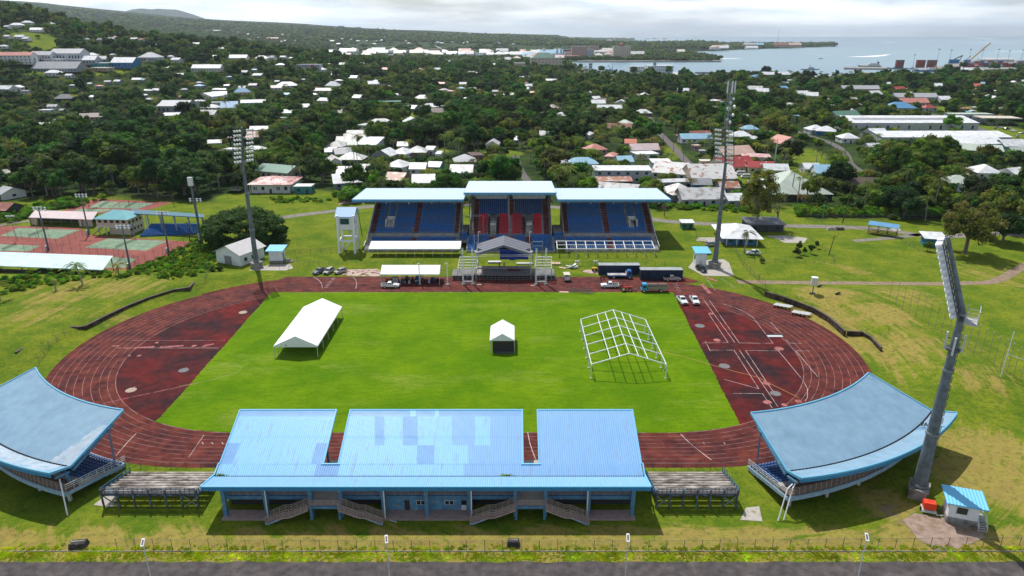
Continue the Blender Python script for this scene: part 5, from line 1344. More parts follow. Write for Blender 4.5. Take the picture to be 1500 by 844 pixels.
m = MB(); m.beam((-1.0,-.5,1.3),(-1.0,-.5,2.5),.08); m.beam((-1.0,.5,1.3),(-1.0,.5,2.5),.08); m.beam((-1.0,-.5,2.5),(-1.0,.5,2.5),.08); m.beam((.9,.15,1.3),(.9,.15,2.0),.08); m.build('roll_bar',BLACK,o)
m = MB(); m.box(1.7,1.9,-.3,.3,.6,1.1); m.beam((1.7,-.4,.5),(2.9,-.5,.35),.12); m.beam((1.7,.4,.5),(2.9,.5,.35),.12); m.box(2.8,3.0,-.8,.8,.15,.6); m.build('front_loader',STEELD,o)
# wheeled machine right of the stage
x,y,z = at(830,411); o = thing('site_buggy','grey site buggy with flat cream roof standing right of the stage','site buggy',(x,y,.03),R(-86))
m = MB(); m.box(-1.5,1.5,-.75,.75,.55,1.1); m.box(.2,1.4,-.6,.6,1.1,1.5); m.build('body',ALU,o)
m = MB(); m.box(-1.6,1.2,-1.0,1.0,2.1,2.22); m.build('roof',mat('cream_plastic',(.55,.52,.42),.6),o)
for wx in (-1.1,1.1):
 for s in (-1,1): wheel(o,wx,s * .8,.4,.3)
m = MB()
for a in (-1.4,1.0):
 for s in (-.8,.8): m.beam((a,s,1.1),(a,s,2.1),.07)
m.build('roof_post',STEELD,o); m = MB(); m.box(-.9,.1,-.6,.6,1.1,1.35); m.build('seat',BLACK,o)
x,y,z = at(838,393); o = thing('scrap_heap','heap of grey machine parts and sheets beyond the site buggy','scrap heap',(x,y,0),0)
for k in range(9):
 m = MB(); a = k * .7; m.beam((random.uniform(-2,2),random.uniform(-1,1),.2),(random.uniform(-2,2),random.uniform(-1,1),random.uniform(.3,1.4)),random.uniform(.3,.9),.15); m.build('scrap_piece',random.choice([ALU,STEEL,WHT2]),o)
for px,py,lb in ((845,386,'thin black pole with white box, left of two beyond the scrap heap'),(872,386,'thin black pole with white box, right beside the left hand container')):
 x,y,z = at(px,py + 3); o = thing('speaker_pole',lb,'pole',(x,y,0)); m = MB(); m.tube((0,0,0),(0,0,5.2),.07); m.build('pole',STEEL,o); m = MB(); m.box(-.6,.6,-.3,.3,.9,1.6); m.build('box',WHT2,o)
x,y,z = at(871,397); o = thing('dumper','small yellow and black compactor at the left end of the containers','compactor',(x,y,.03)); m = MB(); m.box(-.8,.6,-.5,.5,.5,1.1); m.build('body',mat('machine_yellow',(.6,.36,.02),.5),o); m = MB(); m.tube((.5,-.5,.4),(.5,.5,.4),.4,.4,14); m.tube((-.6,-.5,.35),(-.6,.5,.35),.35,.35,14); m.build('roller',BLACK,o)
# containers
NAVY = mat('navy_curtain',(.012,.025,.055),.6,var=.3,vs=1)
for (px0,px1,yb,lb) in ((876.5,937,398,'long dark navy container with grey roof, the left one of two on the far straight'),(937.5,999.5,405,'long dark navy container with grey roof, the right one of two on the far straight')):
 x0,y0 = G(px0,yb + 5); x1,_ = G(px1,yb + 5); o = thing('container',lb,'container',((x0 + x1) / 2,y0 + 1.2,0)); w = (x1 - x0) / 2 - .05
 m = MB(); m.box(-w,w,-1.2,1.3,.25,3.1)
 for k in range(int(w * 2 / .5)): m.box(-w + .15 + k * .5,-w + .32 + k * .5,-1.24,-1.2,.4,3.0)
 m.build('body',NAVY,o); m = MB(); m.box(-w - .05,w + .05,-1.26,1.36,3.1,3.25); m.build('roof',mat('grey_container_roof',(.30,.33,.34),.6,var=.15),o)
 m = MB(); m.box(-w + .1,w - .1,-1.0,1.1,0,.25); m.build('base',BLACK,o)
 m = MB()
 for s in (-1,1): m.box(s * w - .08,s * w + .08,-1.27,-1.2,.25,3.1)
 m.build('corner_post',STEELD,o)
# ============================================================ people (a few pixels tall)
SKIN = mat('brown_skin',(.20,.10,.06),.6); HAIR = mat('black_hair',(.01,.008,.007),.7)
def person(label,x,y,z,rz,shirt,trs,arms=(0.2,-.2),stride=.12):
 o = thing('person',label,'person',(x,y,z),rz)
 def skin(name,verts,edges,rad,mt):
  me = bpy.data.meshes.new(name); me.from_pydata(verts,edges,[]); me.materials.append(mt); ob = bpy.data.objects.new(name,me); col.objects.link(ob); ob.parent = o
  md = ob.modifiers.new('skin','SKIN'); md.use_smooth_shade = True
  for i,r in enumerate(rad): me.skin_vertices[0].data[i].radius = (r,r)
  me.skin_vertices[0].data[0].use_root = True
  s = ob.modifiers.new('s','SUBSURF'); s.levels = 1; s.render_levels = 1; return ob
 a,b = arms; st = stride
 V = [(0,0,.93),(0,0,1.18),(0,.01,1.42),(0,.02,1.5),(0,.03,1.58),(0,.02,1.70),
  (.1,0,.9),(.11,st,.5),(.11,st * .6 - .05,.08),(.11,st * .6 + .12,.04),(-.1,0,.9),(-.11,-st * .3,.5),(-.11,-st - .05,.08),(-.11,-st + .12,.04),
  (.17,0,1.4),(.26,.02,1.13),(.27,.16 + a,.92 + abs(a) * .5),(.27,.2 + a,.83 + abs(a) * .6),(-.17,0,1.4),(-.26,.02,1.13),(-.27,.16 + b,.92 + abs(b) * .5),(-.27,.2 + b,.83 + abs(b) * .6)]
 E = [(0,1),(1,2),(2,3),(3,4),(4,5),(0,6),(6,7),(7,8),(8,9),(0,10),(10,11),(11,12),(12,13),(2,14),(14,15),(15,16),(16,17),(2,18),(18,19),(19,20),(20,21)]
 rd = [.13,.12,.13,.06,.09,.10,.09,.065,.045,.04,.09,.065,.045,.04,.06,.045,.035,.04,.06,.045,.035,.04]
 skin('body',V,E,rd,SKIN)
 skin('shirt',[(0,0,1.0),(0,0,1.2),(0,.01,1.4),(.17,0,1.4),(.25,.02,1.18),(-.17,0,1.4),(-.25,.02,1.18)],[(0,1),(1,2),(2,3),(3,4),(2,5),(5,6)],[.155,.15,.155,.08,.065,.08,.065],shirt)
 skin('trousers',[(0,0,.93),(.1,0,.88),(.11,st,.5),(.11,st * .6 - .04,.15),(-.1,0,.88),(-.11,-st * .3,.5),(-.11,-st - .04,.15)],[(0,1),(1,2),(2,3),(0,4),(4,5),(5,6)],[.15,.11,.085,.07,.11,.085,.07],trs)
 skin('hair',[(0,.0,1.68),(0,.0,1.77)],[(0,1)],[.105,.085],HAIR)
 return o
cl = lambda n,c: mat('cloth_' + n,c,.9)
JE = cl('denim',(.03,.05,.10)); BKc = cl('black',(.02,.02,.022))
person('person in orange top standing on the stage deck below the roof',-4.0,MY(204.9,2.2),2.12,R(170),cl('orange',(.8,.16,.02)),BKc)
person('person in bright green top standing on the stage deck beside the one in orange',-2.5,MY(205.1,2.2),2.12,R(200),cl('lime',(.25,.55,.08)),JE,(.3,-.1))
person('person in red standing on the track before the left front of the stage',-9.6,MY(196.4),.03,R(150),cl('red',(.6,.02,.02)),BKc)
x,y = G(880,411); person('person in red shirt standing left of the blue flatbed truck',x,y,.03,R(90),cl('crimson',(.45,.03,.06)),BKc)
x,y = G(884.5,410); person('person in blue shirt next to the one in red, near the flatbed truck',x,y,.03,R(250),cl('blue',(.03,.10,.35)),JE)
x,y = G(189,299); person('person in red on the rearmost tennis court',x,y,.05,R(120),cl('bright_red',(.65,.03,.04)),BKc)
x,y = G(131,304.5); person('person in pale clothes at the left end of the rearmost tennis court',x,y,.05,R(60),cl('pale',(.6,.6,.6)),JE)
# ============================================================ walls, fences, poles
def wall_strip(name,label,pts,h,w,mt,cat='retaining wall'):
 q = [G(*p) for p in pts]; x0,y0 = q[0]; o = thing(name,label,cat,(x0,y0,0)); m = MB()
 for a,b in zip(q,q[1:]): m.beam((*a,h / 2),(*b,h / 2),w,h)
 for a in q[1:-1]: m.box(a[0] - w * .7,a[0] + w * .7,a[1] - w * .7,a[1] + w * .7,0,h + .04)
 m.build('wall',mt,o,True)
 m = MB()
 for a,b in zip(q,q[1:]): m.beam((*a,h + .06),(*b,h + .06),w + .12,.1)
 m.build('coping',mat('mossy_coping',(.11,.09,.07),.95,var=.2),o,True); return o
RW = mat('dark_stained_wall',(.045,.032,.028),.95,var=.35,vs=1,c2=(.09,.06,.045),c2t=(.5,.6),c2s=.5)
def arcpts(pts,n=6):
 out = []
 for a,b in zip(pts,pts[1:]):
  for k in range(n): out.append((a[0] + (b[0] - a[0]) * k / n,a[1] + (b[1] - a[1]) * k / n))
 return out + [pts[-1]]
wall_strip('retaining_wall','long dark stained retaining wall curving along the outside of the left bend',[(97,486.5),(118,487.5),(127,486),(150,474),(185,457),(220,443),(255,432),(278,428.5),(291,415)],1.6,.5,RW)
wall_strip('retaining_wall','short dark retaining wall at the lower left, apart from the long one',[(25,525),(50,509),(64,500),(82,486)],1.5,.5,RW)
wall_strip('retaining_wall','dark brown retaining wall curving along the outside of the right bend',[(1120,434),(1150,443),(1190,458),(1215,473),(1237,493)],1.5,.5,RW)
wall_strip('retaining_wall','short dark wall stepping out at the end of the long right hand one',[(1240,491.5),(1262,492.5),(1275,500),(1290,516)],1.2,.4,RW)
WIRE = mat('fence_wire',(.16,.155,.15),.7,.3)
def netm(a):
 nm = 'chain_link_%d' % int(a * 100); m = mat(nm,(.10,.10,.10),.8)
 m.node_tree.nodes['Principled BSDF'].inputs['Alpha'].default_value = a; return m
def fence(label,pts,h,step=3.0,cmat=None,na=.13,raw=False,tr=.0,name='chain_link_fence',brace=True):
 q = [(p[0],MY(p[1])) if raw else at(*p)[:2] for p in pts]; x0,y0 = q[0]; o = thing(name,label,'fence',(x0,y0,hz(x0,y0))); P_ = []
 for a,b in zip(q,q[1:]):
  L_ = math.hypot(b[0] - a[0],b[1] - a[1]); n = max(1,int(L_ / step))
  for k in range(n): P_.append((a[0] + (b[0] - a[0]) * k / n,a[1] + (b[1] - a[1]) * k / n))
 P_.append(q[-1]); cm = cmat or WIRE
 if len(P_) <= 100:
  for p in P_:
   z = hz(*p); m = MB(); m.tube((*p,z),(*p,z + h + .15),.045,n=6); m.build('post',cm,o,True)
 else:
  m = MB()
  for p in P_: z = hz(*p); m.tube((*p,z),(*p,z + h + .15),.045,n=6)
  tag(m.build('post',cm,o,True),kind='stuff')
 m = MB(); r = MB()
 for a,b in zip(P_,P_[1:]):
  za,zb = hz(*a),hz(*b); m.face([(*a,za + .05),(*b,zb + .05),(*b,zb + h),(*a,za + h)]); r.beam((*a,za + h),(*b,zb + h),.03);
 m.build('netting',netm(na),o,True); r.build('top_rail',cm,o,True); return o
fence('low wire fence on a concrete kerb running along the roadside in the foreground',[(-58,85.9),(-20,85.6),(20,85.6),(72,86.3),(100,86.6)],1.7,2.55,raw=True,na=.10)
m = MB();
m.box(-80,100,MY(85.3),MY(85.3) + .12,0,.1); tag(m.build('kerb',CONC),kind='structure')
fence('low fence along the outside of the near straight',[(-70,105.2),(-49,105.2)],1.1,2.4,raw=True,na=.05); fence('low fence on the outer lane between near grandstand and right curved stand',[(22,105.0),(37,104.8)],1.1,2.4,raw=True,na=.05)
fence('fence on the slope outside the left bend',[(58,533),(72,510),(95,492),(112,486)],1.6,2.4); fence('fence at the top left corner of the track',[(288,425),(301,414),(306,400),(303,388)],1.8,2.6)
fence('fence between the main grandstand lawn and the track',[(-92,212.5),(-60,212.5),(-20,212.3)],1.5,3,raw=True,na=.05); fence('fence behind the two containers',[(14,212.3),(50,212.5)],1.5,3,raw=True,na=.05)
fence('fence running from the middle floodlight mast down to the right retaining wall',[(1061,362),(1078,372),(1088,390),(1110,412),(1121,420),(1120,434)],2.0,3)
fence('fence around the lawn with small planted trees',[(1090,386),(1150,386),(1222,386),(1220,377),(1184,349)],1.5,3.2,na=.07); fence('fence beside the blue walled house',[(1020,345),(1022,352),(1045,362)],1.3,3)
fence('fence around the blue kiosk',[(1315,350),(1345,368),(1395,370)],1.2,3); fence('long dark fence at the foot of the hedge behind the right lawn',[(1180,322),(1250,324),(1330,322),(1385,318)],2.6,3.4,na=.3,cmat=STEELD)
fence('fence left of the white commentary tower',[(380,392),(410,375),(440,372),(500,369)],1.6,3)
# ball-stop posts / flag poles on the right
for k in range(24):
 t = k / 23
 px = 1302 + t * 220; py = 442 + t * 134
 x,y,z = at(px,py); o = thing('netting_pole','one of a long row of thin rusty poles with pale tips on the right lawn','pole',(x,y,z),0,'row of thin poles on the right lawn')
 m = MB(); m.tube((0,0,0),(0,0,7.0),.065,.05,6); m.build('shaft',RAILM,o); m = MB(); m.tube((0,0,7.0),(0,0,7.22),.11,.08,6); m.build('tip',WHT2,o)
x,y,z = at(1466,552); o = thing('goal_post','white leaning goal post beside the row of thin poles at the right edge','goal post',(x,y,z)); m = MB(); m.tube((0,0,0),(1.5,1.6,10),.09); m.build('upright',WHT2,o); m = MB(); m.tube((.7,.7,5),(5.5,-2.2,4),.09); m.build('crossbar',WHT2,o)
# solar street lamps
for px,py,lb,tilt in ((209,795,'solar street lamp nearest the left edge of the foreground road',.25),(566,790,'solar street lamp in front of the changing rooms of the near grandstand',.22),(920,788,'solar street lamp in front of the right end of the near grandstand',-.1),(1270,787,'solar street lamp before the right curved stand',-.25)):
 yb = 72.4; d = ray(px,py); t = yb / d[1]; x = d[0] * t; z = HH + d[2] * t
 o = thing('street_lamp',lb,'street lamp',(x,yb,0)); m = MB(); m.tube((0,0,0),(0,0,z - .1),.09,.06,10); m.build('pole',WHT2,o)
 m = MB(); c_,s_ = math.cos(tilt),math.sin(tilt)
 def rot(u,v,w): return (u * c_ - v * s_,u * s_ + v * c_,z + w + v * .35)
 m.solid([rot(-.2,-.55,-.05),rot(.2,-.55,-.05),rot(.2,.55,-.05),rot(-.2,.55,-.05)],[rot(-.2,-.55,.06),rot(.2,-.55,.06),rot(.2,.55,.06),rot(-.2,.55,.06)]); hd = m.build('lamp_head',WHITE,o)
 m = MB(); m.face([rot(-.12,-.42,.064),rot(.12,-.42,.064),rot(.12,.36,.064),rot(-.12,.36,.064)]); m.build('solar_panel',mat('solar_cells',(.10,.09,.10),.4),hd)
 m = MB(); m.tube((0,0,.0),(0,0,.05),.25,.25,12); m.build('base_plate',STEEL,o)
# skips / blocks on the verge
for px,py,rz,lb,mt,w,d,h in ((116,797,8,'dark grey mossy concrete block at the lower left verge',mat('mossy_block',(.05,.048,.042),.95,var=.4,vs=3,c2=(.2,.19,.17),c2t=(.58,.64),c2s=2),2.5,1.4,.9),(752,795,0,'black skip lying on the verge before the near grandstand',mat('black_skip',(.03,.03,.033),.8,var=.3,vs=3),1.9,1.2,.9)):
 x,y = G(px,py + 3); o = thing('verge_block',lb,'block',(x,y,0),R(rz)); m = MB(); m.solid([(-w / 2,-d / 2,0),(w / 2,-d / 2,0),(w / 2,d / 2,0),(-w / 2,d / 2,0)],[(-w / 2 + .12,-d / 2 + .1,h),(w / 2 - .2,-d / 2 + .06,h * .93),(w / 2 - .1,d / 2 - .2,h),(-w / 2 + .2,d / 2 - .1,h * .9)]); b = m.build('body',mt,o); bv = b.modifiers.new('b','BEVEL'); bv.width = .08
 m = MB(); m.box(-w / 2 + .3,w / 2 - .3,-.1,.1,h * .9,h + .05); m.build('rim',CONC,o)
x,y = G(576,764); o = slab('fallen_plank','pale plank lying on shaded grass before the changing rooms','plank',576,764,1.2,.18,.08,WHT2,-22)
# distance marker / vent box on pole
x,y,z = at(1190,430); o = thing('ventilation_box','white box on a single leg on the bank above the right bend','box on pole',(x,y,z),R(-15)); m = MB(); m.box(-.8,.8,-.7,.7,2.6,4.8); m.build('box',ALU,o); m = MB(); m.box(-.85,.85,-.75,.75,4.8,4.9); m.build('lid',WHITE,o); m = MB(); m.beam((0,0,0),(0,0,2.6),.28); m.build('leg',STEEL,o); m = MB(); m.box(-.8,.8,-.5,.5,0,.15); m.build('footing',BLACK,o)
for px,py,lb in ((1200,421,'dark heap of tyres beside the white box on a leg'),(1227,431.5,'dark lump at the end of a cable on the right bank')):
 x,y,z = at(px,py); o = thing('tyre_heap',lb,'tyre heap',(x,y,z)); m = MB()
 for k in range(3): m.tube((k * .4 - .4,0,0 + .2 * k),(k * .4 - .4 + .1,.05,.28 + .2 * k),.42,.4,12)
 m.build('tyres',TYRE,o)
# white standing poles around
for px,pt,pb,lb in ((1260,404,424,''),): pass
def pole(px,py,h,r,lb,mt=None,lean=0,cross=False,name='utility_pole',lamp=False):
 x,y,z = at(px,py); o = thing(name,lb,'pole',(x,y,z)); m = MB(); m.tube((0,0,0),(lean,0,h),r,r * .7,8); m.build('pole',mt or STEELD,o)
 if cross: m = MB(); m.beam((lean - 1.1,0,h - .6),(lean + 1.1,0,h - .4),.15); m.build('crossarm',mt or STEELD,o)
 if lamp:
  m = MB()
  for dx in (-1.3,-.5,.5,1.3): m.box(lean + dx - .22,lean + dx + .22,-.3,.3,h - .1,h + .35)
  m.beam((lean - 1.6,0,h),(lean + 1.6,0,h),.12); m.build('floodlights',ALU,o)
 return o
pole(1214,374,7,.16,'leaning timber utility pole on the lawn right of the planted trees',BRWN,.9,True); pole(1234,327,17,.22,'tall bare grey trunk like pole before the hedge on the right',BRWN,1.5); pole(1204,326,9,.12,'grey lamp pole before the hedge, left of the bare trunk',STEEL); pole(1308,312,8,.1,'thin pole above the small blue roofed stand',STEEL); pole(1412,370,13,.14,'pale lamp pole before the big tree on the right',STEEL)
pole(530,343,10,.15,'dark pole at the left end of the main grandstand',STEELD,-.8); pole(410,396,6.5,.05,'left of three thin goal posts right of the left floodlight mast',STEEL); pole(423,396,6.5,.05,'middle of three thin goal posts right of the left floodlight mast',STEEL); pole(436,396,6.5,.05,'right one of three thin goal posts right of the left floodlight mast',STEEL)
pole(1112,411,2.4,.08,'short dark post with an orange cap lying at its foot, on the dirt path',STEELD); pole(1134,242,15,.35,'pale lattice like antenna mast by the salmon gabled house',ALU)
for k_,(px,py) in enumerate(((1000,246),(986,226),(972,206),(960,190),(1236,236),(1216,218),(1190,206))): pole(px,py,9,.16,'timber power pole with crossarm beside a town street',BRWN,0,True)['group'] = 'power poles along the town streets'
pole(278,352,7,.14,'dark timber pole behind the tennis courts',BRWN,0,True)
x,y,z = at(296,356); o = thing('lamp_column','grey lamp column with a single box head, left of the round dark tree','lamp column',(x,y,z)); m = MB(); m.tube((0,0,0),(-.6,0,21),.45,.3,10); m.build('pole',MASTC,o); m = MB(); m.box(-1.4,.2,-.5,.5,21,24); m.build('lamp_head',ALU,o)
# ============================================================ tennis complex
RED = mat('red_court_surround',(.25,.07,.055),.9,var=.12,vs=.4,c2=(.16,.06,.05),c2t=(.55,.7),c2s=.3); GREENC = mat('green_court',(.15,.24,.15),.9,var=.15,vs=.4,c2=(.22,.30,.20),c2t=(.5,.65),c2s=.4)
Z6 = lambda x,y: (x / 4.6875,270 + y / 4.6875)
t = MB()
for pts,z in (([(-300,300),(100,285),(550,300),(620,350),(1300,395),(1310,410),(1180,478),(930,585),(560,590),(-300,470)],.02),([(430,185),(650,100),(1180,125),(1060,165),(960,195),(700,200)],.02)):
 t.face([(*G(*Z6(*p)),z) for p in pts])
struct('court_surround',t,RED)
ci = 0
for c4 in ([(0,355),(130,300),(550,315),(395,375)],[(-160,455),(-40,410),(275,422),(195,462)],[(580,435),(740,372),(1150,390),(1000,457)],[(690,575),(770,500),(935,512),(860,575)],[(605,160),(700,115),(820,122),(760,165)],[(760,165),(830,124),(1060,130),(950,170)],[(500,182),(560,168),(790,172),(700,192)]):
 q = [G(*Z6(*p)) for p in c4]; t = MB(); t.face([(*p,.04) for p in q]); ci += 1
 struct('tennis_court',t,GREENC)
 def bl(u,v): return tuple((1 - u) * ((1 - v) * q[0][k] + v * q[1][k]) + u * ((1 - v) * q[3][k] + v * q[2][k]) for k in (0,1))
 L_ = MB()
 for a,b in (((.1,.12),(.9,.12)),((.1,.88),(.9,.88)),((.1,.12),(.1,.88)),((.9,.12),(.9,.88)),((.3,.22),(.3,.78)),((.7,.22),(.7,.78)),((.3,.5),(.7,.5)),((.1,.22),(.9,.22)),((.1,.78),(.9,.78))): seg(L_,bl(*a),bl(*b),.1,.05)
 struct('court_lines',L_,LMB)
 a,b = bl(.5,.05),bl(.5,.95); o = thing('tennis_net','low dark tennis net across one of the green courts','tennis net',(*a,.05),0,'nets of the tennis courts'); m = MB(); m.face([(*a,.1),(*b,.1),(*b,1.05),(*a,1.05)]); m.build('net',netm(.45),o,True)
 for p in (a,b): m = MB(); m.tube((*p,0),(*p,1.1),.05); m.build('post',STEELD,o,True)
for lb,pts in (('tall court fence in front of the front tennis court',[(170,470),(560,470),(790,500),(960,560)]),('tall court fence along the right side of the tennis courts',[(870,585),(1000,540),(1180,470),(1310,410),(1380,365)]),('court fence between left and right tennis courts',[(350,462),(520,380),(620,340),(700,325)]),
    ('court fence behind the left tennis courts',[(0,368),(60,372),(350,400)]),('dark fence around the rearmost tennis court',[(0,300),(200,235),(420,180),(640,92),(1180,118),(1200,160)]),('court fence before the rearmost tennis court',[(760,195),(960,160),(1100,130),(1190,118)])):
 fence(lb,[Z6(*p) for p in pts],3.2,3.2,cmat=mat('rusty_post',(.10,.05,.04),.8),na=.12)
def courtlamp(x6,yb6,yt6,lb,lean=0,heads=True,mt=None):
 px,py = Z6(x6,yb6); x,y,z = at(px,py); zt = HH + ray(*Z6(x6,yt6))[2] * y / ray(*Z6(x6,yt6))[1]; h = max(4,zt - z)
 o = thing('court_floodlight',lb,'floodlight',(x,y,z)); m = MB(); m.tube((0,0,0),(0,0,h),.32,.2,10); m.build('pole',mt or MASTC,o)
 m = MB(); m.beam((-2.3,0,h),(2.3,0,h),.16); m.beam((-1.8,.3,h - .8),(1.8,.3,h - .8),.14); m.build('lamp_bar',STEEL,o)
 for k in range(4):
  for r in (0,1): m = MB(); xx = -1.9 + k * 1.27; m.tube((xx,-.15,h - r * .8 + .1),(xx,.35,h - r * .8 - .15),.16,.36,8); m.build('lamp',LAMPG,o)
 m = MB(); m.box(-.9,-.3,-.4,.4,0,1.7); m.build('switch_box',WHT2,o)
courtlamp(335,455,160,'court floodlight between the two left tennis courts'); courtlamp(612,345,70,'court floodlight beside the left pavilion end'); courtlamp(895,578,285,'court floodlight nearest the teal roofed shelter corner'); courtlamp(1160,470,190,'court floodlight before the blue seating terrace'); courtlamp(1380,365,100,'court floodlight at the right end of the blue seating terrace');
pole(*Z6(120,385),9,.1,'thin lamp post on the far left court edge',STEEL,-.5,lamp=True); pole(*Z6(265,360),4.6,.1,'short lamp post beside the left tennis court',STEEL)
# ============================================================ houses
def rm(name,c,rust=None,var=.1,t=(.56,.64)):
 return mat('roof_' + name,c,.5,var=var,vs=.25,c2=rust,c2t=t,c2s=.35,spec=.35)
ROOFS = {'W': rm('white',(.66,.68,.69),(.48,.48,.47),t=(.50,.64)),'W2': rm('dull_white',(.50,.51,.51),(.32,.29,.26),t=(.50,.6)),'WR': rm('rusty_white',(.60,.59,.57),(.30,.12,.06),t=(.55,.60)),'G': rm('grey',(.26,.27,.29)),'GD': rm('dark_grey',(.09,.10,.12)),
  'LB': rm('light_blue',(.26,.46,.58)),'B': rm('blue',(.10,.27,.46)),'R': rm('red',(.34,.045,.04),(.6,.5,.48),t=(.60,.66)),'RD': rm('rust_red',(.26,.09,.06),(.4,.2,.14)),'OR': rm('orange_red',(.46,.13,.07)),'S': rm('salmon',(.50,.21,.17)),'P': rm('peach',(.55,.38,.30)),
  'GN': rm('green',(.10,.22,.16)),'PG': rm('pale_green',(.42,.48,.41)),'BR': rm('brown',(.12,.075,.07)),'T': rm('teal',(.10,.34,.38)),'C': rm('cream',(.60,.55,.45)),'RU': rm('rust',(.33,.14,.08),(.5,.45,.4),t=(.5,.56)),'PK': rm('pinkish',(.52,.42,.42)),'PA': rm('pale_aqua',(.50,.66,.66),(.40,.52,.50)),
  'LG': rm('light_grey',(.40,.41,.42)),'RP': rm('red_patched_white',(.55,.40,.38),(.36,.06,.05),t=(.52,.56))}
WALLS = {'w': mat('wall_white',(.60,.61,.60),.8,var=.08,vs=1),'c': mat('wall_cream',(.52,.45,.35),.8,var=.1,vs=1),'g': mat('wall_grey',(.25,.27,.30),.8,var=.15,vs=1),'t': mat('wall_teal',(.04,.22,.22),.8,var=.1),'b': mat('wall_blue',(.03,.16,.35),.8,var=.1),'d': mat('wall_dark',(.05,.055,.06),.8,var=.2),'p': mat('wall_purple',(.05,.025,.05),.8),
  'tn': mat('wall_tan',(.38,.28,.20),.8,var=.1),'lg': mat('wall_light_grey',(.40,.42,.45),.8,var=.1),'gn': mat('wall_green',(.03,.18,.10),.8),'br': mat('wall_brown',(.20,.13,.10),.8),'pk': mat('wall_pink',(.45,.30,.28),.8)}
HOUSES = []
def house(px,py,w,label,roof='W',wall='w',kind='hip',d=None,h=3.0,rh=None,rz=0,cat='house',name='house',group=None,det=2,veranda=False,wpx=True,win=None,storeys=1,ov=.5):
 """px,py = middle of the ground line facing the camera; w in photograph pixels"""
 x,y,z = at(px,py); s = scale_at(x,y,z) if wpx else 1; w = w * s; d = d or min(w * .65,14); rh = rh if rh is not None else min(w,d) * .28
 if rz == 0 and name == 'house' and w < 24: rz = ((px * 37 + py * 91) % 47) - 23
 y += d / 2; z = hz(x,y)
 o = thing(name,label,cat,(x,y,z - .05),R(rz),group); HOUSES.append((x,y,w,d,h + rh))
 a,b,c,e = -w / 2,w / 2,-d / 2,d / 2; W_ = WALLS[wall]; RO = ROOFS[roof]
 m = MB()
 if kind == 'hip': m.box(a,b,c,e,0,h)
 elif kind == 'gx': gwall(m,a,b,c,e,0,h,rh,'x')
 elif kind == 'gy': gwall(m,a,b,c,e,0,h,rh,'y')
 elif kind == 'shed': m.xprism([(c,0),(e,0),(e,h + rh),(c,h)],a,b)
 else: m.box(a,b,c,e,0,h)
 m.build('wall',W_,o)
 m = MB()
 if kind == 'hip': hip(m,a,b,c,e,h + .01,rh,ov)
 elif kind == 'gx': gable(m,a,b,c,e,h + .03,rh,ov,'x')
 elif kind == 'gy': gable(m,a,b,c,e,h + .03,rh,ov,'y')
 elif kind == 'shed':
  s_ = rh / d; m.solid([(a - ov,c - ov,h - ov * s_ + .02),(b + ov,c - ov,h - ov * s_ + .02),(b + ov,e + ov,h + rh + ov * s_ + .02),(a - ov,e + ov,h + rh + ov * s_ + .02)],[(a - ov,c - ov,h - ov * s_ + .14),(b + ov,c - ov,h - ov * s_ + .14),(b + ov,e + ov,h + rh + ov * s_ + .14),(a - ov,e + ov,h + rh + ov * s_ + .14)])
 else: m.box(a - ov * .5,b + ov * .5,c - ov * .5,e + ov * .5,h,h + .3)
 m.build('roof',RO,o)
 if det >= 1:
  n = max(2,int(w / 3.4)) if win is None else win
  sh = h / storeys
  for st in range(storeys):
   for k in range(n):
    xx = a + w * (k + .5) / n
    if st == 0 and det >= 2 and k == n // 2:
     m = MB(); m.box(xx - .5,xx + .5,c - .05,c,.05,2.1); m.build('door',mat('dark_door',(.05,.03,.03),.7),o); continue
    ww = min(.75,w / n * .3); m = MB(); m.box(xx - ww,xx + ww,c - .06,c - .003,st * sh + sh * .35,st * sh + sh * .72); m.build('window',GLASS,o)
  for sx,xx in ((-1,a),(1,b)):
   if det >= 2:
    m = MB(); m.box(xx - .05 if sx < 0 else xx + .003,xx - .003 if sx < 0 else xx + .05,-.8,.8,h * .35,h * .7); m.build('window',GLASS,o)
 if veranda:
  for k in range(veranda):
   xx = a - .2 + (w + .4) * k / (veranda - 1)
   m = MB(); m.beam((xx,c - 1.2,0),(xx,c - 1.2,h - .1),.22); m.build('column',WALLS['w'],o)
 return o
H = house
# ---- buildings round the tennis courts
def quadroof(name,label,cat,pts,zf,zb,mt,posts=True,wall=None,amp=.06,walln=None,postm=None):
 """monopitch roof whose corner pixels are front-left, front-right, back-right, back-left"""
 fl,fr = G(*pts[0],zf),G(*pts[1],zf); br,bl_ = G(*pts[2],zb),G(*pts[3],zb); cx = (fl[0] + br[0]) / 2; cy = (fl[1] + br[1]) / 2
 o = thing(name,label,cat,(cx,cy,0)); L_ = math.hypot(fr[0] - fl[0],fr[1] - fl[1]); n = int(L_ / .8)
 def fn(u,v,k=0): return ((fl[0] * (1 - u) + fr[0] * u) * (1 - v) + (bl_[0] * (1 - u) + br[0] * u) * v,(fl[1] * (1 - u) + fr[1] * u) * (1 - v) + (bl_[1] * (1 - u) + br[1] * u) * v,zf + (zb - zf) * v + k)
 m = MB(); m.sheet(lambda u,v,i,j: fn(u,v,amp if (i // 2) % 2 else 0),n * 4,6); m.sheet(lambda u,v,i,j: fn(1 - u,v,-.15),6,2); m.beam(fn(0,0,-.1),fn(1,0,-.1),.06,.25); m.build('roof',mt,o,True)
 if posts:
  for k in range(7):
   for v in (.04,.96): p = fn(k / 6 * .98 + .01,v); m = MB(); m.beam((p[0],p[1],0),(p[0],p[1],p[2] - .2),.25); m.build('post',postm or STEELD,o,True)
 if wall:
  p,q = fn(0,.25),fn(1,.25); m = MB(); m.beam((p[0],p[1],.8),(q[0],q[1],.8),.2,1.6); m.build('wall',wall,o,True)
 return o,fn
z6 = lambda x,y: Z6(x,y)
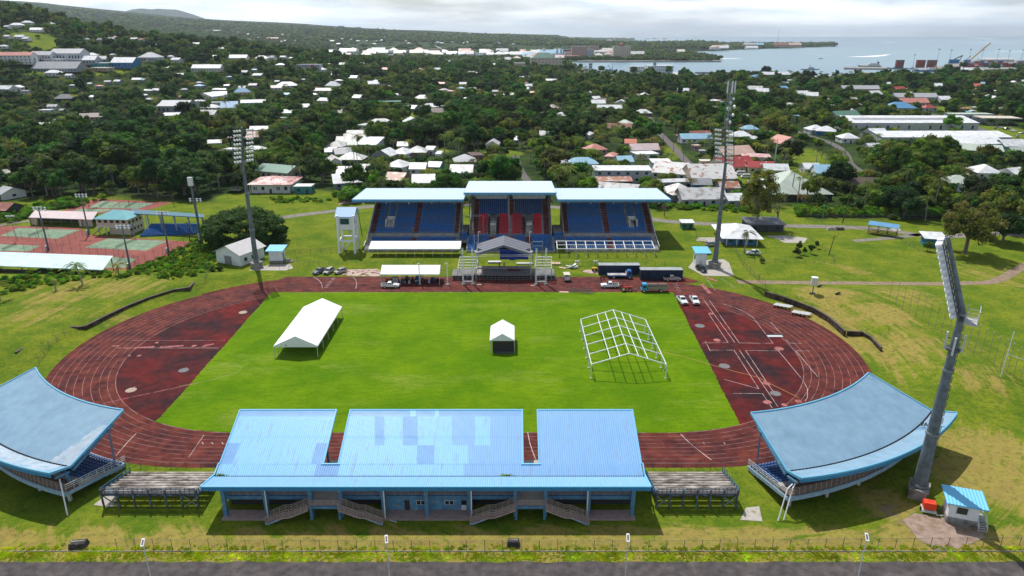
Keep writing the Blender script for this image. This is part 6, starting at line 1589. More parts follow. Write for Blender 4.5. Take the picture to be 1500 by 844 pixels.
quadroof('shelter','long shelter with weathered pale aqua roof at the left edge before the tennis courts','shelter',(z6(-400,545),z6(705,588),z6(775,492),z6(-400,450)),3.4,5.0,ROOFS['PA'],True,mat('mossy_wall',(.06,.065,.05),.9,var=.3,c2=(.2,.2,.18),c2t=(.55,.65),c2s=.6))
o,fn = quadroof('pavilion','long open pavilion with pinkish white roof behind the left tennis courts','pavilion',(z6(195,228),z6(635,243),z6(670,190),z6(240,178)),3.2,4.4,ROOFS['PK'],True,None)
for a,b,nm in ((0,.1,0),(.76,.98,1)):
 p,q = fn(a,.15),fn(b,.15); m = MB(); m.beam((p[0],p[1],1.45),(q[0],q[1],1.45),.2,2.9); m.build('wall',WALLS['c'],o,True)
p,q = fn(.02,.9),fn(.98,.9); m = MB(); m.beam((p[0],p[1],1.6),(q[0],q[1],1.6),.2,3.0); m.build('rear_wall',WALLS['d'],o,True)
# teal roofed club house (two storeys)
cx,cy = G(*z6(800,345)); o = thing('club_house','two storey cream club house with teal hipped roof by the tennis courts','club house',(cx,cy + 4,0),R(-6)); w,d = 6.2,4.8
m = MB(); m.box(-w,w,-d,d,3.1,6.2); m.box(-w + 4,w,-d + 1,d,0,3.1); m.build('wall',WALLS['c'],o); m = MB(); hip(m,-w,w,-d,d,6.25,2.4,.9); m.build('roof',ROOFS['T'],o)
m = MB(); m.box(-w - .1,w + .1,-d - .2,-d,3.0,3.4); m.box(w,w + .15,-d,d,3.0,3.4); m.build('balcony_band',WALLS['w'],o)
for k in range(5): m = MB(); m.box(-w + .8 + k * 2.4,-w + 2.2 + k * 2.4,-d - .06,-d - .003,4.7,5.8); m.build('window',GLASS,o)
for k in range(4): m = MB(); m.box(w + .003,w + .06,-d + .8 + k * 2.2,-d + 2 + k * 2.2,4.2,5.3); m.build('window',GLASS,o); m = MB(); m.box(w + .003,w + .06,-d + 1.4 + k * 2.0,-d + 2.4 + k * 2.0,1.4,2.3); m.build('window',GLASS,o)
for x in (-w + .3,-w + 3.2): m = MB(); m.beam((x,-d + .3,0),(x,-d + .3,3.1),.35); m.build('column',WALLS['w'],o)
m = MB(); m.beam((-w - 1.5,-d - 1,.2),(-w + 2.5,-d - .6,3.0),1.0,.25); m.build('staircase',CONC,o)
o,fn = quadroof('seating_terrace','covered terrace of blue seats with dark teal roof beside the club house','seating terrace',(z6(890,200),z6(1400,228),z6(1400,205),z6(905,172)),7.0,7.6,mat('dark_teal_roof',(.03,.14,.20),.5),False)
P0,P1 = G(*z6(960,362)),G(*z6(1385,345))
Q0,Q1 = G(*z6(1040,275),3.2),G(*z6(1370,275),3.2)
m = MB()
for k in range(8):
 t0,t1 = k / 8,(k + 1) / 8; A = [P0[i] + (Q0[i] - P0[i]) * t0 for i in (0,1)]; B = [P1[i] + (Q1[i] - P1[i]) * t0 for i in (0,1)]; C_ = [P1[i] + (Q1[i] - P1[i]) * t1 for i in (0,1)]; D = [P0[i] + (Q0[i] - P0[i]) * t1 for i in (0,1)]
 m.prism([A,B,C_,D],0,.4 + k * .4)
m.build('steps',mat('blue_steps',(.02,.08,.24),.7,var=.15),o,True)
m = MB()
for k in range(8):
 t0 = (k + .45) / 8; A = Vector((*[P0[i] + (Q0[i] - P0[i]) * t0 for i in (0,1)],.4 + k * .4)); B = Vector((*[P1[i] + (Q1[i] - P1[i]) * t0 for i in (0,1)],.4 + k * .4))
 for q in range(26): m.beam(A.lerp(B,(q + .15) / 26) + Vector((0,0,.2)),A.lerp(B,(q + .8) / 26) + Vector((0,0,.2)),.4,.4)
tag(m.build('seats',SEATB,o,True),kind='stuff')
for k in range(6):
 px = 895 + k * 101; p = G(*z6(px + 28,355 - k * 3)); e = fn(.02 + k * .19,.05); m = MB(); m.beam((p[0],p[1],0),e,.4); m.build('column',mat('grey_blue_post',(.20,.26,.32),.6),o,True)
 e = fn(.02 + k * .19,.9); m = MB(); m.beam((e[0],e[1],0),(e[0],e[1],e[2] - .2),.25); m.build('roof_beam',mat('grey_blue_post',(.2,.26,.32),.6),o,True)
# ---- right hand lawn buildings
o = H(1087,359,42,'white tent roofed house with blue walls right of the middle floodlight mast','W','b','hip',d=15,h=2.9,rh=2.6,ov=2.2,rz=-4,veranda=4)
H(1122,340,50,'open shed with low dark grey roof adjoining the blue walled white house','GD','d','shed',d=9,h=3.0,rh=.4,ov=.8,rz=0,cat='shed',name='shed')
H(1007,336,17,'small green kiosk with white roof right of the main grandstand','W','gn','shed',d=3.6,h=2.6,rh=.3,cat='kiosk',name='kiosk',ov=.4)
H(1370,362,24,'blue kiosk with white sloping roof and a bush, on the right lawn','W','b','shed',d=5,h=3.2,rh=.7,cat='kiosk',name='kiosk',rz=-12,ov=.9)
x,y,z = at(1292,344); o = thing('small_stand','small timber stand under a steep blue roof beside the gravel road on the right','small stand',(x,y,0),R(-36)); m = MB(); m.solid([(-5.2,-1.6,3.4),(5.2,-1.6,3.4),(5.2,1.8,4.2),(-5.2,1.8,4.2)],[(-5.2,-1.6,3.55),(5.2,-1.6,3.55),(5.2,1.8,4.35),(-5.2,1.8,4.35)]); m.build('roof',ROOFS['B'],o)
m = MB()
for k in range(4): m.box(-4.8,4.8,-1.8 + k * .8,-1.1 + k * .8,.3 + k * .35,.42 + k * .35)
m.build('benches',BRWN,o)
for xx in (-4.8,-1.6,1.6,4.8):
 m = MB(); m.beam((xx,-1.5,0),(xx,-1.5,3.4),.15); m.beam((xx,1.6,0),(xx,1.6,4.2),.15); m.beam((xx,-1.5,.2),(xx,1.6,1.5),.12); m.build('post',mat('dark_red_timber',(.14,.05,.04),.8),o)
x,y,z = at(1224,337); o = thing('rubble_heap','heap of pale and dark rubble on the right lawn left of the small stand','rubble',(x,y,0));
for k in range(6):
 m = MB(); bx = -2.6 + k; m.solid([(bx - .9,-.6,0),(bx + .9,-.7,0),(bx + .8,.7,0),(bx - .8,.6,0)],[(bx - .4,-.3,.9 + .3 * (k % 2)),(bx + .5,-.35,1.0),(bx + .4,.3,.8),(bx - .3,.3,1.1)]); m.build('stone',(PADC if k < 3 else mat('dark_rubble',(.10,.07,.06),.9)),o)
# ---- behind the left part
H(397,283,56,'veranda hall with rust patched pinkish white hip roof and dark purple base','RP','w','hip',d=16,h=4.4,rh=2.4,veranda=8,ov=1.6,cat='hall',name='hall')
m = MB()
H(405,263,58,'building with dark green roof behind the rust patched hall','GN','c','gx',d=14,h=4,rh=2.6); H(444,284,25,'small pale teal shed with flat white roof right of the rust patched hall','W','t','flat',d=6,h=3.4,cat='shed',name='shed')
H(322,234,24,'brown hip roofed house in dark trees left of the left mast','BR','w','hip',h=3,d=11); H(352,208,44,'red roofed house seen just left behind the lamps of the left mast','RD','c','gx',d=12,h=3.2,rh=3); H(380,196,28,'long white roof beyond the lamps of the left mast','W','w','gx',d=8)
H(372,228,34,'white roofed house behind the lowest lamps of the left mast','W','w','hip',d=9); H(312,216,20,'small white roof among dark trees left of the left mast','W','w','gx',d=6); H(336,226,14,'sliver of white roof left of the mast among dark trees','W','w','flat',d=6)
H(253,168,42,'big barn with ribbed pale grey gable roof among the left trees','LG','g','gx',d=26,h=7,rh=4,cat='barn',name='barn'); H(250,174,30,'low white lean-to before the ribbed barn','W','w','shed',d=10,h=2.6,rh=1.4)
H(299,173,34,'pale ruined looking house right of the ribbed barn','W2','lg','gx',d=12); H(303,147,27,'white gabled house above the pale ruined one','W','w','gy',d=20,rh=3.5); H(291,153,14,'low white hip roof left below the white gabled house','W','w','hip'); H(316,155,13,'small white roof right below the white gabled house','W','w','flat')
H(320,143,20,'white roofed house left of the blue hip roof','W','w','gx'); H(353,140,22,'steel blue hip roofed house in the left middle distance','B','c','hip',rh=4.5); H(307,163,24,'wide white roof left of the blue gable','W','w','hip'); H(333,163,23,'blue gabled roof right of the wide white one','B','w','gx',rh=5,d=16); H(370,155,34,'long slim white roof right of the two blue roofs','W','w','gx',d=8,rz=14)
H(418,130,30,'white roofs on a bright clearing in the left centre distance','W','w','hip'); H(404,133,16,'small pinkish roof left of the bright white roofs','PK','w','gx'); H(487,130,20,'steep white hip roof at left centre distance','W','w','hip',rh=5); H(480,137,42,'long low pinkish and white roof below the steep white hip','PK','w','gx',d=9)
H(474,155,16,'tall narrow white house in left centre trees','W','w','shed',h=5); H(440,162,22,'white roof seen through palms at left centre','W','w','gx',rz=20); H(425,172,22,'white house with tall front gable at left centre','W','w','gx',h=4); H(414,178,10,'small white shed below the tall gable','W','w','flat')
H(136,150,9,'small upright white house on the left','W','w','shed',h=5,det=1); H(92,150,26,'dark grey hip roof deep in the left trees','GD','d','hip',rh=4); H(65,167,16,'small bright white roof above the magenta striped shed','W','w','flat',d=8); H(76,161,13,'pale roof next to the bright white one on the left','W2','w','gx'); H(135,177,36,'long brown roof with yellow lawn on the left','BR','tn','gx',d=10)
o = H(72,192,34,'white shed with magenta stripe on its long side on the left','W','w','gx',d=9,h=4.4,rh=1.6,cat='shed',name='shed')
m = MB(); m.box(-9.5,8.6,-4.75,-4.62,1.4,3.0); m.build('magenta_stripe',mat('magenta',(.35,.03,.2),.7),o)
H(5,136,24,'cluster of white roofs at the left edge','W','w','gx'); H(24,133,14,'white gable just right of the left edge cluster','W','w','gy'); H(36,138,10,'little white flat roof right of the left edge cluster','W','w','flat',det=1); H(5,293,24,'grey white ribbed roof cut by the left edge above the courts','LG','w','gx',d=10,rz=-30); H(8,262,12,'weathered roof at the left edge above the ribbed one','W2','w','gx',d=7); H(2,318,26,'dull red roof at the left edge by the tennis courts','RD','d','gx',d=9)
# ---- school and halls at the foot of the left hill
H(22,96,52,'long building with salmon red roof at the left edge below the hill','S','w','gx',d=12,h=10,storeys=3,win=9,cat='school',name='school_building'); H(60,90,30,'pale grey green roofed block right of the salmon red building','LG','lg','gx',d=14,h=6)
o = H(97,92,44,'tall white and slate gymnasium below the left hill','LG','lg','gx',d=22,h=9,rh=5,cat='gymnasium',name='gymnasium'); H(78,95,26,'low white block left below the gymnasium','W','lg','flat',d=14,h=5); H(118,97,44,'long white roofed wing right below the gymnasium','W','g','gx',d=16,h=6); H(142,94,22,'grey gabled house right of the gymnasium','G','g','gx',h=5)
H(80,108,66,'large grey gabled hall with dark front below the gymnasium','G','g','gx',d=24,h=4,rh=7,cat='hall',name='hall'); H(131,86,18,'white hip roof behind the gymnasium','W','w','hip',h=4); H(146,100,24,'low teal sided building between school and blue walled hall','W','t','flat',h=5); H(146,106,28,'low pale building below the teal sided one','W2','tn','flat',h=4)
H(180,102,32,'curved white roofed hall with blue walls on the left','W','b','gx',d=20,h=7,cat='hall',name='hall'); H(217,92,28,'pale grey hip roof at the right end of the blue walled hall','LG','lg','hip',d=20,h=6,rh=6); H(76,113,20,'bright white roof below the large grey hall','W','w','hip',h=4); H(101,115,11,'small white roof right of the bright one below the grey hall','W','w','gx',h=3)
H(165,84,8,'tiny white house above the blue walled hall','W','w','hip',h=3,det=1)
# ---- on the left hill
for a in ((22,41,17,'white hip roofed villa high on the left hill','W','hip'),(38,37,14,'white arched villa on the crest of the left hill','W','hip'),(80,38,12,'grey roofed house near the hill crest','LG','gx'),(93,36,15,'pale roofed house right of the one near the crest','W2','gx'),(10,57.5,9,'white roof upper left of the bright hillside lawn','W','gx'),(28,58.5,14,'pair of white roofs just above the bright hillside lawn','W','gx'),(38,61,12,'low white roof beside the bright hillside lawn','W','gx'),(4,72.5,10,'white house at the left edge on the slope','W','hip'),(149,62,14,'grey two storey house at the right end of the hill','G','gx'),(126,61,8,'small white roof left of the grey two storey house','W','hip'),(163,60,9,'small grey roof right of the grey two storey house','LG','gx'),(221,57,15,'house with bright orange hip roof on the far slope','OR','hip'),(222,69,11,'white hip roofed house below the orange one','W','hip'),(196,60,9,'white house left of the orange roof','W','gx'),(206,61,9,'reddish roofed house left of the orange roof','RD','gx'),(315,73,10,'small orange red roof right of the hill','OR','hip'),(326,74,8,'white roof touching the small orange red one','W','gx'),(287,67,9,'small white roof on the shoulder right of the hill','W','gx'),(52,48,16,'white roofs half hidden below the hill crest','W','gx'),(10,43,9,'white house at the far left edge of the hill','W','gx')):
 H(a[0],a[1],a[2],a[3],a[4],'w',a[5],h=3.2,det=1)
# ---- middle distance, left of centre
for a in ((348,90,26,'long white barn in the far left centre','W','gx'),(382,90,18,'white roofed hall with green trim in the far left centre','W','hip'),(384,93,12,'low white roof below the white roofed hall','W','gx'),(396,89,14,'grey gabled building between white roofs in the far distance','G','gx'),(415,88,9,'small white gable right of the far grey building','W','gx'),(470,86,22,'pale blue curved roof in the far centre','LB','gx'),(470,107,14,'white villa right of the grey building with red sign','W','hip'),(302,106,42,'long row of white roofs in the far left centre','W','gx'),(440,80,26,'long white market like roof in the distance','W','gx'),(399,58,17,'long coral red building on the distant plain','S','gx'),(313,46.5,22,'white zigzag roofed factory on the far upland','W','gx'),(250,88,8,'small white house in the far left','W','hip'),(258,93,14,'group of white roofs left of the long row','W','gx'),(317,88,10,'white house by dark trees in the far left centre','W','gx'),(276,41,8,'tiny white tower block on the far upland','W','flat')):
 H(a[0],a[1],a[2],a[3],a[4],'w',a[5],h=4.5,det=1)
o = H(452,105,34,'grey modern building with a red sign in the distance','G','lg','flat',d=16,h=9,det=1,storeys=2); m = MB(); m.box(4,8.5,-8.4,-8.1,4,9); m.build('red_sign',mat('sign_red',(.5,.03,.06),.6),o)
for a in ((511,166,24,'flat white roof with dark bushes at centre left','W','flat','w'),(498,170,10,'small brown roof left of the flat white one','BR','gx','br'),(556,186,36,'white hip roofed bungalow with windows in the centre left','W2','hip','w'),(535,189,16,'low white annex left of the white bungalow','W','flat','w'),(603,184,26,'white L shaped roof right of the white bungalow','W','gy','w'),(518,205,30,'white sheet roof over teal walls in the centre left','W2','gx','t'),(506,215,28,'weathered white roof in the dense house cluster','W2','gx','g'),(513,219,12,'small grey green roof in the dense house cluster','PG','gx','g'),(492,221,26,'old whitish roof at the left of the house cluster','W2','hip','w'),(540,218,32,'plain bright white roof above the house cluster','W','shed','w'),(499,232,24,'grey two storey house with white upper roof in the cluster','G','gx','w'),(482,229,16,'white roof left of the grey two storey house','W','gx','w'),(513,241,38,'broad white hip roof with open dark veranda in the cluster','W2','hip','d'),(486,244,18,'rust striped white gable in the cluster','WR','gy','w'),(563,235,28,'white roof over slate blue gable wall, centre left','W','gy','g'),(588,232,26,'white hip roof next to the slate blue gable','W','hip','w'),(610,230,28,'pale white roof behind palms, centre left','W2','hip','br'),(631,226,12,'little white roof at the right of the palm sheltered house','W','gx','w'),(589,220,15,'small white roofs above the palm sheltered house','W','gx','w'),(582,252,30,'bright white hip roof behind the palm grove','W','hip','w'),(637,252,18,'white roof over turquoise wall right of the palm grove','W','gx','t'),(612,255,22,'white roof between palm grove and turquoise wall','W','gx','w'),(680,244,32,'grey white hip roof left of the street','LG','hip','w'),(696,235,18,'low brown shed above the grey white hip roof','BR','flat','br'),(531,259,28,'mossy striped white gable roof behind the left wing','W2','gx','w'),(506,262,26,'white roof left of the mossy striped gable','W','gx','w'),(505,276,40,'broad white roof nearest the left end of the main grandstand','W','gx','g'),(619,276,32,'white roof just above the left wing of the main grandstand','W','gx','w'),(580,272,28,'rusty roof behind palms above the left wing','RU','gx','br'),(676,261,32,'white roof partly under trees left of the centre roof','W','gx','w'),(722,218,18,'steep grey roof in dense trees at the centre','LG','gy','w'),(642,233,8,'tiny white roof by the big palm','W','flat','w'),(570,153,34,'boxy black walled building with dark green roof in the centre left','GN','flat','d'),(616,148,20,'grey hip roof right of the boxy black building','LG','hip','w'),(629,161,24,'white hip roof on a clearing, centre left','W','hip','g'),(604,163,14,'small white roof at the left of the clearing','W','gx','g'),(641,169,20,'purple brown roofed bungalow by the clearing','BR','gx','w'),(650,159,8,'little white house above the purple brown bungalow','W','gx','w'),(524,147,13,'white roof behind bushes left of the black building','W','gx','w'),(553,124,22,'light blue and white roof in the centre left distance','LB','hip','w'),(546,126,16,'greyish roof left of the light blue and white one','LG','gx','w'),(563,104,15,'red hip roofed house in the centre left distance','OR','hip','w'),(494,112,18,'pale house front above the steep white hip','W','gx','pk'),(518,117,11,'white roof right of the pale house front','W','gx','w'),(501,97,10,'white house with blue annex far centre left','W','gx','b'),(641,104,12,'bright white roof of a far group right of the red hip','W','gx','w'),(650,98,9,'upper white gable of the far group right of the red hip','W','gy','w')):
 H(a[0],a[1] + 1,a[2],a[3],a[4],a[6],a[5],h=3.2,d=12,det=1 if a[1] < 200 else 2)
# ---- centre right
for a in ((811,162,20,'maroon hip roofed house right of centre','BR','hip','w'),(798,169,12,'cream roof below the maroon hip','C','gx','w'),(823,174,16,'white roof right below the maroon hip','W','hip','w'),(794,189,12,'white gable among dark trees right of centre','W','gy','w'),(801,204,20,'open grey white shed beside two large dark trees','W2','gx','w'),(762,211,14,'low white house left of the two large dark trees','W','gx','w'),(860,203,16,'bright white pointed roof right of the two large dark trees','W','hip','w'),(916,187,22,'grey green hip roofed house above the brown roofs','PG','hip','w'),(908,193,34,'old pinkish brown roof below the grey green hip','RD','gx','br'),(872,226,28,'salmon hip roof among trees behind the right wing','S','hip','pk'),(897,236,13,'small salmon hip roof right of the larger one','S','hip','pk'),(853,248,46,'pale teal blue roof with dormer behind the right wing','LB','hip','w'),(825,247,13,'grey white annex at the left of the pale teal roof','LG','gx','w'),(915,244,22,'small light blue arched roof right of the pale teal one','LB','gx','w'),(925,216,16,'orange rust tiled roof by dark trees','OR','gx','pk'),(944,226,42,'long pinkish white roof near the side street','PK','gx','g'),(946,233,34,'flat white roof below the long pinkish one','W','flat','w'),(943,170,24,'white hip roofed house in trees right of centre','W','hip','br'),(911,155,18,'big white gable right of centre','W','gy','w'),(919,149,10,'brownish roof above the big white gable','BR','gx','w'),(883,151,11,'brown roof beside small white roofs','BR','gx','w'),(873,148,11,'upper small white roof beside the brown one','W','gx','w'),(877,155,20,'lower white roof below the brown one','W','gx','w'),(893,163,36,'long thin white roof row right of centre','W','gx','w'),(945,142,10,'small white hip right of the big white gable','W','hip','w'),(930,144,10,'white roof left of the small white hip','W','gx','w'),(864,139,6,'narrow white house in the palm forest','W','gy','w'),(775,129,12,'white roof deep in forest right of centre','W','gx','w'),(772,133,7,'small lower white roof deep in forest','W','gx','w'),(808,121,16,'far white roof in the palm forest','W','gx','w')):
 H(a[0],a[1] + 1,a[2],a[3],a[4],a[6],a[5],h=3.2,d=11,det=1 if a[1] < 190 else 2)
H(912,268,82,'long two storey grey white building behind the right wing','W','lg','shed',d=10,h=6.4,rh=.6,storeys=2,win=6,cat='building',name='long_building'); H(900,276,50,'low shop with rusty striped awning roof before the long building','RU','d','shed',d=6,h=3.6,rh=.9,cat='shop',name='shop'); H(905,288,64,'ragged white roofs just behind the right wing','W2','g','gx',d=9)
o = H(969,256,27,'two storey white house with painted mural near the street','W','lg','shed',d=10,h=6.5,rh=.4,storeys=2,win=3)
m = MB(); m.box(-1.5,3.2,-5.12,-5.07,.3,2.6); m.build('mural',mat('mural',(.5,.25,.06),.8,c2=(.45,.05,.03),c2t=(.48,.52),c2s=1.2),o)
for a in ((988,262,48,'wide old white roof right of the mural house','WR','gx','w',16),(1044,270,66,'largest rust streaked white roof right of the mural house','WR','gx','c',20),(990,276,44,'low white roof with dark verandas below the wide old one','W2','flat','g',8),(1028,279,28,'grey and blue lean-to between the white roofs','G','gx','b',8),(998,294,42,'rust topped round ended white roof nearest the right wing','WR','hip','g',14),(1030,301,66,'long low white shed with small square windows facing the lawn','W2','gx','lg',13),(1068,284,28,'rusty brown roof right of the lean-to','RU','gx','g',8),(1076,303,24,'white roofed house under the yellowish spreading tree','W','gx','g',9),(1076,252,58,'bright red roof with white scratches over cream walls','R','gx','c',15),(1112,238,40,'flat faded reddish roof behind the bright red one','RP','flat','c',14),(1116,253,36,'red stepped roof right of the bright red one','R','gx','c',9),(1138,257,34,'modern cream building with white roof and large windows','W','gx','c',9),(1077,233,54,'peach coloured roof behind the bright red one','P','gx','c',14),(1034,244,15,'cream box shaped shed left of the red roof','C','flat','c',6),(1020,209,46,'light blue roof beyond the street','LB','gx','w',10),(1026,203,30,'red brown roof behind the light blue one','RD','gx','w',8),(998,205,14,'rust coloured container like hut by the street','RU','flat','br',5),(1100,195,24,'light blue hip roof behind the lamps of the middle mast','LB','hip','w',10),(1088,206,30,'white roofs right of the lamps of the middle mast','W','hip','w',12),(1104,209,10,'little white roof below the light blue hip','W','gx','w',6),(1153,216,36,'salmon pink gabled house with cream wall by the curving street','S','gy','c',14),(1198,196,24,'left white hip roof of the pair above the curving street','W','hip','w',12),(1214,198,26,'right white hip roof with blue wall above the curving street','W','hip','b',12),(1172,294,92,'very large pale green cream hip roof behind the spreading tree','PG','hip','d',30),(1190,255,22,'white roof by the lower curving street','W','gx','w',9),(1217,262,38,'light blue roof half hidden by a dark tree','LB','gx','w',12),(1020,220,10,'small pink gatehouse by the street','P','flat','pk',4),(1029,228,8,'small grey cabin by the street','LG','flat','g',4)):
 H(a[0],a[1] + 1,a[2],a[3],a[4],a[6],a[5],h=3.3,d=a[7])
# ---- right: warehouses and around
o = H(1338,194,186,'huge pale grey warehouse with white roof and row of skylights','W','lg','gx',d=44,h=7.2,rh=3.2,win=12,cat='warehouse',name='warehouse',ov=.3)
m = MB(); WW = HOUSES[-1][2]
for k in range(34):
 xx = -WW / 2 + 6 + k * (WW - 20) / 34; m.solid([(xx,-14,7.2 + .18 + 3.2 * 8 / 22),(xx + 1.9,-14,7.38 + 3.2 * 8 / 22),(xx + 1.9,-8,7.38 + 3.2 * 14 / 22),(xx,-8,7.38 + 3.2 * 14 / 22)],[(xx,-14,7.28 + 3.2 * 8 / 22),(xx + 1.9,-14,7.48 + 3.2 * 8 / 22),(xx + 1.9,-8,7.48 + 3.2 * 14 / 22),(xx,-8,7.48 + 3.2 * 14 / 22)])
m.build('skylights',ROOFS['G'],o)
H(1385,213,190,'second long white roofed warehouse in front of the huge grey one','W','lg','gx',d=32,h=5.5,rh=2.2,win=10,cat='warehouse',name='warehouse',ov=.4)
for a in ((1438,222,66,'white roofed shop block with teal band at the right','W','shed','t',12,5),(1440,229,56,'long pale green awning building before the teal banded block','PG','shed','d',9,3.4),(1285,203,24,'small white gabled annex at the left end of the warehouses','W','gx','lg',8,4.6),(1246,210,25,'white hip roofed house with dark windows left of the warehouses','W','hip','w',11,3.4),(1283,224,24,'bright white roof under trees below the warehouse annex','W','gx','w',9,3),(1322,168,40,'slate blue roofed building with dark windows','B','hip','g',18,6),(1362,164,20,'small red hip roof beside the street','R','hip','w',9,4),(1423,178,62,'long pale green grey building with magenta sign','PG','flat','lg',12,6),(1240,178,40,'green roofed building left of the huge warehouse','GN','gx','lg',14,4.5),(1256,162,22,'white pyramid roofed house right of the middle mast','W','hip','w',12,4),(1452,262,34,'curved white roof among trees at the right','W','hip','w',14,3),(1491,264,26,'white roof at the right edge among trees','W','gx','w',11,3),(1410,280,40,'pale green hip roofed house with pinkish walls at the right','PG','hip','pk',12,3.4),(1432,290,48,'pale mossy roof below the pinkish walled house','PG','gx','w',12,3),(1268,279,44,'long brown grey roof hidden in trees at the right','BR','gx','br',9,3),(1240,258,14,'light blue roof corner by the curving street','LB','gx','w',8,3),(1486,223,36,'white roof with teal wall at the right edge','W','gx','t',12,4),(1492,229,30,'pale low roof below the teal walled one','PG','gx','w',8,3)):
 H(a[0],a[1],a[2],a[3],a[4],a[6],a[5],h=a[8],d=a[7])
x,y,z = at(1468,184); o = thing('station_canopy','cream petrol station canopy with a red emblem at the right edge','canopy',(x,y + 8,z),R(-8)); m = MB(); m.box(-15,15,-9,9,5.4,6.2); m.build('roof',ROOFS['C'],o); HOUSES.append((x,y + 8,32,20,6))
m = MB(); m.tube((-2,-3,6.2),(-2,-3,6.26),1.3,1.3,5); m.build('emblem',mat('sign_red',(.5,.03,.06),.6),o)
for sx in (-9,0,9): m = MB(); m.beam((sx,0,0),(sx,0,5.4),.5); m.build('column',WALLS['w'],o)
for a in ((1261,137,54,'long pale grey roofed hall in the right distance','LG','gx','pk',6),(1283,143,18,'white roofs below the long pale grey hall','W','gx','w',4),(1342,150,62,'grey blue and white long roof in the right distance','LG','gx','lg',6),(1340,157,40,'salmon roofed yard building in the right distance','S','gx','pk',5),(1341,131,13,'salmon hip roof in right distance trees','OR','hip','w',4),(1319,136,16,'rust red house in right distance trees','R','gx','br',4),(1434,131,15,'orange roof in far right trees','OR','gx','w',4),(1375,130,13,'slanting white roof in far right trees','W','gx','w',4),(1386,151,16,'white roof beside far right trees','W','gx','w',4),(1431,146,10,'round white roof in far right trees','W','hip','w',4),(1456,148,8,'white gable in far right trees','W','gy','w',4),(1483,136,8,'white arched roof near the right edge','W','hip','w',4),(1489,125,8,'white house near the right edge below the port','W','gy','w',4),(1402,106,18,'white port shed left of the white pyramid','W','gx','w',6),(1427,106,28,'white pyramid roofed hall in front of the containers','W','hip','w',5),(1460,91,50,'long white warehouse of the port','W','gx','w',8),(1138,115,42,'green walled white roofed waterfront hall','W','gx','gn',7),(1109,117,14,'blue grey roof left of the waterfront hall','B','hip','g',5),(1158,121,12,'little white roof below the waterfront hall','W','flat','w',4),(1201,118,16,'left white hip roof of the waterfront pair','W','hip','w',6),(1215,119,18,'right grey white gable of the waterfront pair','LG','gy','w',6),(1148,134,12,'vivid blue tarpaulin roof in the palms','B','gx','w',4),(1106,135,24,'grey brown roof in the palms','W2','gx','w',4),(1118,139,18,'white roof below the grey brown one in the palms','W','gx','w',4),(1176,143,18,'left white roof of two in the right palms','W','gx','w',4),(1192,145,16,'right white roof of two in the right palms','W','gx','w',4),(1118,153,18,'low white roof deep in palms right of the middle mast','W','gx','w',4),(1000,139,20,'white roof in palms left of the middle mast','W','gx','w',4),(998,114,24,'white sloping roof near the inner bay','W','gx','w',6)):
 H(a[0],a[1] + .5,a[2],a[3],a[4],a[6],a[5],h=a[7],det=1,d=14)
# ---- town centre
TWN = [(905,83,6.0),]
def block(px,py,w,hpx,label,wall,storeys,roof=None,win=None,d=None,cat='building',name='office_building'):
 x,y,z = at(px,py); s = scale_at(x,y,z); o = H(px,py,w,label,roof or 'LG',wall,'flat',d=d or w * s * .6,h=hpx * s,storeys=storeys,win=win or max(3,int(w / 3)),det=1,cat=cat,name=name,ov=.6); return o,s
block(848,85,22,16,'brown beige office tower left of the glass one in the town','pk',6); o,s = block(862,85,14,12,'blue grey glass office block in the town','lg',5); o,s = block(911,86,25,17,'tall cream hotel with dark red dome by the bay','c',7,cat='hotel',name='hotel')
m = MB(); r = 4 * s
for k in range(6): a0,a1 = k * .26,(k + 1) * .26; m.tube((0,0,17 * s + r * math.sin(a0) * 1.1),(0,0,17 * s + r * math.sin(a1) * 1.1),r * math.cos(a0),r * math.cos(a1),14)
m.build('dome',mat('dark_red_dome',(.25,.06,.05),.6),o)
o,s = block(870,77,14,9,'beige block behind the glass office block','tn',4); o,s = block(800,102,46,16,'three storey cream hotel with dark green roofs in the town','c',4,'GN',9,cat='hotel',name='hotel'); m = MB(); hip(m,-20 * s,12 * s,-8 * s,8 * s,16 * s + .4,7 * s,0); m.build('upper_roof',ROOFS['GN'],o)
o,s = block(808,86,34,7,'pale blue cathedral roof with gold white dome in the town','w',1,'LB',cat='cathedral',name='cathedral'); m = MB(); gable(m,-17 * s,17 * s,-8 * s,8 * s,7 * s + .4,5 * s,0,'x'); m.build('main_roof',ROOFS['LB'],o)
m = MB(); m.tube((-11 * s,0,7 * s),(-11 * s,0,12 * s),2.6 * s,2.6 * s,12); m.tube((-11 * s,0,12 * s),(-11 * s,0,15 * s),2.4 * s,.6 * s,12); m.build('dome_tower',ROOFS['C'],o)
for sx in (8,14): m = MB(); m.box(sx * s - 1.5 * s,sx * s + 1.5 * s,-9 * s,-6 * s,0,10 * s); m.tube((sx * s,-7.5 * s,10 * s),(sx * s,-7.5 * s,15 * s),2 * s,.1,4); m.build('corner_tower',ROOFS['LB'],o)
block(933,107,22,9,'white two storey hospital like building left of the larger white one by the bay','w',2,'W'); o,s = block(967,109,38,12,'white three storey building with rows of dark windows by the bay','w',3,'W',12)
m = MB(); m.box(-10 * s,-6 * s,-8 * s,-4 * s,0,17 * s); m.build('stair_tower',WALLS['g'],o)
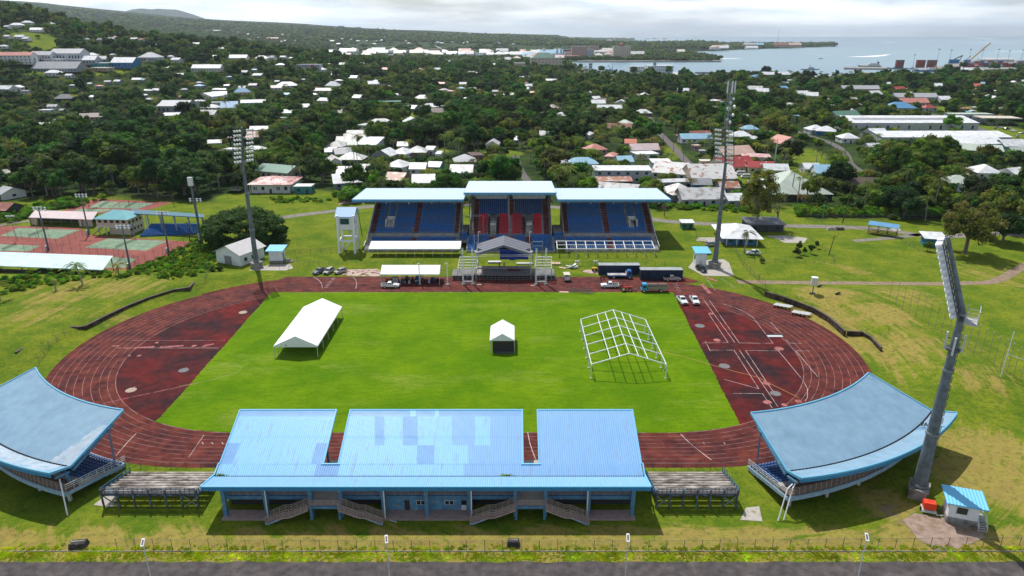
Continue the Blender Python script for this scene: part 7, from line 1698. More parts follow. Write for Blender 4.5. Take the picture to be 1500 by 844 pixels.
block(841,84,27,7,'long red roofed market building in the town','w',2,'R'); block(832,87,32,5,'orange pink low building below the red roofed market','pk',1,'S'); block(825,81,20,8,'brown office slab left of the tall blocks','br',3); block(884,82,24,6,'white low shops right of the tall blocks','w',2,'W'); block(761,103,16,10,'grey white house left of the green roofed hotel','c',3,'W'); o,s = block(637,80,18,8,'tall tan church with white gable roof in the town strip','tn',1,'W',3,cat='church',name='church'); m = MB(); gable(m,-9 * s,9 * s,-5 * s,5 * s,8 * s + .3,4 * s,.5,'y'); m.build('main_roof',ROOFS['W'],o)
o,s = block(891,105,9,3,'slate blue A shaped church with thin spire by the bay','g',1,'B',2,cat='church',name='church'); m = MB(); gable(m,-4 * s,4 * s,-4 * s,4 * s,3 * s,6 * s,.3,'y'); m.tube((6 * s,0,0),(6 * s,0,12 * s),1 * s,.1,6); m.build('steep_roof',ROOFS['B'],o)
block(865,101,5,8,'small pale tower by the bay','lg',2); block(862,105,13,4,'green roofed house by the bay','lg',1,'GN'); block(808,109,16,3,'pinkish brown roofed house below the hotel','pk',1,'RD'); block(774,109,8,3,'small red roofed house below the hotel','pk',1,'R'); block(776,115,11,3,'teal grey roofed house below the hotel','lg',1,'PG'); block(852,109,10,3,'white roof by the bay trees','w',1,'W'); block(870,113,12,3,'white flat roof before the bay trees','w',1,'W'); block(896,113,8,3,'little white roof right of the bay trees','w',1,'W')
rt = random.Random(5); cs = ['W','W','W2','C','C','W','LG','PK','LB','S','P','W']
for k in range(150):
 px = rt.uniform(486,905) if k < 136 else rt.uniform(905,1010); py = rt.uniform(76.5,84) if px < 740 else rt.uniform(76,92 if px < 850 else 86)
 if k > 142: px,py = rt.uniform(1035,1110),rt.uniform(69.5,73)
 if any(abs(px - q) < 6 for q in (848,862,911)): continue
 H(px,py,rt.uniform(7,20),'pale roofed shop building in the dense town strip before the bay',rt.choice(cs),rt.choice('wwclg' if 0 else ['w','w','c','lg']),rt.choice(['gx','flat','hip']),h=6,det=0,group='pale shop buildings of the town strip',cat='building',name='shop_building',d=30)
for px,w,lb,r in ((1150,30,'brown resort block on the thin peninsula','RD'),(1112,14,'blue grey hall on the thin peninsula','LB'),(1165,18,'tan resort block near the tip of the thin peninsula','P'),(1098,16,'pale block on the thin peninsula','LG')):
 H(px,69.3,w,lb,r,'tn','gx',h=14,det=0,d=40,cat='building',name='resort_building')
# far white specks
rs_ = random.Random(11)
HN = len(HOUSES); FAR = MB(); SR = ['W','W2','LG','S','LB']
def specks(n,fx,fy,wr,lab,grp):
 for _ in range(n):
  px,py = rs_.uniform(*fx),rs_.uniform(*fy); x,y,z = at(px,py)
  if any(abs(x - q[0]) < q[2] and abs(y - q[1]) < q[3] + 8 for q in HOUSES[:HN]): continue
  w = rs_.uniform(*wr) * scale_at(x,y,z); d = min(w * .7,14); k = SR.index(rs_.choice(['W','W','W','W2','LG','W','S','LB'])); mb = FAR
  n0 = len(mb.v); mb.box(-w / 2,w / 2,-d / 2,d / 2,-1,2.9,len(SR)); (hip if rs_.random() < .4 else gable)(mb,-w / 2,w / 2,-d / 2,d / 2,2.93,d * .24,ov=.9,mi=k); a = rs_.uniform(-.4,.4); ca,sa = math.cos(a),math.sin(a)
  mb.v[n0:] = [(x + p * ca - q * sa,y + p * sa + q * ca,z + r) for p,q,r in mb.v[n0:]]; HOUSES.append((x,y,w,d,4))
specks(110,(330,760),(47,66),(2.2,6),'tiny pale roofed house far off on the wooded upland','tiny houses on the far upland')
specks(22,(160,380),(33,58),(2,5),'tiny pale roofed house far off on the wooded upland','tiny houses on the far upland')
specks(30,(760,1020),(55,61),(3,7),'tiny pale house along the far shore beyond the bay','tiny houses on the far shore')
specks(85,(200,780),(84,150),(5,13),'small pale roof peeping from the forest in the middle distance','small roofs in the middle distance forest')
specks(55,(1040,1500),(118,175),(5,12),'small pale roof peeping from the trees on the right below the port','small roofs in the trees below the port')
specks(16,(20,330),(118,200),(5,10),'small pale roof fragment in the dark trees on the left','small roofs in the dark trees on the left')
tag(FAR.build('distant_houses',[ROOFS[k] for k in SR] + [WALLS['g']]),'scattered small pale roofed houses among the far trees','houses',kind='stuff')
# ============================================================ port, ships, bridge
def ship(px,py,Lpx,label,kind,rz=0):
 x,y = G(px,py,-1); s = scale_at(x,y,0); L = Lpx * s; o = thing('ship',label,'ship',(x,y,-1),R(rz)); b = L * .085
 hullm = {'patrol': WALLS['lg'],'cargo': mat('blue_hull',(.03,.12,.30),.5),'ferry': WALLS['c'],'dark': mat('dark_hull',(.05,.05,.06),.6)}[kind]; hh = L * .055
 m = MB(); lo = [(-L * .48,-b * .8,0),(L * .38,-b * .8,0),(L * .46,0,0),(L * .38,b * .8,0),(-L * .48,b * .8,0)]; hi = [(-L * .5,-b,hh),(L * .36,-b,hh),(L * .52,0,hh * 1.5),(L * .36,b,hh),(-L * .5,b,hh)]; m.solid(lo,hi); m.build('hull',hullm,o)
 a0,a1 = {'patrol': (-.15,.2),'cargo': (-.3,.12),'ferry': (-.42,.1),'dark': (-.2,.2)}[kind]
 m = MB(); m.box(a0 * L,a1 * L,-b * .75,b * .75,hh,hh + L * .05); m.build('deckhouse',WALLS['w'] if kind != 'patrol' else WALLS['lg'],o); m = MB(); m.box((a0 + .06) * L,(a1 - .1) * L,-b * .5,b * .5,hh + L * .05,hh + L * .095); m.build('bridge',WALLS['w'] if kind != 'patrol' else WALLS['lg'],o)
 m = MB(); m.beam(((a0 + .1) * L,0,hh + L * .09),((a0 + .1) * L,0,hh + L * .2),L * .012); m.beam(((a0 + .05) * L,0,hh + L * .15),((a0 + .15) * L,0,hh + L * .15),L * .008); m.build('mast',STEEL,o)
 if kind in ('ferry','cargo'): m = MB(); m.box((a0 + .02) * L,(a0 + .07) * L,-b * .3,b * .3,hh + L * .05,hh + L * .15); m.build('funnel',mat('funnel_dark',(.06,.04,.08),.6) if kind == 'ferry' else MATS['machine_yellow'],o)
 return o
ship(1187,102.5,28,'pale grey patrol boat lying off the waterfront','patrol',4); ship(1202,86.5,8,'small dark boat further out on the bay','dark'); ship(1273,98,34,'cream and white ferry at the outer quay','ferry',180); ship(1360,105,38,'white and blue ship moored before the container quay','cargo',180); ship(1314,101,30,'white work boat left of the blue hulled ship','patrol',180); ship(1336,101.5,18,'white tug at the quay between the work boat and the blue hulled ship','patrol',180)
def quay(pts,lbl,h=1.6):
 m = MB(); q = [G(*p,0) for p in pts]; m.prism(q,-3,h); return tag(m.build(lbl,CONC),kind='structure')
quay([(1236,101),(1300,101.6),(1300,99.5),(1236,98.8)],'quay'); quay([(1255,108.5),(1345,108.5),(1345,107.2),(1255,107.2)],'quay'); quay([(1336,104),(1384,104),(1560,101),(1560,89),(1395,89.5),(1384,97)],'quay'); quay([(846,91),(1056,90.6),(1056,89.6),(846,89.9)],'sea_wall',2.2)
rc = random.Random(3); CC = [mat('container_' + n,c,.7) for n,c in (('rust',(.20,.055,.04)),('red',(.32,.04,.04)),('brown',(.16,.08,.06)),('blue',(.05,.14,.28)),('grey',(.28,.28,.3)),('cream',(.4,.36,.3)))]
def cont(px,py,lvl,w=6.5):
 x,y = G(px,py,0); s = scale_at(x,y,0); m = MB(); k = 3.4; m.box(-w * s / 2,w * s / 2,-3,3,1.6 + lvl * k,1.6 + lvl * k + k - .1)
 for q in range(8): m.box(-w * s / 2 + (q + .3) * w * s / 8,-w * s / 2 + (q + .6) * w * s / 8,-3.08,-3,1.8 + lvl * k,1.3 + lvl * k + k)
 o = m.build('shipping_container',rc.choice(CC)); o.location = (x,y,0); tag(o,'stacked shipping container in the port yard at the right','shipping container','containers stacked in the port yard')
for px in range(1415,1500,7):
 for py in (96,99.5):
  for l in range(rc.choice([1,2,3,3])): cont(px + rc.uniform(-.5,.5),py,l)
CC = CC[:3] * 2
for px0,px1,l_ in ((1311,1322,5),(1341,1353,5),(1357,1370,5)):
 for l in range(l_): cont((px0 + px1) / 2,100.5,l,px1 - px0)
x,y = G(1416,97,0); s = scale_at(x,y); o = thing('harbour_crane','yellow harbour crane with long raised jib in the port','crane',(x,y,1.6)); m = MB(); m.beam((0,0,8),(27 * s,0,31 * s),2.6,2.6); m.build('jib',mat('crane_yellow',(.45,.30,.12),.6),o)
m = MB(); m.box(-5 * s,3 * s,-3,3,5,5 + 5 * s); m.build('machine_house',WALLS['b'],o); m = MB(); m.box(-4 * s,4 * s,-3,3,0,2)
for sx in (-3,3): m.beam((sx * s,0,0),(sx * s,0,6),1.2)
m.build('undercarriage',STEELD,o); m = MB(); m.beam((-3 * s,0,5 + 5 * s),(3 * s,0,13 * s),.9); m.beam((3 * s,0,13 * s),(27 * s,0,31 * s),.35); m.build('gantry',STEELD,o)
x,y = G(1398,94,0); o = thing('harbour_crane','low blue black mobile crane left of the yellow one','crane',(x,y,1.6)); m = MB(); m.box(-9 * s,6 * s,-3,3,0,6 * s); m.build('base',WALLS['b'],o); m = MB(); m.beam((-2 * s,0,6 * s),(10 * s,0,12 * s),2.5); m.beam((6 * s,0,3 * s),(10 * s,0,12 * s),1.5); m.build('jib',STEELD,o)
for i,(px,t) in enumerate(((1371,73),(1389,74),(1417,73),(1435,74),(1458,73),(1474,75),(1493,74),(1337,81))):
 x,y = G(px,98,0); h = HH + ray(px,t)[2] * y / ray(px,t)[1]; o = thing('port_lamp','tall thin port light mast standing among the containers','light mast',(x,y,1),0,'tall light masts of the port'); m = MB(); m.tube((0,0,0),(0,0,h),.45,.3,6); m.build('pole',STEEL,o); m = MB(); m.box(-2.4,2.4,-.8,.8,h - 1,h + .6); m.build('lamp_head',STEEL,o)
x0,y0 = G(1028,113,0); x1,y1 = G(1075,113,0); o = thing('bridge','low concrete bridge crossing the river mouth behind the antenna of the middle mast','bridge',((x0 + x1) / 2,y0,0)); m = MB(); m.box(x0 - 12,x1 + 8,y0 - 5,y0 + 5,6,8.2); m.build('deck',mat('dark_bridge',(.10,.09,.09),.9),o,True)
for t in (.05,.5,.95): m = MB(); m.box(x0 + (x1 - x0) * t - 1.5,x0 + (x1 - x0) * t + 1.5,y0 - 4,y0 + 4,-3,6); m.build('pier',CONC,o,True)
m = MB(); m.beam((x0 - 12,y0 - 5,9),(x1 + 8,y0 - 5,9),.3,.4); m.build('railing',CONCL,o,True)
x,y = G(1138,70,0); o = thing('radio_mast','very thin tall radio mast on the thin peninsula','radio mast',(x,y,0)); m = MB(); m.tube((0,0,0),(0,0,HH + ray(1138,43)[2] * y / ray(1138,43)[1]),.8,.5,5); m.build('lattice',STEEL,o)
# ============================================================ trees
def leafmat(name,c,rnd=.42,c2=None):
 m = mat(name,c,.75,var=.35,vs=.35,rnd=rnd,spec=.2,c2=c2 or tuple(min(1,q * 1.9) for q in c),c2t=(.5,.72),c2s=.22)
 nt = m.node_tree; N = nt.nodes; L = nt.links; b = N['Principled BSDF']; t = N.new('ShaderNodeBsdfTranslucent'); src = b.inputs['Base Color'].links[0].from_socket
 h = N.new('ShaderNodeHueSaturation'); h.inputs['Value'].default_value = 1.7; h.inputs['Saturation'].default_value = 1.15; L.new(src,h.inputs['Color']); L.new(h.outputs[0],t.inputs[0]); x = N.new('ShaderNodeMixShader'); x.inputs[0].default_value = .42; L.new(b.outputs[0],x.inputs[1]); L.new(t.outputs[0],x.inputs[2]); L.new(x.outputs[0],N['Material Output'].inputs[0])
 return m
LF = [leafmat('leaf_green',(.036,.090,.012)),leafmat('leaf_light',(.105,.175,.02)),leafmat('leaf_dark',(.020,.050,.011)),leafmat('leaf_olive',(.095,.115,.022)),leafmat('leaf_bright',(.10,.18,.018),.2)]
PALM = leafmat('palm_frond',(.09,.125,.025)); PALMY = leafmat('palm_frond_yellowing',(.20,.19,.035)); BARK = mat('bark',(.14,.115,.09),.9,var=.3,vs=3); BARKG = mat('pale_bark',(.27,.25,.22),.9,var=.2)
def blob(mb,c,r,rn,m=0,sq=.8):
 V = []; n1,n2 = 5,8
 V.append((c[0],c[1],c[2] + r * sq))
 for i in range(1,n1):
  a = math.pi * i / n1
  for j in range(n2):
   b = 2 * math.pi * (j + .5 * (i % 2)) / n2; k = r * rn.uniform(.72,1.18); V.append((c[0] + k * math.sin(a) * math.cos(b),c[1] + k * math.sin(a) * math.sin(b),c[2] + k * math.cos(a) * sq))
 V.append((c[0],c[1],c[2] - r * sq * .7)); o = len(mb.v); mb.v += V
 def I(i,j): return o + 1 + (i - 1) * n2 + j % n2
 for j in range(n2): mb.f.append((o,I(1,j),I(1,j + 1))); mb.m.append(m); mb.f.append((o + len(V) - 1,I(n1 - 1,j + 1),I(n1 - 1,j))); mb.m.append(m)
 for i in range(1,n1 - 1):
  for j in range(n2): mb.f.append((I(i,j),I(i + 1,j),I(i + 1,j + 1),I(i,j + 1))); mb.m.append(m)
def leaf(mb,p,nrm,s,rn,m):
 n = Vector(nrm) + Vector((rn.gauss(0,.5),rn.gauss(0,.5),rn.gauss(.15,.4)))
 if n.length < .1: n = Vector((0,0,1))
 n.normalize(); u = n.cross(Vector((rn.gauss(0,1),rn.gauss(0,1),rn.gauss(0,1)))).normalized(); v = n.cross(u); p = Vector(p); a = s * rn.uniform(.6,1.3); b = s * rn.uniform(.4,.8)
 mb.face([p - u * a,p - v * b * .8,p + u * a,p + v * b],m)
def crown_mesh(seed,rx,rz,zc,ncl,nleaf,ls,mats,flat=.0,cr=.33,core=.78,hollow=.0,sides=.25):
 rn = random.Random(seed); mb = MB()
 for k in range(ncl):
  while True:
   d = Vector((rn.gauss(0,1),rn.gauss(0,1),rn.gauss(.35,.9))); d.normalize()
   if d.z > -sides: break
  q = rn.uniform(.45,.88) if rn.random() > .15 else rn.uniform(0,.4)
  c = (d.x * rx * q * rn.uniform(.85,1.15),d.y * rx * q * rn.uniform(.85,1.15),zc + d.z * rz * q); r = rx * cr * rn.uniform(.65,1.25)
  mi = rn.choice([0,0,0,1,2]) if len(mats) > 2 else 0
  if core: blob(mb,c,r * core,rn,mi)
  for _ in range(nleaf):
   e = Vector((rn.gauss(0,1),rn.gauss(0,1),rn.gauss(.2,1))); e.normalize(); rr_ = r * rn.uniform(.75,1.2)
   leaf(mb,(c[0] + e.x * rr_,c[1] + e.y * rr_,c[2] + e.z * rr_ * .85),e,ls,rn,mi if rn.random() < .8 else rn.choice(range(len(mats))))
 return mb
def mesh_of(mb,name,mats):
 o = mb.build(name,mats); me = o.data; bpy.data.objects.remove(o); return me
def trunk_mb(seed,h,r,n=5,spread=2.0,zt=None):
 rn = random.Random(seed); mb = MB(); mb.tube((0,0,0),(0,0,h * .5),r,r * .75,8)
 for k in range(n): a = 2 * math.pi * (k + rn.random() * .6) / n; e = (spread * math.cos(a),spread * math.sin(a),h * rn.uniform(.85,1.15)); mb.tube((0,0,h * .45),e,r * .55,r * .2,6)
 return mb
def palm_crown(seed,L=3.6,n=20,mb=None,mi=0,top=(0,0,0)):
 rn = random.Random(seed); mb = mb or MB(); T0 = Vector(top)
 for k in range(n):
  a = 2 * math.pi * k / n * 1.618 * 3 + rn.random() * .4; el = rn.uniform(-.35,1.15); Lk = L * rn.uniform(.8,1.1); P_ = []; d = Vector((math.cos(a),math.sin(a),0))
  for i in range(8):
   t = i / 7; P_.append(T0 + d * Lk * t * math.cos(el * .5) + Vector((0,0,Lk * (math.sin(el) * t - (.55 + .3 * max(0,el)) * t * t))))
  s = Vector((-d.y,d.x,0))
  for i in range(7):
   w0 = .62 * math.sin(math.pi * (.12 + .8 * i / 7)) ; w1 = w0 * .75
   for sg in (-1,1):
    p,q = P_[i],P_[i + 1]; mid = (p + q) / 2
    mb.face([p,mid,mid + s * sg * w0 + (q - p) * .6 + Vector((0,0,-.28 * w0 * 2))],mi); mb.face([mid,q,q + s * sg * w1 + (q - p) * .5 + Vector((0,0,-.28 * w1 * 2))],mi)
 return mb
def palm_trunk(seed,h,r=.2,lean=.8):
 rn = random.Random(seed); mb = MB(); pr = (0,0,0)
 for k in range(5):
  t = (k + 1) / 5; q = (lean * t * t,lean * .3 * math.sin(t * 2),h * t); mb.tube(pr,q,r * (1.25 - .35 * (k / 5)),r * (1.25 - .35 * t),7); pr = q
 return mb,pr
BRO = []        # (crown mesh, trunk mesh, height at scale 1, radius)
for k,(rx,rz,zc,ncl,nl,ls,ms,tr) in enumerate([(5.0,3.6,6.2,34,34,.42,[LF[0],LF[1],LF[2]],(5.2,.38)),(4.4,4.3,6.6,32,36,.40,[LF[0],LF[1],LF[0]],(5.6,.34)),(5.6,3.0,6.0,38,34,.42,[LF[2],LF[0],LF[2]],(5.2,.42)),
        (3.6,3.6,5.2,26,34,.38,[LF[1],LF[0],LF[4]],(4.4,.28)),(4.6,3.4,5.8,30,34,.42,[LF[3],LF[0],LF[1]],(5.0,.32)),(3.2,4.6,6.4,28,32,.36,[LF[2],LF[2],LF[0]],(5.6,.3)),(4.8,2.4,3.2,28,34,.42,[LF[4],LF[1],LF[0]],(2.8,.3))]):
 BRO.append((mesh_of(crown_mesh(100 + k,rx,rz,zc,ncl,nl,ls,ms),'crown',ms),mesh_of(trunk_mb(k,tr[0],tr[1]),'trunk',[BARK]),zc + rz,rx))
PAL = []
for k,(h,L) in enumerate(((9.5,3.8),(12.0,4.0),(7.0,3.6))):
 tb,top = palm_trunk(k,h,.19,.9 - k * .5); PAL.append((mesh_of(palm_crown(k + 5,L,22,top=top),'crown',[PALM if k < 2 else PALMY]),mesh_of(tb,'trunk',[BARKG]),h + 1,3.4))
# far clumps: several crowns in one, for instancing
def clump_mesh(seed,n,R0):
 rn = random.Random(seed); mb = MB(); ms = [LF[0],LF[1],LF[2],LF[3]]
 for k in range(n):
  a = rn.uniform(0,6.3); d = R0 * math.sqrt(rn.random()); cx,cy = d * math.cos(a),d * math.sin(a); h = rn.uniform(4,9); r = rn.uniform(2.4,4.6); mi = rn.choice([0,0,1,2,3])
  for q in range(7):
   e = Vector((rn.gauss(0,1),rn.gauss(0,1),rn.gauss(.2,.7))); e.normalize(); blob(mb,(cx + e.x * r * .55,cy + e.y * r * .55,h - 1.5 + e.z * r * .5),r * rn.uniform(.45,.6),rn,mi)
   for _ in range(9): f = Vector((rn.gauss(0,1),rn.gauss(0,1),rn.gauss(.3,1))); f.normalize(); leaf(mb,(cx + e.x * r * .55 + f.x * r * .6,cy + e.y * r * .55 + f.y * r * .6,h - 1.5 + e.z * r * .5 + f.z * r * .55),f,.6,rn,mi)
 return mb
protos = bpy.data.collections.new('forest_kinds')
def add_proto(name,me):
 o = bpy.data.objects.new(name,me); protos.objects.link(o); return o
def joined(mes,name,mats):
 bm = bmesh.new();
 off = 0
 for me,moff in mes:
  n0 = len(bm.faces); bm.from_mesh(me); bm.faces.ensure_lookup_table()
  for f in bm.faces[n0:]: f.material_index += moff
 out = bpy.data.meshes.new(name); bm.to_mesh(out); bm.free()
 for q in mats: out.materials.append(q)
 return out
NP = 0
for k,b in enumerate(BRO):
 ms = list(b[0].materials); add_proto('tree_%02d' % NP,joined([(b[0],0),(b[1],len(ms))],'forest_tree',ms + [BARK])); NP += 1
for k,b in enumerate(PAL):
 ms = list(b[0].materials); add_proto('tree_%02d' % NP,joined([(b[0],0),(b[1],len(ms))],'forest_palm',ms + [BARKG])); NP += 1
for k in range(4): add_proto('tree_%02d' % NP,mesh_of(clump_mesh(k + 40,9,11),'forest_clump',[LF[0],LF[1],LF[2],LF[3]])); NP += 1
def scatter(name,pts,coll,kind='stuff',label=None,cat=None):
 me = bpy.data.meshes.new(name); me.from_pydata([p[:3] for p in pts],[],[])
 a = me.attributes.new('sc','FLOAT_VECTOR','POINT'); a.data.foreach_set('vector',[c for p in pts for c in p[3]])
 a = me.attributes.new('rz','FLOAT','POINT'); a.data.foreach_set('value',[p[4] for p in pts]); a = me.attributes.new('ix','INT','POINT'); a.data.foreach_set('value',[p[5] for p in pts])
 o = bpy.data.objects.new(name,me); col.objects.link(o); o['kind'] = kind
 if label: o['label'] = label
 if cat: o['category'] = cat
 ng = bpy.data.node_groups.new(name,'GeometryNodeTree'); ng.interface.new_socket('Geometry',in_out='INPUT',socket_type='NodeSocketGeometry'); ng.interface.new_socket('Geometry',in_out='OUTPUT',socket_type='NodeSocketGeometry')
 N = ng.nodes; L = ng.links; gi = N.new('NodeGroupInput'); go = N.new('NodeGroupOutput'); ip = N.new('GeometryNodeInstanceOnPoints'); ci = N.new('GeometryNodeCollectionInfo'); ci.inputs[0].default_value = coll; ci.inputs[1].default_value = True; ci.inputs[2].default_value = True
 def at_(nm,t): n = N.new('GeometryNodeInputNamedAttribute'); n.data_type = t; n.inputs[0].default_value = nm; return n.outputs[0]
 L.new(gi.outputs[0],ip.inputs['Points']); L.new(ci.outputs[0],ip.inputs['Instance']); ip.inputs['Pick Instance'].default_value = True
 L.new(at_('ix','INT'),ip.inputs['Instance Index']); L.new(at_('sc','FLOAT_VECTOR'),ip.inputs['Scale'])
 cx = N.new('ShaderNodeCombineXYZ'); L.new(at_('rz','FLOAT'),cx.inputs[2]); L.new(cx.outputs[0],ip.inputs['Rotation']); L.new(ip.outputs[0],go.inputs[0])
 md = o.modifiers.new('scatter','NODES'); md.node_group = ng; return o
# ---- where trees may stand
ROADS = []
for pts,w in (([(800,300),(782,276),(765,255),(758,240),(756,228)],6),([(1036,262),(1005,236),(985,214),(962,190),(950,170)],8),([(1262,252),(1245,240),(1238,225),(1222,212),(1195,202),(1165,192),(1150,184)],6),([(1580,235),(1500,212),(1450,196),(1400,178),(1350,165)],14)):
 q = [at(*p)[:2] for p in pts]
 for a,b in zip(q,q[1:]):
  n = int(math.hypot(b[0] - a[0],b[1] - a[1]) / 4) + 1
  for k in range(n): ROADS.append((a[0] + (b[0] - a[0]) * k / n,a[1] + (b[1] - a[1]) * k / n,w))
HB = {}
for hh in HOUSES + [(a,b,w,w,0) for a,b,w in ROADS]:
 for gx in range(int((hh[0] - 60) // 40),int((hh[0] + 60) // 40) + 1):
  for gy in range(int((hh[1] - 230) // 40),int((hh[1] + 60) // 40) + 1): HB.setdefault((gx,gy),[]).append(hh)
rt = random.Random(77)
def allowed(x,y,r):
 """returns the tallest crown permitted here, 0 when none"""
 cap = 30.0
 for hx,hy,w,d,h in HB.get((int(x // 40),int(y // 40)),()):
  if abs(x - hx) < w / 2 + r * .7 + 1 and abs(y - hy) < d / 2 + r * .7 + .5: return 0
  yf = hy - d / 2
  if y < yf and yf - y < 190 and abs(x * yf / y - hx) < w / 2 + r * .7 and h > 0:
   cap = min(cap,h * .35 + (yf - y) * 73.0 / y)
  elif h == 0 and y < yf and yf - y < 40 and abs(x * yf / y - hx) < w / 2 + r * .6: cap = min(cap,1.0 + (yf - y) * 73.0 / y)
 return cap
def in_clear(px,py):
 for a,b,rx,ry in CLEARINGS:
  if ((px - a) / rx) ** 2 + ((py - b) / ry) ** 2 < 1: return True
 return False
CAND = []; y = 255.0
while y < 5600:
 st = 8.0 if y < 700 else 9.6 if y < 1100 else 11.5 if y < 1700 else min(60,20 + (y - 1700) * .009)
 x = -1.02 * y * .80 - 40
 while x < .84 * y + 40:
  xx = x + rt.uniform(-.48,.48) * st; yy = y + rt.uniform(-.48,.48) * st; x += st
  px,py = proj(xx,yy,0)
  if px < -90 or px > 1590: continue
  if py > lerp_tab(WOODLINE,px) - 1: continue
  if yy > 900 and water(px,py): continue
  z = hz(xx,yy); qx,qy = proj(xx,yy,z)
  if yy > 900 and py < 92 and 1225 < px: continue
  if in_clear(qx,qy) and rt.random() > .06: continue
  if yy > 1500 and 480 < px < 905 and 74 < py < 88 and rt.random() > .12: continue
  if 1383 < px and py < 104: continue
  CAND.append((xx,yy,z,px,py))
 y += st
print('candidates',len(CAND))
near = []; stuff = []
for (x,y,z,px,py) in CAND:
 if y < 1700:
  pr = .28 + .16 * noise.noise((x * .006,y * .006,9)) + (.15 if 780 < px < 1200 else 0)
  ispalm = rt.random() < pr
  if ispalm: i = rt.randrange(3); hgt,rad = PAL[i][2],PAL[i][3] * .6; sc = rt.uniform(.75,1.15)
  else:
   t = noise.noise((x * .012,y * .012,4)) + rt.uniform(-.35,.35)
   i = rt.choice([0,2,5,2] if t < -.12 else [0,1,4] if t < .15 else [1,3,6,4]);
   if px < 330 and py > 150 and rt.random() < .6: i = rt.choice([0,2,5])
   if px > 1150 and py > 200 and rt.random() < .5: i = rt.choice([1,3,4,6])
   hgt,rad = BRO[i][2],BRO[i][3]; sc = rt.choice([rt.uniform(.55,1.0),rt.uniform(.95,1.4),rt.uniform(1.25,1.9)])
  cap = allowed(x,y,rad * sc)
  if cap <= 0: continue
  if 820 < px <= 1050 and py < 122: cap = min(cap,8)
  if px > 1050 and py < 117: cap = min(cap,3 if px > 1230 else 5 if px > 1140 else 9)
  if hgt * sc > cap and not (cap > 1.5 and rt.random() < .07):
   if ispalm and cap < 5: continue
   if cap < 1.3: continue
   if not ispalm and cap < 5: i = 6; hgt = BRO[6][2]
   sc = max(.22,cap / hgt)
   if not ispalm: sc = min(sc,1.3)
  if px < 430 and y < 420 and not ispalm: sc *= 1.15
  s3 = (sc * rt.uniform(.9,1.15),sc * rt.uniform(.9,1.15),sc * rt.uniform(.85,1.15)); e = (x,y,z - .1,s3,rt.uniform(0,6.28),i + (7 if ispalm else 0),px,py,hgt * sc)
  near.append(e)
 else:
  sc = rt.uniform(.8,1.3) * (1 if y < 2500 else min(2.4,1 + (y - 2500) / 2200)); stuff.append((x,y,z - 1,(sc,sc,sc * .8 * (1 if y < 3000 else .8)),rt.uniform(0,6.28),10 + rt.randrange(4)))
# the ones that show largest become things
def vis_size(e): return e[8] / e[1]
near.sort(key=vis_size,reverse=True)
def inview(e): return -5 < e[6] < 1505
big = [e for e in near if inview(e)][:262]; bs = set(id(e) for e in big)
stuff += [e[:6] for e in near if id(e) not in bs]
print('individual',len(big),'stuff trees',len(stuff))
scatter('forest',stuff,protos,label='dense tropical forest and palms stretching from the stadium to the upland',cat='forest')
def mk_tree(x,y,z,s3,rz,kind,label,group=None,name=None):
 b = BRO[kind] if kind < 7 else PAL[kind - 7]
 o = bpy.data.objects.new(name or ('broadleaf_tree' if kind < 7 else 'palm_tree'),None); col.objects.link(o); o.location = (x,y,z); o.rotation_euler = (0,0,rz); o.scale = s3; o['label'] = label; o['category'] = 'tree' if kind < 7 else 'palm tree'
 if group: o['group'] = group
 for nm,me in (('crown',b[0]),('trunk',b[1])): c = bpy.data.objects.new(nm,me); col.objects.link(c); c.parent = o
 return o
def region(px):
 return 'behind the tennis courts on the left' if px < 300 else 'between left mast and main grandstand' if px < 520 else 'behind the main grandstand' if px < 980 else 'behind the right lawn' if px < 1250 else 'at the far right behind the lawn'
for e in big:
 k = e[5]; rg = region(e[6])
 nm = ('broad dark tree','tall leafy tree','wide dark green tree','small light green tree','olive green tree','narrow dark tree','low bright green tree')[k] if k < 7 else ('coconut palm','tall coconut palm','yellowing palm')[k - 7]
 mk_tree(e[0],e[1],e[2],e[3],e[4],k,nm + ' in the dense growth ' + rg,'trees ' + rg + ', ' + nm)
# ---- particular trees
def special(px,py,mbc,mats,label,trunk=None,tm=BARK,name='broadleaf_tree',cat='tree',rz=0):
 x,y,z = at(px,py); o = thing(name,label,cat,(x,y,z),rz); mbc.build('crown',mats,o)
 if trunk: trunk.build('trunk',tm,o)
 return o
dm = MB(); rn = random.Random(3)      # the wide dome left of the mast
for k in range(150):
 a = rn.uniform(0,6.283); q = math.sqrt(rn.random()); r = 14.2 * q; zz = 2.6 + 9.8 * math.sqrt(max(0,1 - (r / 15.2) ** 2)) * rn.uniform(.82,1.0); c = (r * math.cos(a),r * math.sin(a) * .85,zz)
 blob(dm,c,rn.uniform(1.2,1.9),rn,0,.6)
 for _ in range(85): e = Vector((rn.gauss(0,1),rn.gauss(0,1),rn.gauss(.3,.8))); e.normalize(); R_ = rn.uniform(1.5,2.7); leaf(dm,(c[0] + e.x * R_,c[1] + e.y * R_,c[2] + e.z * R_ * .7),(e.x * .5,e.y * .5,1),.34,rn,rn.choice([0,0,1]))
for k in range(60):
 a = 6.283 * k / 60; r = rn.uniform(11,14); c = (r * math.cos(a),r * .85 * math.sin(a),rn.uniform(2,5)); blob(dm,c,rn.uniform(1.3,2.2),rn,0,.8)
 for _ in range(40): e = Vector((rn.gauss(0,1),rn.gauss(0,1),rn.gauss(.1,.8))); e.normalize(); R_ = rn.uniform(1.4,2.4); leaf(dm,(c[0] + e.x * R_,c[1] + e.y * R_,c[2] + e.z * R_ * .8),e,.42,rn,0)
special(360,357,dm,[leafmat('dome_leaf',(.030,.074,.012),.0,(.06,.125,.018)),leafmat('dome_leaf_light',(.055,.11,.018),0)],'very wide round dark tree behind the storehouse and the left floodlight mast',trunk_mb(9,7,.9,8,7))
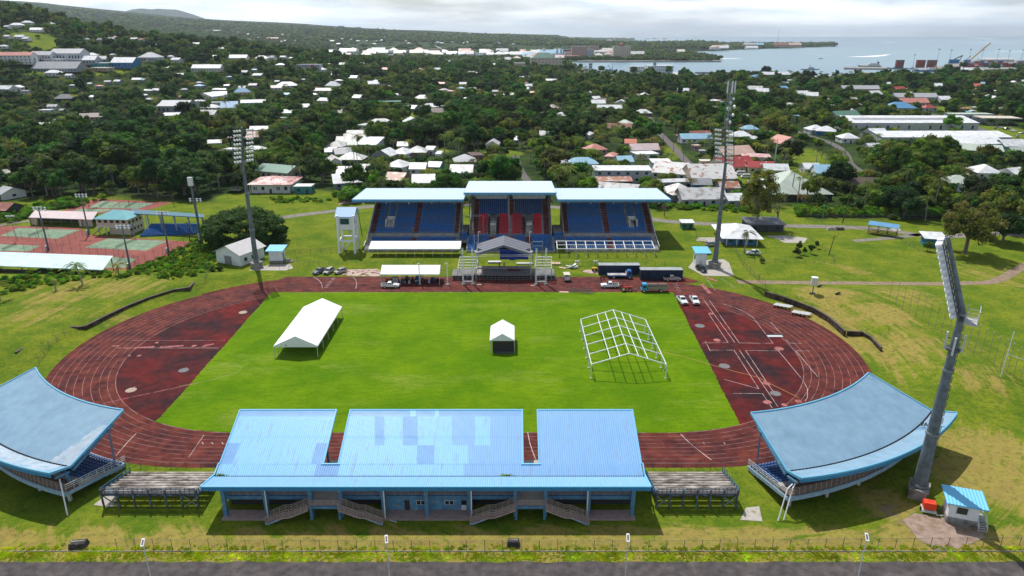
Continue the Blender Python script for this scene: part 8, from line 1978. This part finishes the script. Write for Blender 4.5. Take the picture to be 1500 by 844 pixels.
tm_ = crown_mesh(21,8.2,10.5,13.0,90,60,.45,[leafmat('autumn_leaf',(.13,.15,.03),0,(.20,.19,.04)),leafmat('autumn_leaf_brown',(.15,.135,.04),0),LF[0],LF[1]],cr=.19,core=.4,sides=.9)
special(1108,334,tm_,[MATS['autumn_leaf'],MATS['autumn_leaf_brown'],LF[0],LF[1]],'tall loose yellowish green tree beside the blue walled white house',trunk_mb(2,15,.6,9,4.2),BARKG)
def bare(seed,h,label,px,py,spread=.55,r=.35):
 rn = random.Random(seed); mb = MB()
 def br(p,d,L,r,lv):
  q = p + d * L; mb.tube(p,q,r,r * .6,5 if lv < 3 else 3)
  if lv >= 5: return
  for _ in range(3 if lv < 4 else 4):
   nd = (d + Vector((rn.gauss(0,spread),rn.gauss(0,spread),rn.gauss(.12,.3)))).normalized(); br(q,nd,L * rn.uniform(.62,.82),r * .58,lv + 1)
 br(Vector((0,0,0)),Vector((0,0,1)),h * .26,r,0); x,y,z = at(px,py); o = thing('bare_tree',label,'bare tree',(x,y,z)); mb.build('branches',mat('bare_twigs',(.17,.13,.12),.9),o)
bare(5,15,'leafless grey brown tree right of the yellowish tree',1138,328,.55,.5); bare(8,9,'leafless tree with bare pinkish twigs just behind the right wing',925,300,.7,.3); bare(9,7,'small bare tree at the right end of the main grandstand',973,317,.7,.25)
bt = crown_mesh(31,10,8.0,10.5,95,60,.45,[leafmat('mixed_leaf',(.11,.13,.025),0,(.15,.14,.04)),leafmat('mixed_leaf_dark',(.05,.085,.016),0),MATS['autumn_leaf_brown']],cr=.17,core=.55,sides=.7)
special(1413,372,bt,[MATS['mixed_leaf'],MATS['mixed_leaf_dark'],MATS['autumn_leaf_brown']],'big spreading olive brown tree on the right lawn beside the blue kiosk',trunk_mb(5,12,.7,9,5.5),BARK)
special(1468,356,crown_mesh(33,7.5,5.2,6,60,45,.42,[LF[2],LF[0],LF[2]],cr=.26),[LF[2],LF[0],LF[2]],'low dark tree at the right edge beyond the big spreading one',trunk_mb(6,5,.5,6,3))
special(872 - 32,214,crown_mesh(41,7.5,7.0,8,60,45,.5,[LF[2],LF[0],LF[2]],cr=.27),[LF[2],LF[0],LF[2]],'left one of two large dark rounded trees at the centre',trunk_mb(7,7,.5,6,3)); special(838 - 16 + 40 - 14,212,crown_mesh(42,6.8,6.4,8,56,45,.5,[LF[2],LF[0],LF[2]],cr=.27),[LF[2],LF[0],LF[2]],'right one of two large dark rounded trees at the centre',trunk_mb(8,7,.5,6,3))
special(1156,240,crown_mesh(43,8.6,6.4,7.2,60,46,.48,[LF[2],LF[0],LF[2]],cr=.25),[LF[2],LF[0],LF[2]],'dark rounded tree in front of the salmon pink gabled house',trunk_mb(4,6,.5,6,3)); special(1227,276,crown_mesh(44,7.6,6.2,7,60,46,.48,[LF[2],LF[0],LF[2]],cr=.25),[LF[2],LF[0],LF[2]],'dark tree hiding half of the light blue roof right of the street',trunk_mb(3,6,.5,6,3))
special(1300,262,crown_mesh(45,13,9.5,10,90,50,.55,[LF[3],LF[1],LF[0]],cr=.2),[LF[3],LF[1],LF[0]],'largest olive crowned tree before the two warehouses',trunk_mb(5,9,.7,8,6)); special(1352,300,crown_mesh(46,7,6.5,7,60,46,.48,[LF[4],LF[4],LF[1]],cr=.24),[LF[4],LF[4],LF[1]],'yellow green tree standing out in the growth on the right',trunk_mb(4,6,.4,6,3))
def palm(px,py,h,L,label,yel=False,lean=.8,nfr=20,seed=1,rz=0):
 x,y,z = at(px,py); o = thing('palm_tree',label,'palm tree',(x,y,z),rz); tb,top = palm_trunk(seed,h,.2,lean); tb.build('trunk',BARKG,o); palm_crown(seed,L,nfr,top=top).build('crown',PALMY if yel else PALM,o)
palm(121,417,6.2,3.6,'young coconut palm on the grass bank before the aqua roofed shelter',False,-.6,18,4); palm(174,403,3.2,2.8,'short yellowish palm at the right end of the aqua roofed shelter',True,.2,14,5); palm(0,440,4.5,3.4,'palm cut by the left edge on the grass bank',True,.3,14,6); palm(82,425,3.2,1.0,'stunted palm stump with few leaves left of the young coconut palm',True,0,7,7)
palm(1090,371,7.5,3.2,'young palm in front of the blue walled white house',False,.5,15,8); palm(1194,250,13,3.8,'left palm of the pair on the bright lawn by the curving street',False,-.5,20,9); palm(1206,254,12,4.0,'right palm of the pair on the bright lawn by the curving street',False,.8,20,10); palm(1158,292,13,2.2,'thin palm with few fronds before the large pale green roof, left',False,.4,10,11); palm(1168,296,11,2.6,'thin palm before the large pale green roof, middle',False,-.3,12,12); palm(1180,300,14,3.2,'ragged palm before the large pale green roof, right',False,.6,14,13)
palm(744,268,9,4.2,'spreading palm just left of the street end above the centre roof',True,.3,22,14); palm(797,262,10,4.2,'bright palm right of the street end above the centre roof',True,.2,24,15); palm(836,268,9,4,'palm before the pale teal roof behind the right wing',False,.2,20,16); palm(864,283,12,4,'palm at the left end of the long two storey building',False,.3,20,17); palm(688,314,8,3.4,'palm seen through the gap left of the centre block',False,0,18,18); palm(1369,237,13,4.2,'dark palm before the second warehouse',False,.3,20,19)
# shrubs and small planted trees
def shrub(px,py,r,h,label,kind=3,name='shrub'):
 x,y,z = at(px,py); b = BRO[kind]; o = thing(name,label,'shrub',(x,y,z)); s = r / b[3]
 mb = crown_mesh(int(px * 7 + py),r,h * .5,h * .5,14,26,.22 + r * .05,[LF[0],LF[1],LF[2]],cr=.42); mb.build('foliage',[LF[0],LF[1],LF[2]],o); m = MB(); m.tube((0,0,0),(0,0,h * .6),.08,.05,6); m.build('stem',BARK,o)
shrub(1166,376,1.5,3.0,'bushy planted tree on the fenced lawn, left of the group'); shrub(1169,372,1.0,5.0,'lanky planted tree with tilted leafy top on the fenced lawn',1); shrub(1178,374,.7,3.2,'small upright planted tree in the middle of the fenced lawn group'); shrub(1187,372,1.2,3.8,'dark planted tree on the right of the fenced lawn group',5); shrub(1196,364,1.0,2.8,'light planted tree behind the fenced lawn group'); shrub(1107,373.5,.8,2.0,'small bush in front of the lone white car'); shrub(1116,385,.9,1.5,'round bush below the lone white car'); shrub(1358,368,1.6,3.6,'dark bush left of the blue kiosk',5)
shrub(312,398,1.2,1.4,'low bush left of the white storehouse'); shrub(322,397,1.3,1.5,'second low bush by the storehouse wall'); shrub(1310,322,2.6,1.8,'low bush near the small stand')
# rooftop weeds on the near grandstand
for x,y,s,lb in ((-46.6,MY(96.0,4.9),.5,'weeds rooted in the left end of the near grandstand gutter'),(-.9,MY(96.0,4.9),.55,'clump of weeds in the gutter of the near grandstand right of its middle')):
 mb = MB(); rn = random.Random(int(x))
 for k in range(150): leaf(mb,(x + rn.gauss(0,s),y + rn.gauss(0,.12),4.75 + abs(rn.gauss(0,.18))),(0,0,1),.12,rn,0)
 tag(mb.build('roof_weeds',LF[4],loc=(x,y,5)),lb,'weeds')
# ---- ground cover: weeds along the verge, scrub on the slope, hedge foot
tuft = bpy.data.collections.new('tuft_kinds')
def tuft_mesh(seed,n,r,h,ls,mt):
 rn = random.Random(seed); mb = MB()
 for k in range(n):
  a = rn.uniform(0,6.28); d = r * math.sqrt(rn.random()); p = Vector((d * math.cos(a),d * math.sin(a),0)); t = Vector((rn.gauss(0,.35),rn.gauss(0,.35),1)).normalized() * h * rn.uniform(.5,1.1); s = Vector((rn.gauss(0,1),rn.gauss(0,1),0)).normalized() * ls
  mb.face([p - s * .5,p + s * .5,p + t * .7 + s * .45,p + t,p + t * .7 - s * .35],rn.choice([0,0,1]))
 return mb
TG = [leafmat('weed_green',(.26,.36,.035),.15),leafmat('weed_yellow',(.40,.42,.06),.15)]; TG2 = [leafmat('scrub_green',(.10,.20,.018),.25),leafmat('scrub_light',(.17,.27,.022),.25)]
for k in range(3): o = bpy.data.objects.new('tuft_%d' % k,mesh_of(tuft_mesh(k,60,.5,.5,.10,TG),'tuft',TG)); tuft.objects.link(o)
for k in range(3): o = bpy.data.objects.new('tuft_%d' % (k + 3),mesh_of(crown_mesh(60 + k,1.3,.9,.8,10,34,.26,TG2,cr=.45,core=.7),'scrub',TG2)); tuft.objects.link(o)
rn = random.Random(8); pts = []
for k in range(4200):
 x = rn.uniform(-75,85); y = rn.uniform(78.1,80.1)
 w_ = .5 + noise.noise((x * .25,0,0)) ; s = rn.uniform(.2,.48) * (.6 + w_ * .6)
 if y < 78.6 and rn.random() > .35: continue
 pts.append((x,y,0,(s,s,s),rn.uniform(0,6),rn.randrange(3)))
for k in range(500): x = rn.uniform(-75,85); s = rn.uniform(.35,.7); pts.append((x,80.5 + abs(rn.gauss(0,.4)),0,(s,s,s),rn.uniform(0,6),rn.randrange(3)))
scatter('verge_weeds',pts,tuft,label='bright weeds along the roadside fence',cat='weeds')
def inpoly(px,py,poly):
 c = False; n = len(poly)
 for i in range(n):
  a,b = poly[i],poly[i - 1]
  if (a[1] > py) != (b[1] > py) and px < (b[0] - a[0]) * (py - a[1]) / (b[1] - a[1]) + a[0]: c = not c
 return c
pts = []
for poly,n,sc in (([(165,412),(200,392),(255,368),(290,352),(322,372),(310,392),(300,402),(250,410),(200,402),(180,408)],480,(.2,.75)),([(0,412),(60,398),(165,396),(160,406),(110,412),(60,420),(0,435)],130,(.3,.9)),([(1170,318),(1380,318),(1390,312),(1260,312),(1170,308)],320,(.8,1.9)),([(860,300),(1100,312),(1100,306),(860,294)],140,(.5,1.2)),([(500,296),(560,292),(560,284),(490,288)],60,(.6,1.3)),([(395,290),(480,292),(490,296),(400,298)],60,(.4,.8)),([(0,330),(50,318),(130,300),(160,290),(60,300),(0,318)],160,(.6,1.6))):
 xs = [p[0] for p in poly]; ys = [p[1] for p in poly]; c = 0
 while c < n:
  px,py = rn.uniform(min(xs),max(xs)),rn.uniform(min(ys),max(ys))
  if inpoly(px,py,poly): x,y,z = at(px,py); s = rn.uniform(*sc); pts.append((x,y,z,(s,s,s * rn.uniform(.7,1.2)),rn.uniform(0,6),3 + rn.randrange(3))); c += 1
scatter('scrub',pts,tuft,label='low green scrub on slopes and along fences',cat='scrub')
# ============================================================ light, air, camera
w = bpy.data.worlds.new('World'); scene.world = w; w.use_nodes = True; nt = w.node_tree; N = nt.nodes; L = nt.links
bg = N['Background']; out = N['World Output']; sky = N.new('ShaderNodeTexSky'); sky.sky_type = 'NISHITA'; sky.sun_disc = False; ELV,AZ = R(57),R(-23)
sky.sun_elevation = ELV; sky.sun_rotation = AZ; sky.altitude = 80; sky.air_density = 1.0; sky.dust_density = 1.5; sky.ozone_density = 1.5
L.new(sky.outputs[0],bg.inputs[0]); bg.inputs[1].default_value = .09
tc = N.new('ShaderNodeTexCoord'); mp = N.new('ShaderNodeMapping'); mp.inputs['Scale'].default_value = (2.0,2.0,13); L.new(tc.outputs['Generated'],mp.inputs[0])
nz = N.new('ShaderNodeTexNoise'); nz.inputs['Scale'].default_value = 1.6; nz.inputs['Detail'].default_value = 10; nz.inputs['Roughness'].default_value = .58; L.new(mp.outputs[0],nz.inputs['Vector'])
cr = N.new('ShaderNodeMapRange'); cr.inputs[1].default_value = .30; cr.inputs[2].default_value = .62; L.new(nz.outputs['Fac'],cr.inputs[0])
sx = N.new('ShaderNodeSeparateXYZ'); L.new(tc.outputs['Generated'],sx.inputs[0])
fz = N.new('ShaderNodeMapRange'); fz.inputs[1].default_value = .08; fz.inputs[2].default_value = .5; fz.inputs[3].default_value = 1.0; fz.inputs[4].default_value = .18; L.new(sx.outputs[2],fz.inputs[0])
mu = N.new('ShaderNodeMath'); mu.operation = 'MULTIPLY'; L.new(cr.outputs[0],mu.inputs[0]); L.new(fz.outputs[0],mu.inputs[1])
nz2 = N.new('ShaderNodeTexNoise'); nz2.inputs['Scale'].default_value = 5; nz2.inputs['Detail'].default_value = 8; L.new(mp.outputs[0],nz2.inputs['Vector'])
cc = N.new('ShaderNodeValToRGB'); cc.color_ramp.elements[0].position = .35; cc.color_ramp.elements[0].color = (.60,.69,.80,1); cc.color_ramp.elements[1].position = .65; cc.color_ramp.elements[1].color = (.93,.94,.95,1); L.new(nz2.outputs['Fac'],cc.inputs[0])
b2 = N.new('ShaderNodeBackground'); b2.inputs[1].default_value = 1.85; L.new(cc.outputs[0],b2.inputs[0]); ms = N.new('ShaderNodeMixShader'); L.new(mu.outputs[0],ms.inputs[0]); L.new(bg.outputs[0],ms.inputs[1]); L.new(b2.outputs[0],ms.inputs[2]); L.new(ms.outputs[0],out.inputs[0])
sl = bpy.data.lights.new('sun','SUN'); sl.energy = 4.7; sl.angle = R(.5); sl.color = (1,.96,.90); so = bpy.data.objects.new('sun',sl); col.objects.link(so)
sd = Vector((math.sin(AZ) * math.cos(ELV),math.cos(AZ) * math.cos(ELV),math.sin(ELV))); so.rotation_euler = sd.to_track_quat('Z','Y').to_euler(); so.location = (0,0,300)
hm = bpy.data.materials.new('haze_air'); hm.use_nodes = True; nt = hm.node_tree; nt.nodes.remove(nt.nodes['Principled BSDF']); pv = nt.nodes.new('ShaderNodeVolumePrincipled'); pv.inputs['Color'].default_value = (.76,.88,1,1); pv.inputs['Density'].default_value = 4e-5; pv.inputs['Anisotropy'].default_value = .5
nt.links.new(pv.outputs[0],nt.nodes['Material Output'].inputs['Volume'])
m = MB(); m.box(-71000,91000,-2000,42500,-8,540); tag(m.build('haze',hm),kind='stuff')
cd = bpy.data.cameras.new('camera'); cd.sensor_width = 36; cd.lens = 36 * F / 1500; cd.shift_y = -(422 - CYP) / 1500; cd.clip_start = 1; cd.clip_end = 200000
co = bpy.data.objects.new('camera',cd); col.objects.link(co); co.location = (0,0,HH); co.rotation_euler = (math.pi / 2 - PIT,0,0); scene.camera = co
scene.view_settings.view_transform = 'Standard'; scene.view_settings.look = 'None'; scene.view_settings.exposure = 0; scene.view_settings.gamma = 1; scene.view_settings.use_curve_mapping = False
scene.render.engine = 'CYCLES'; scene.cycles.max_bounces = 6; scene.cycles.volume_bounces = 0; scene.cycles.transparent_max_bounces = 12
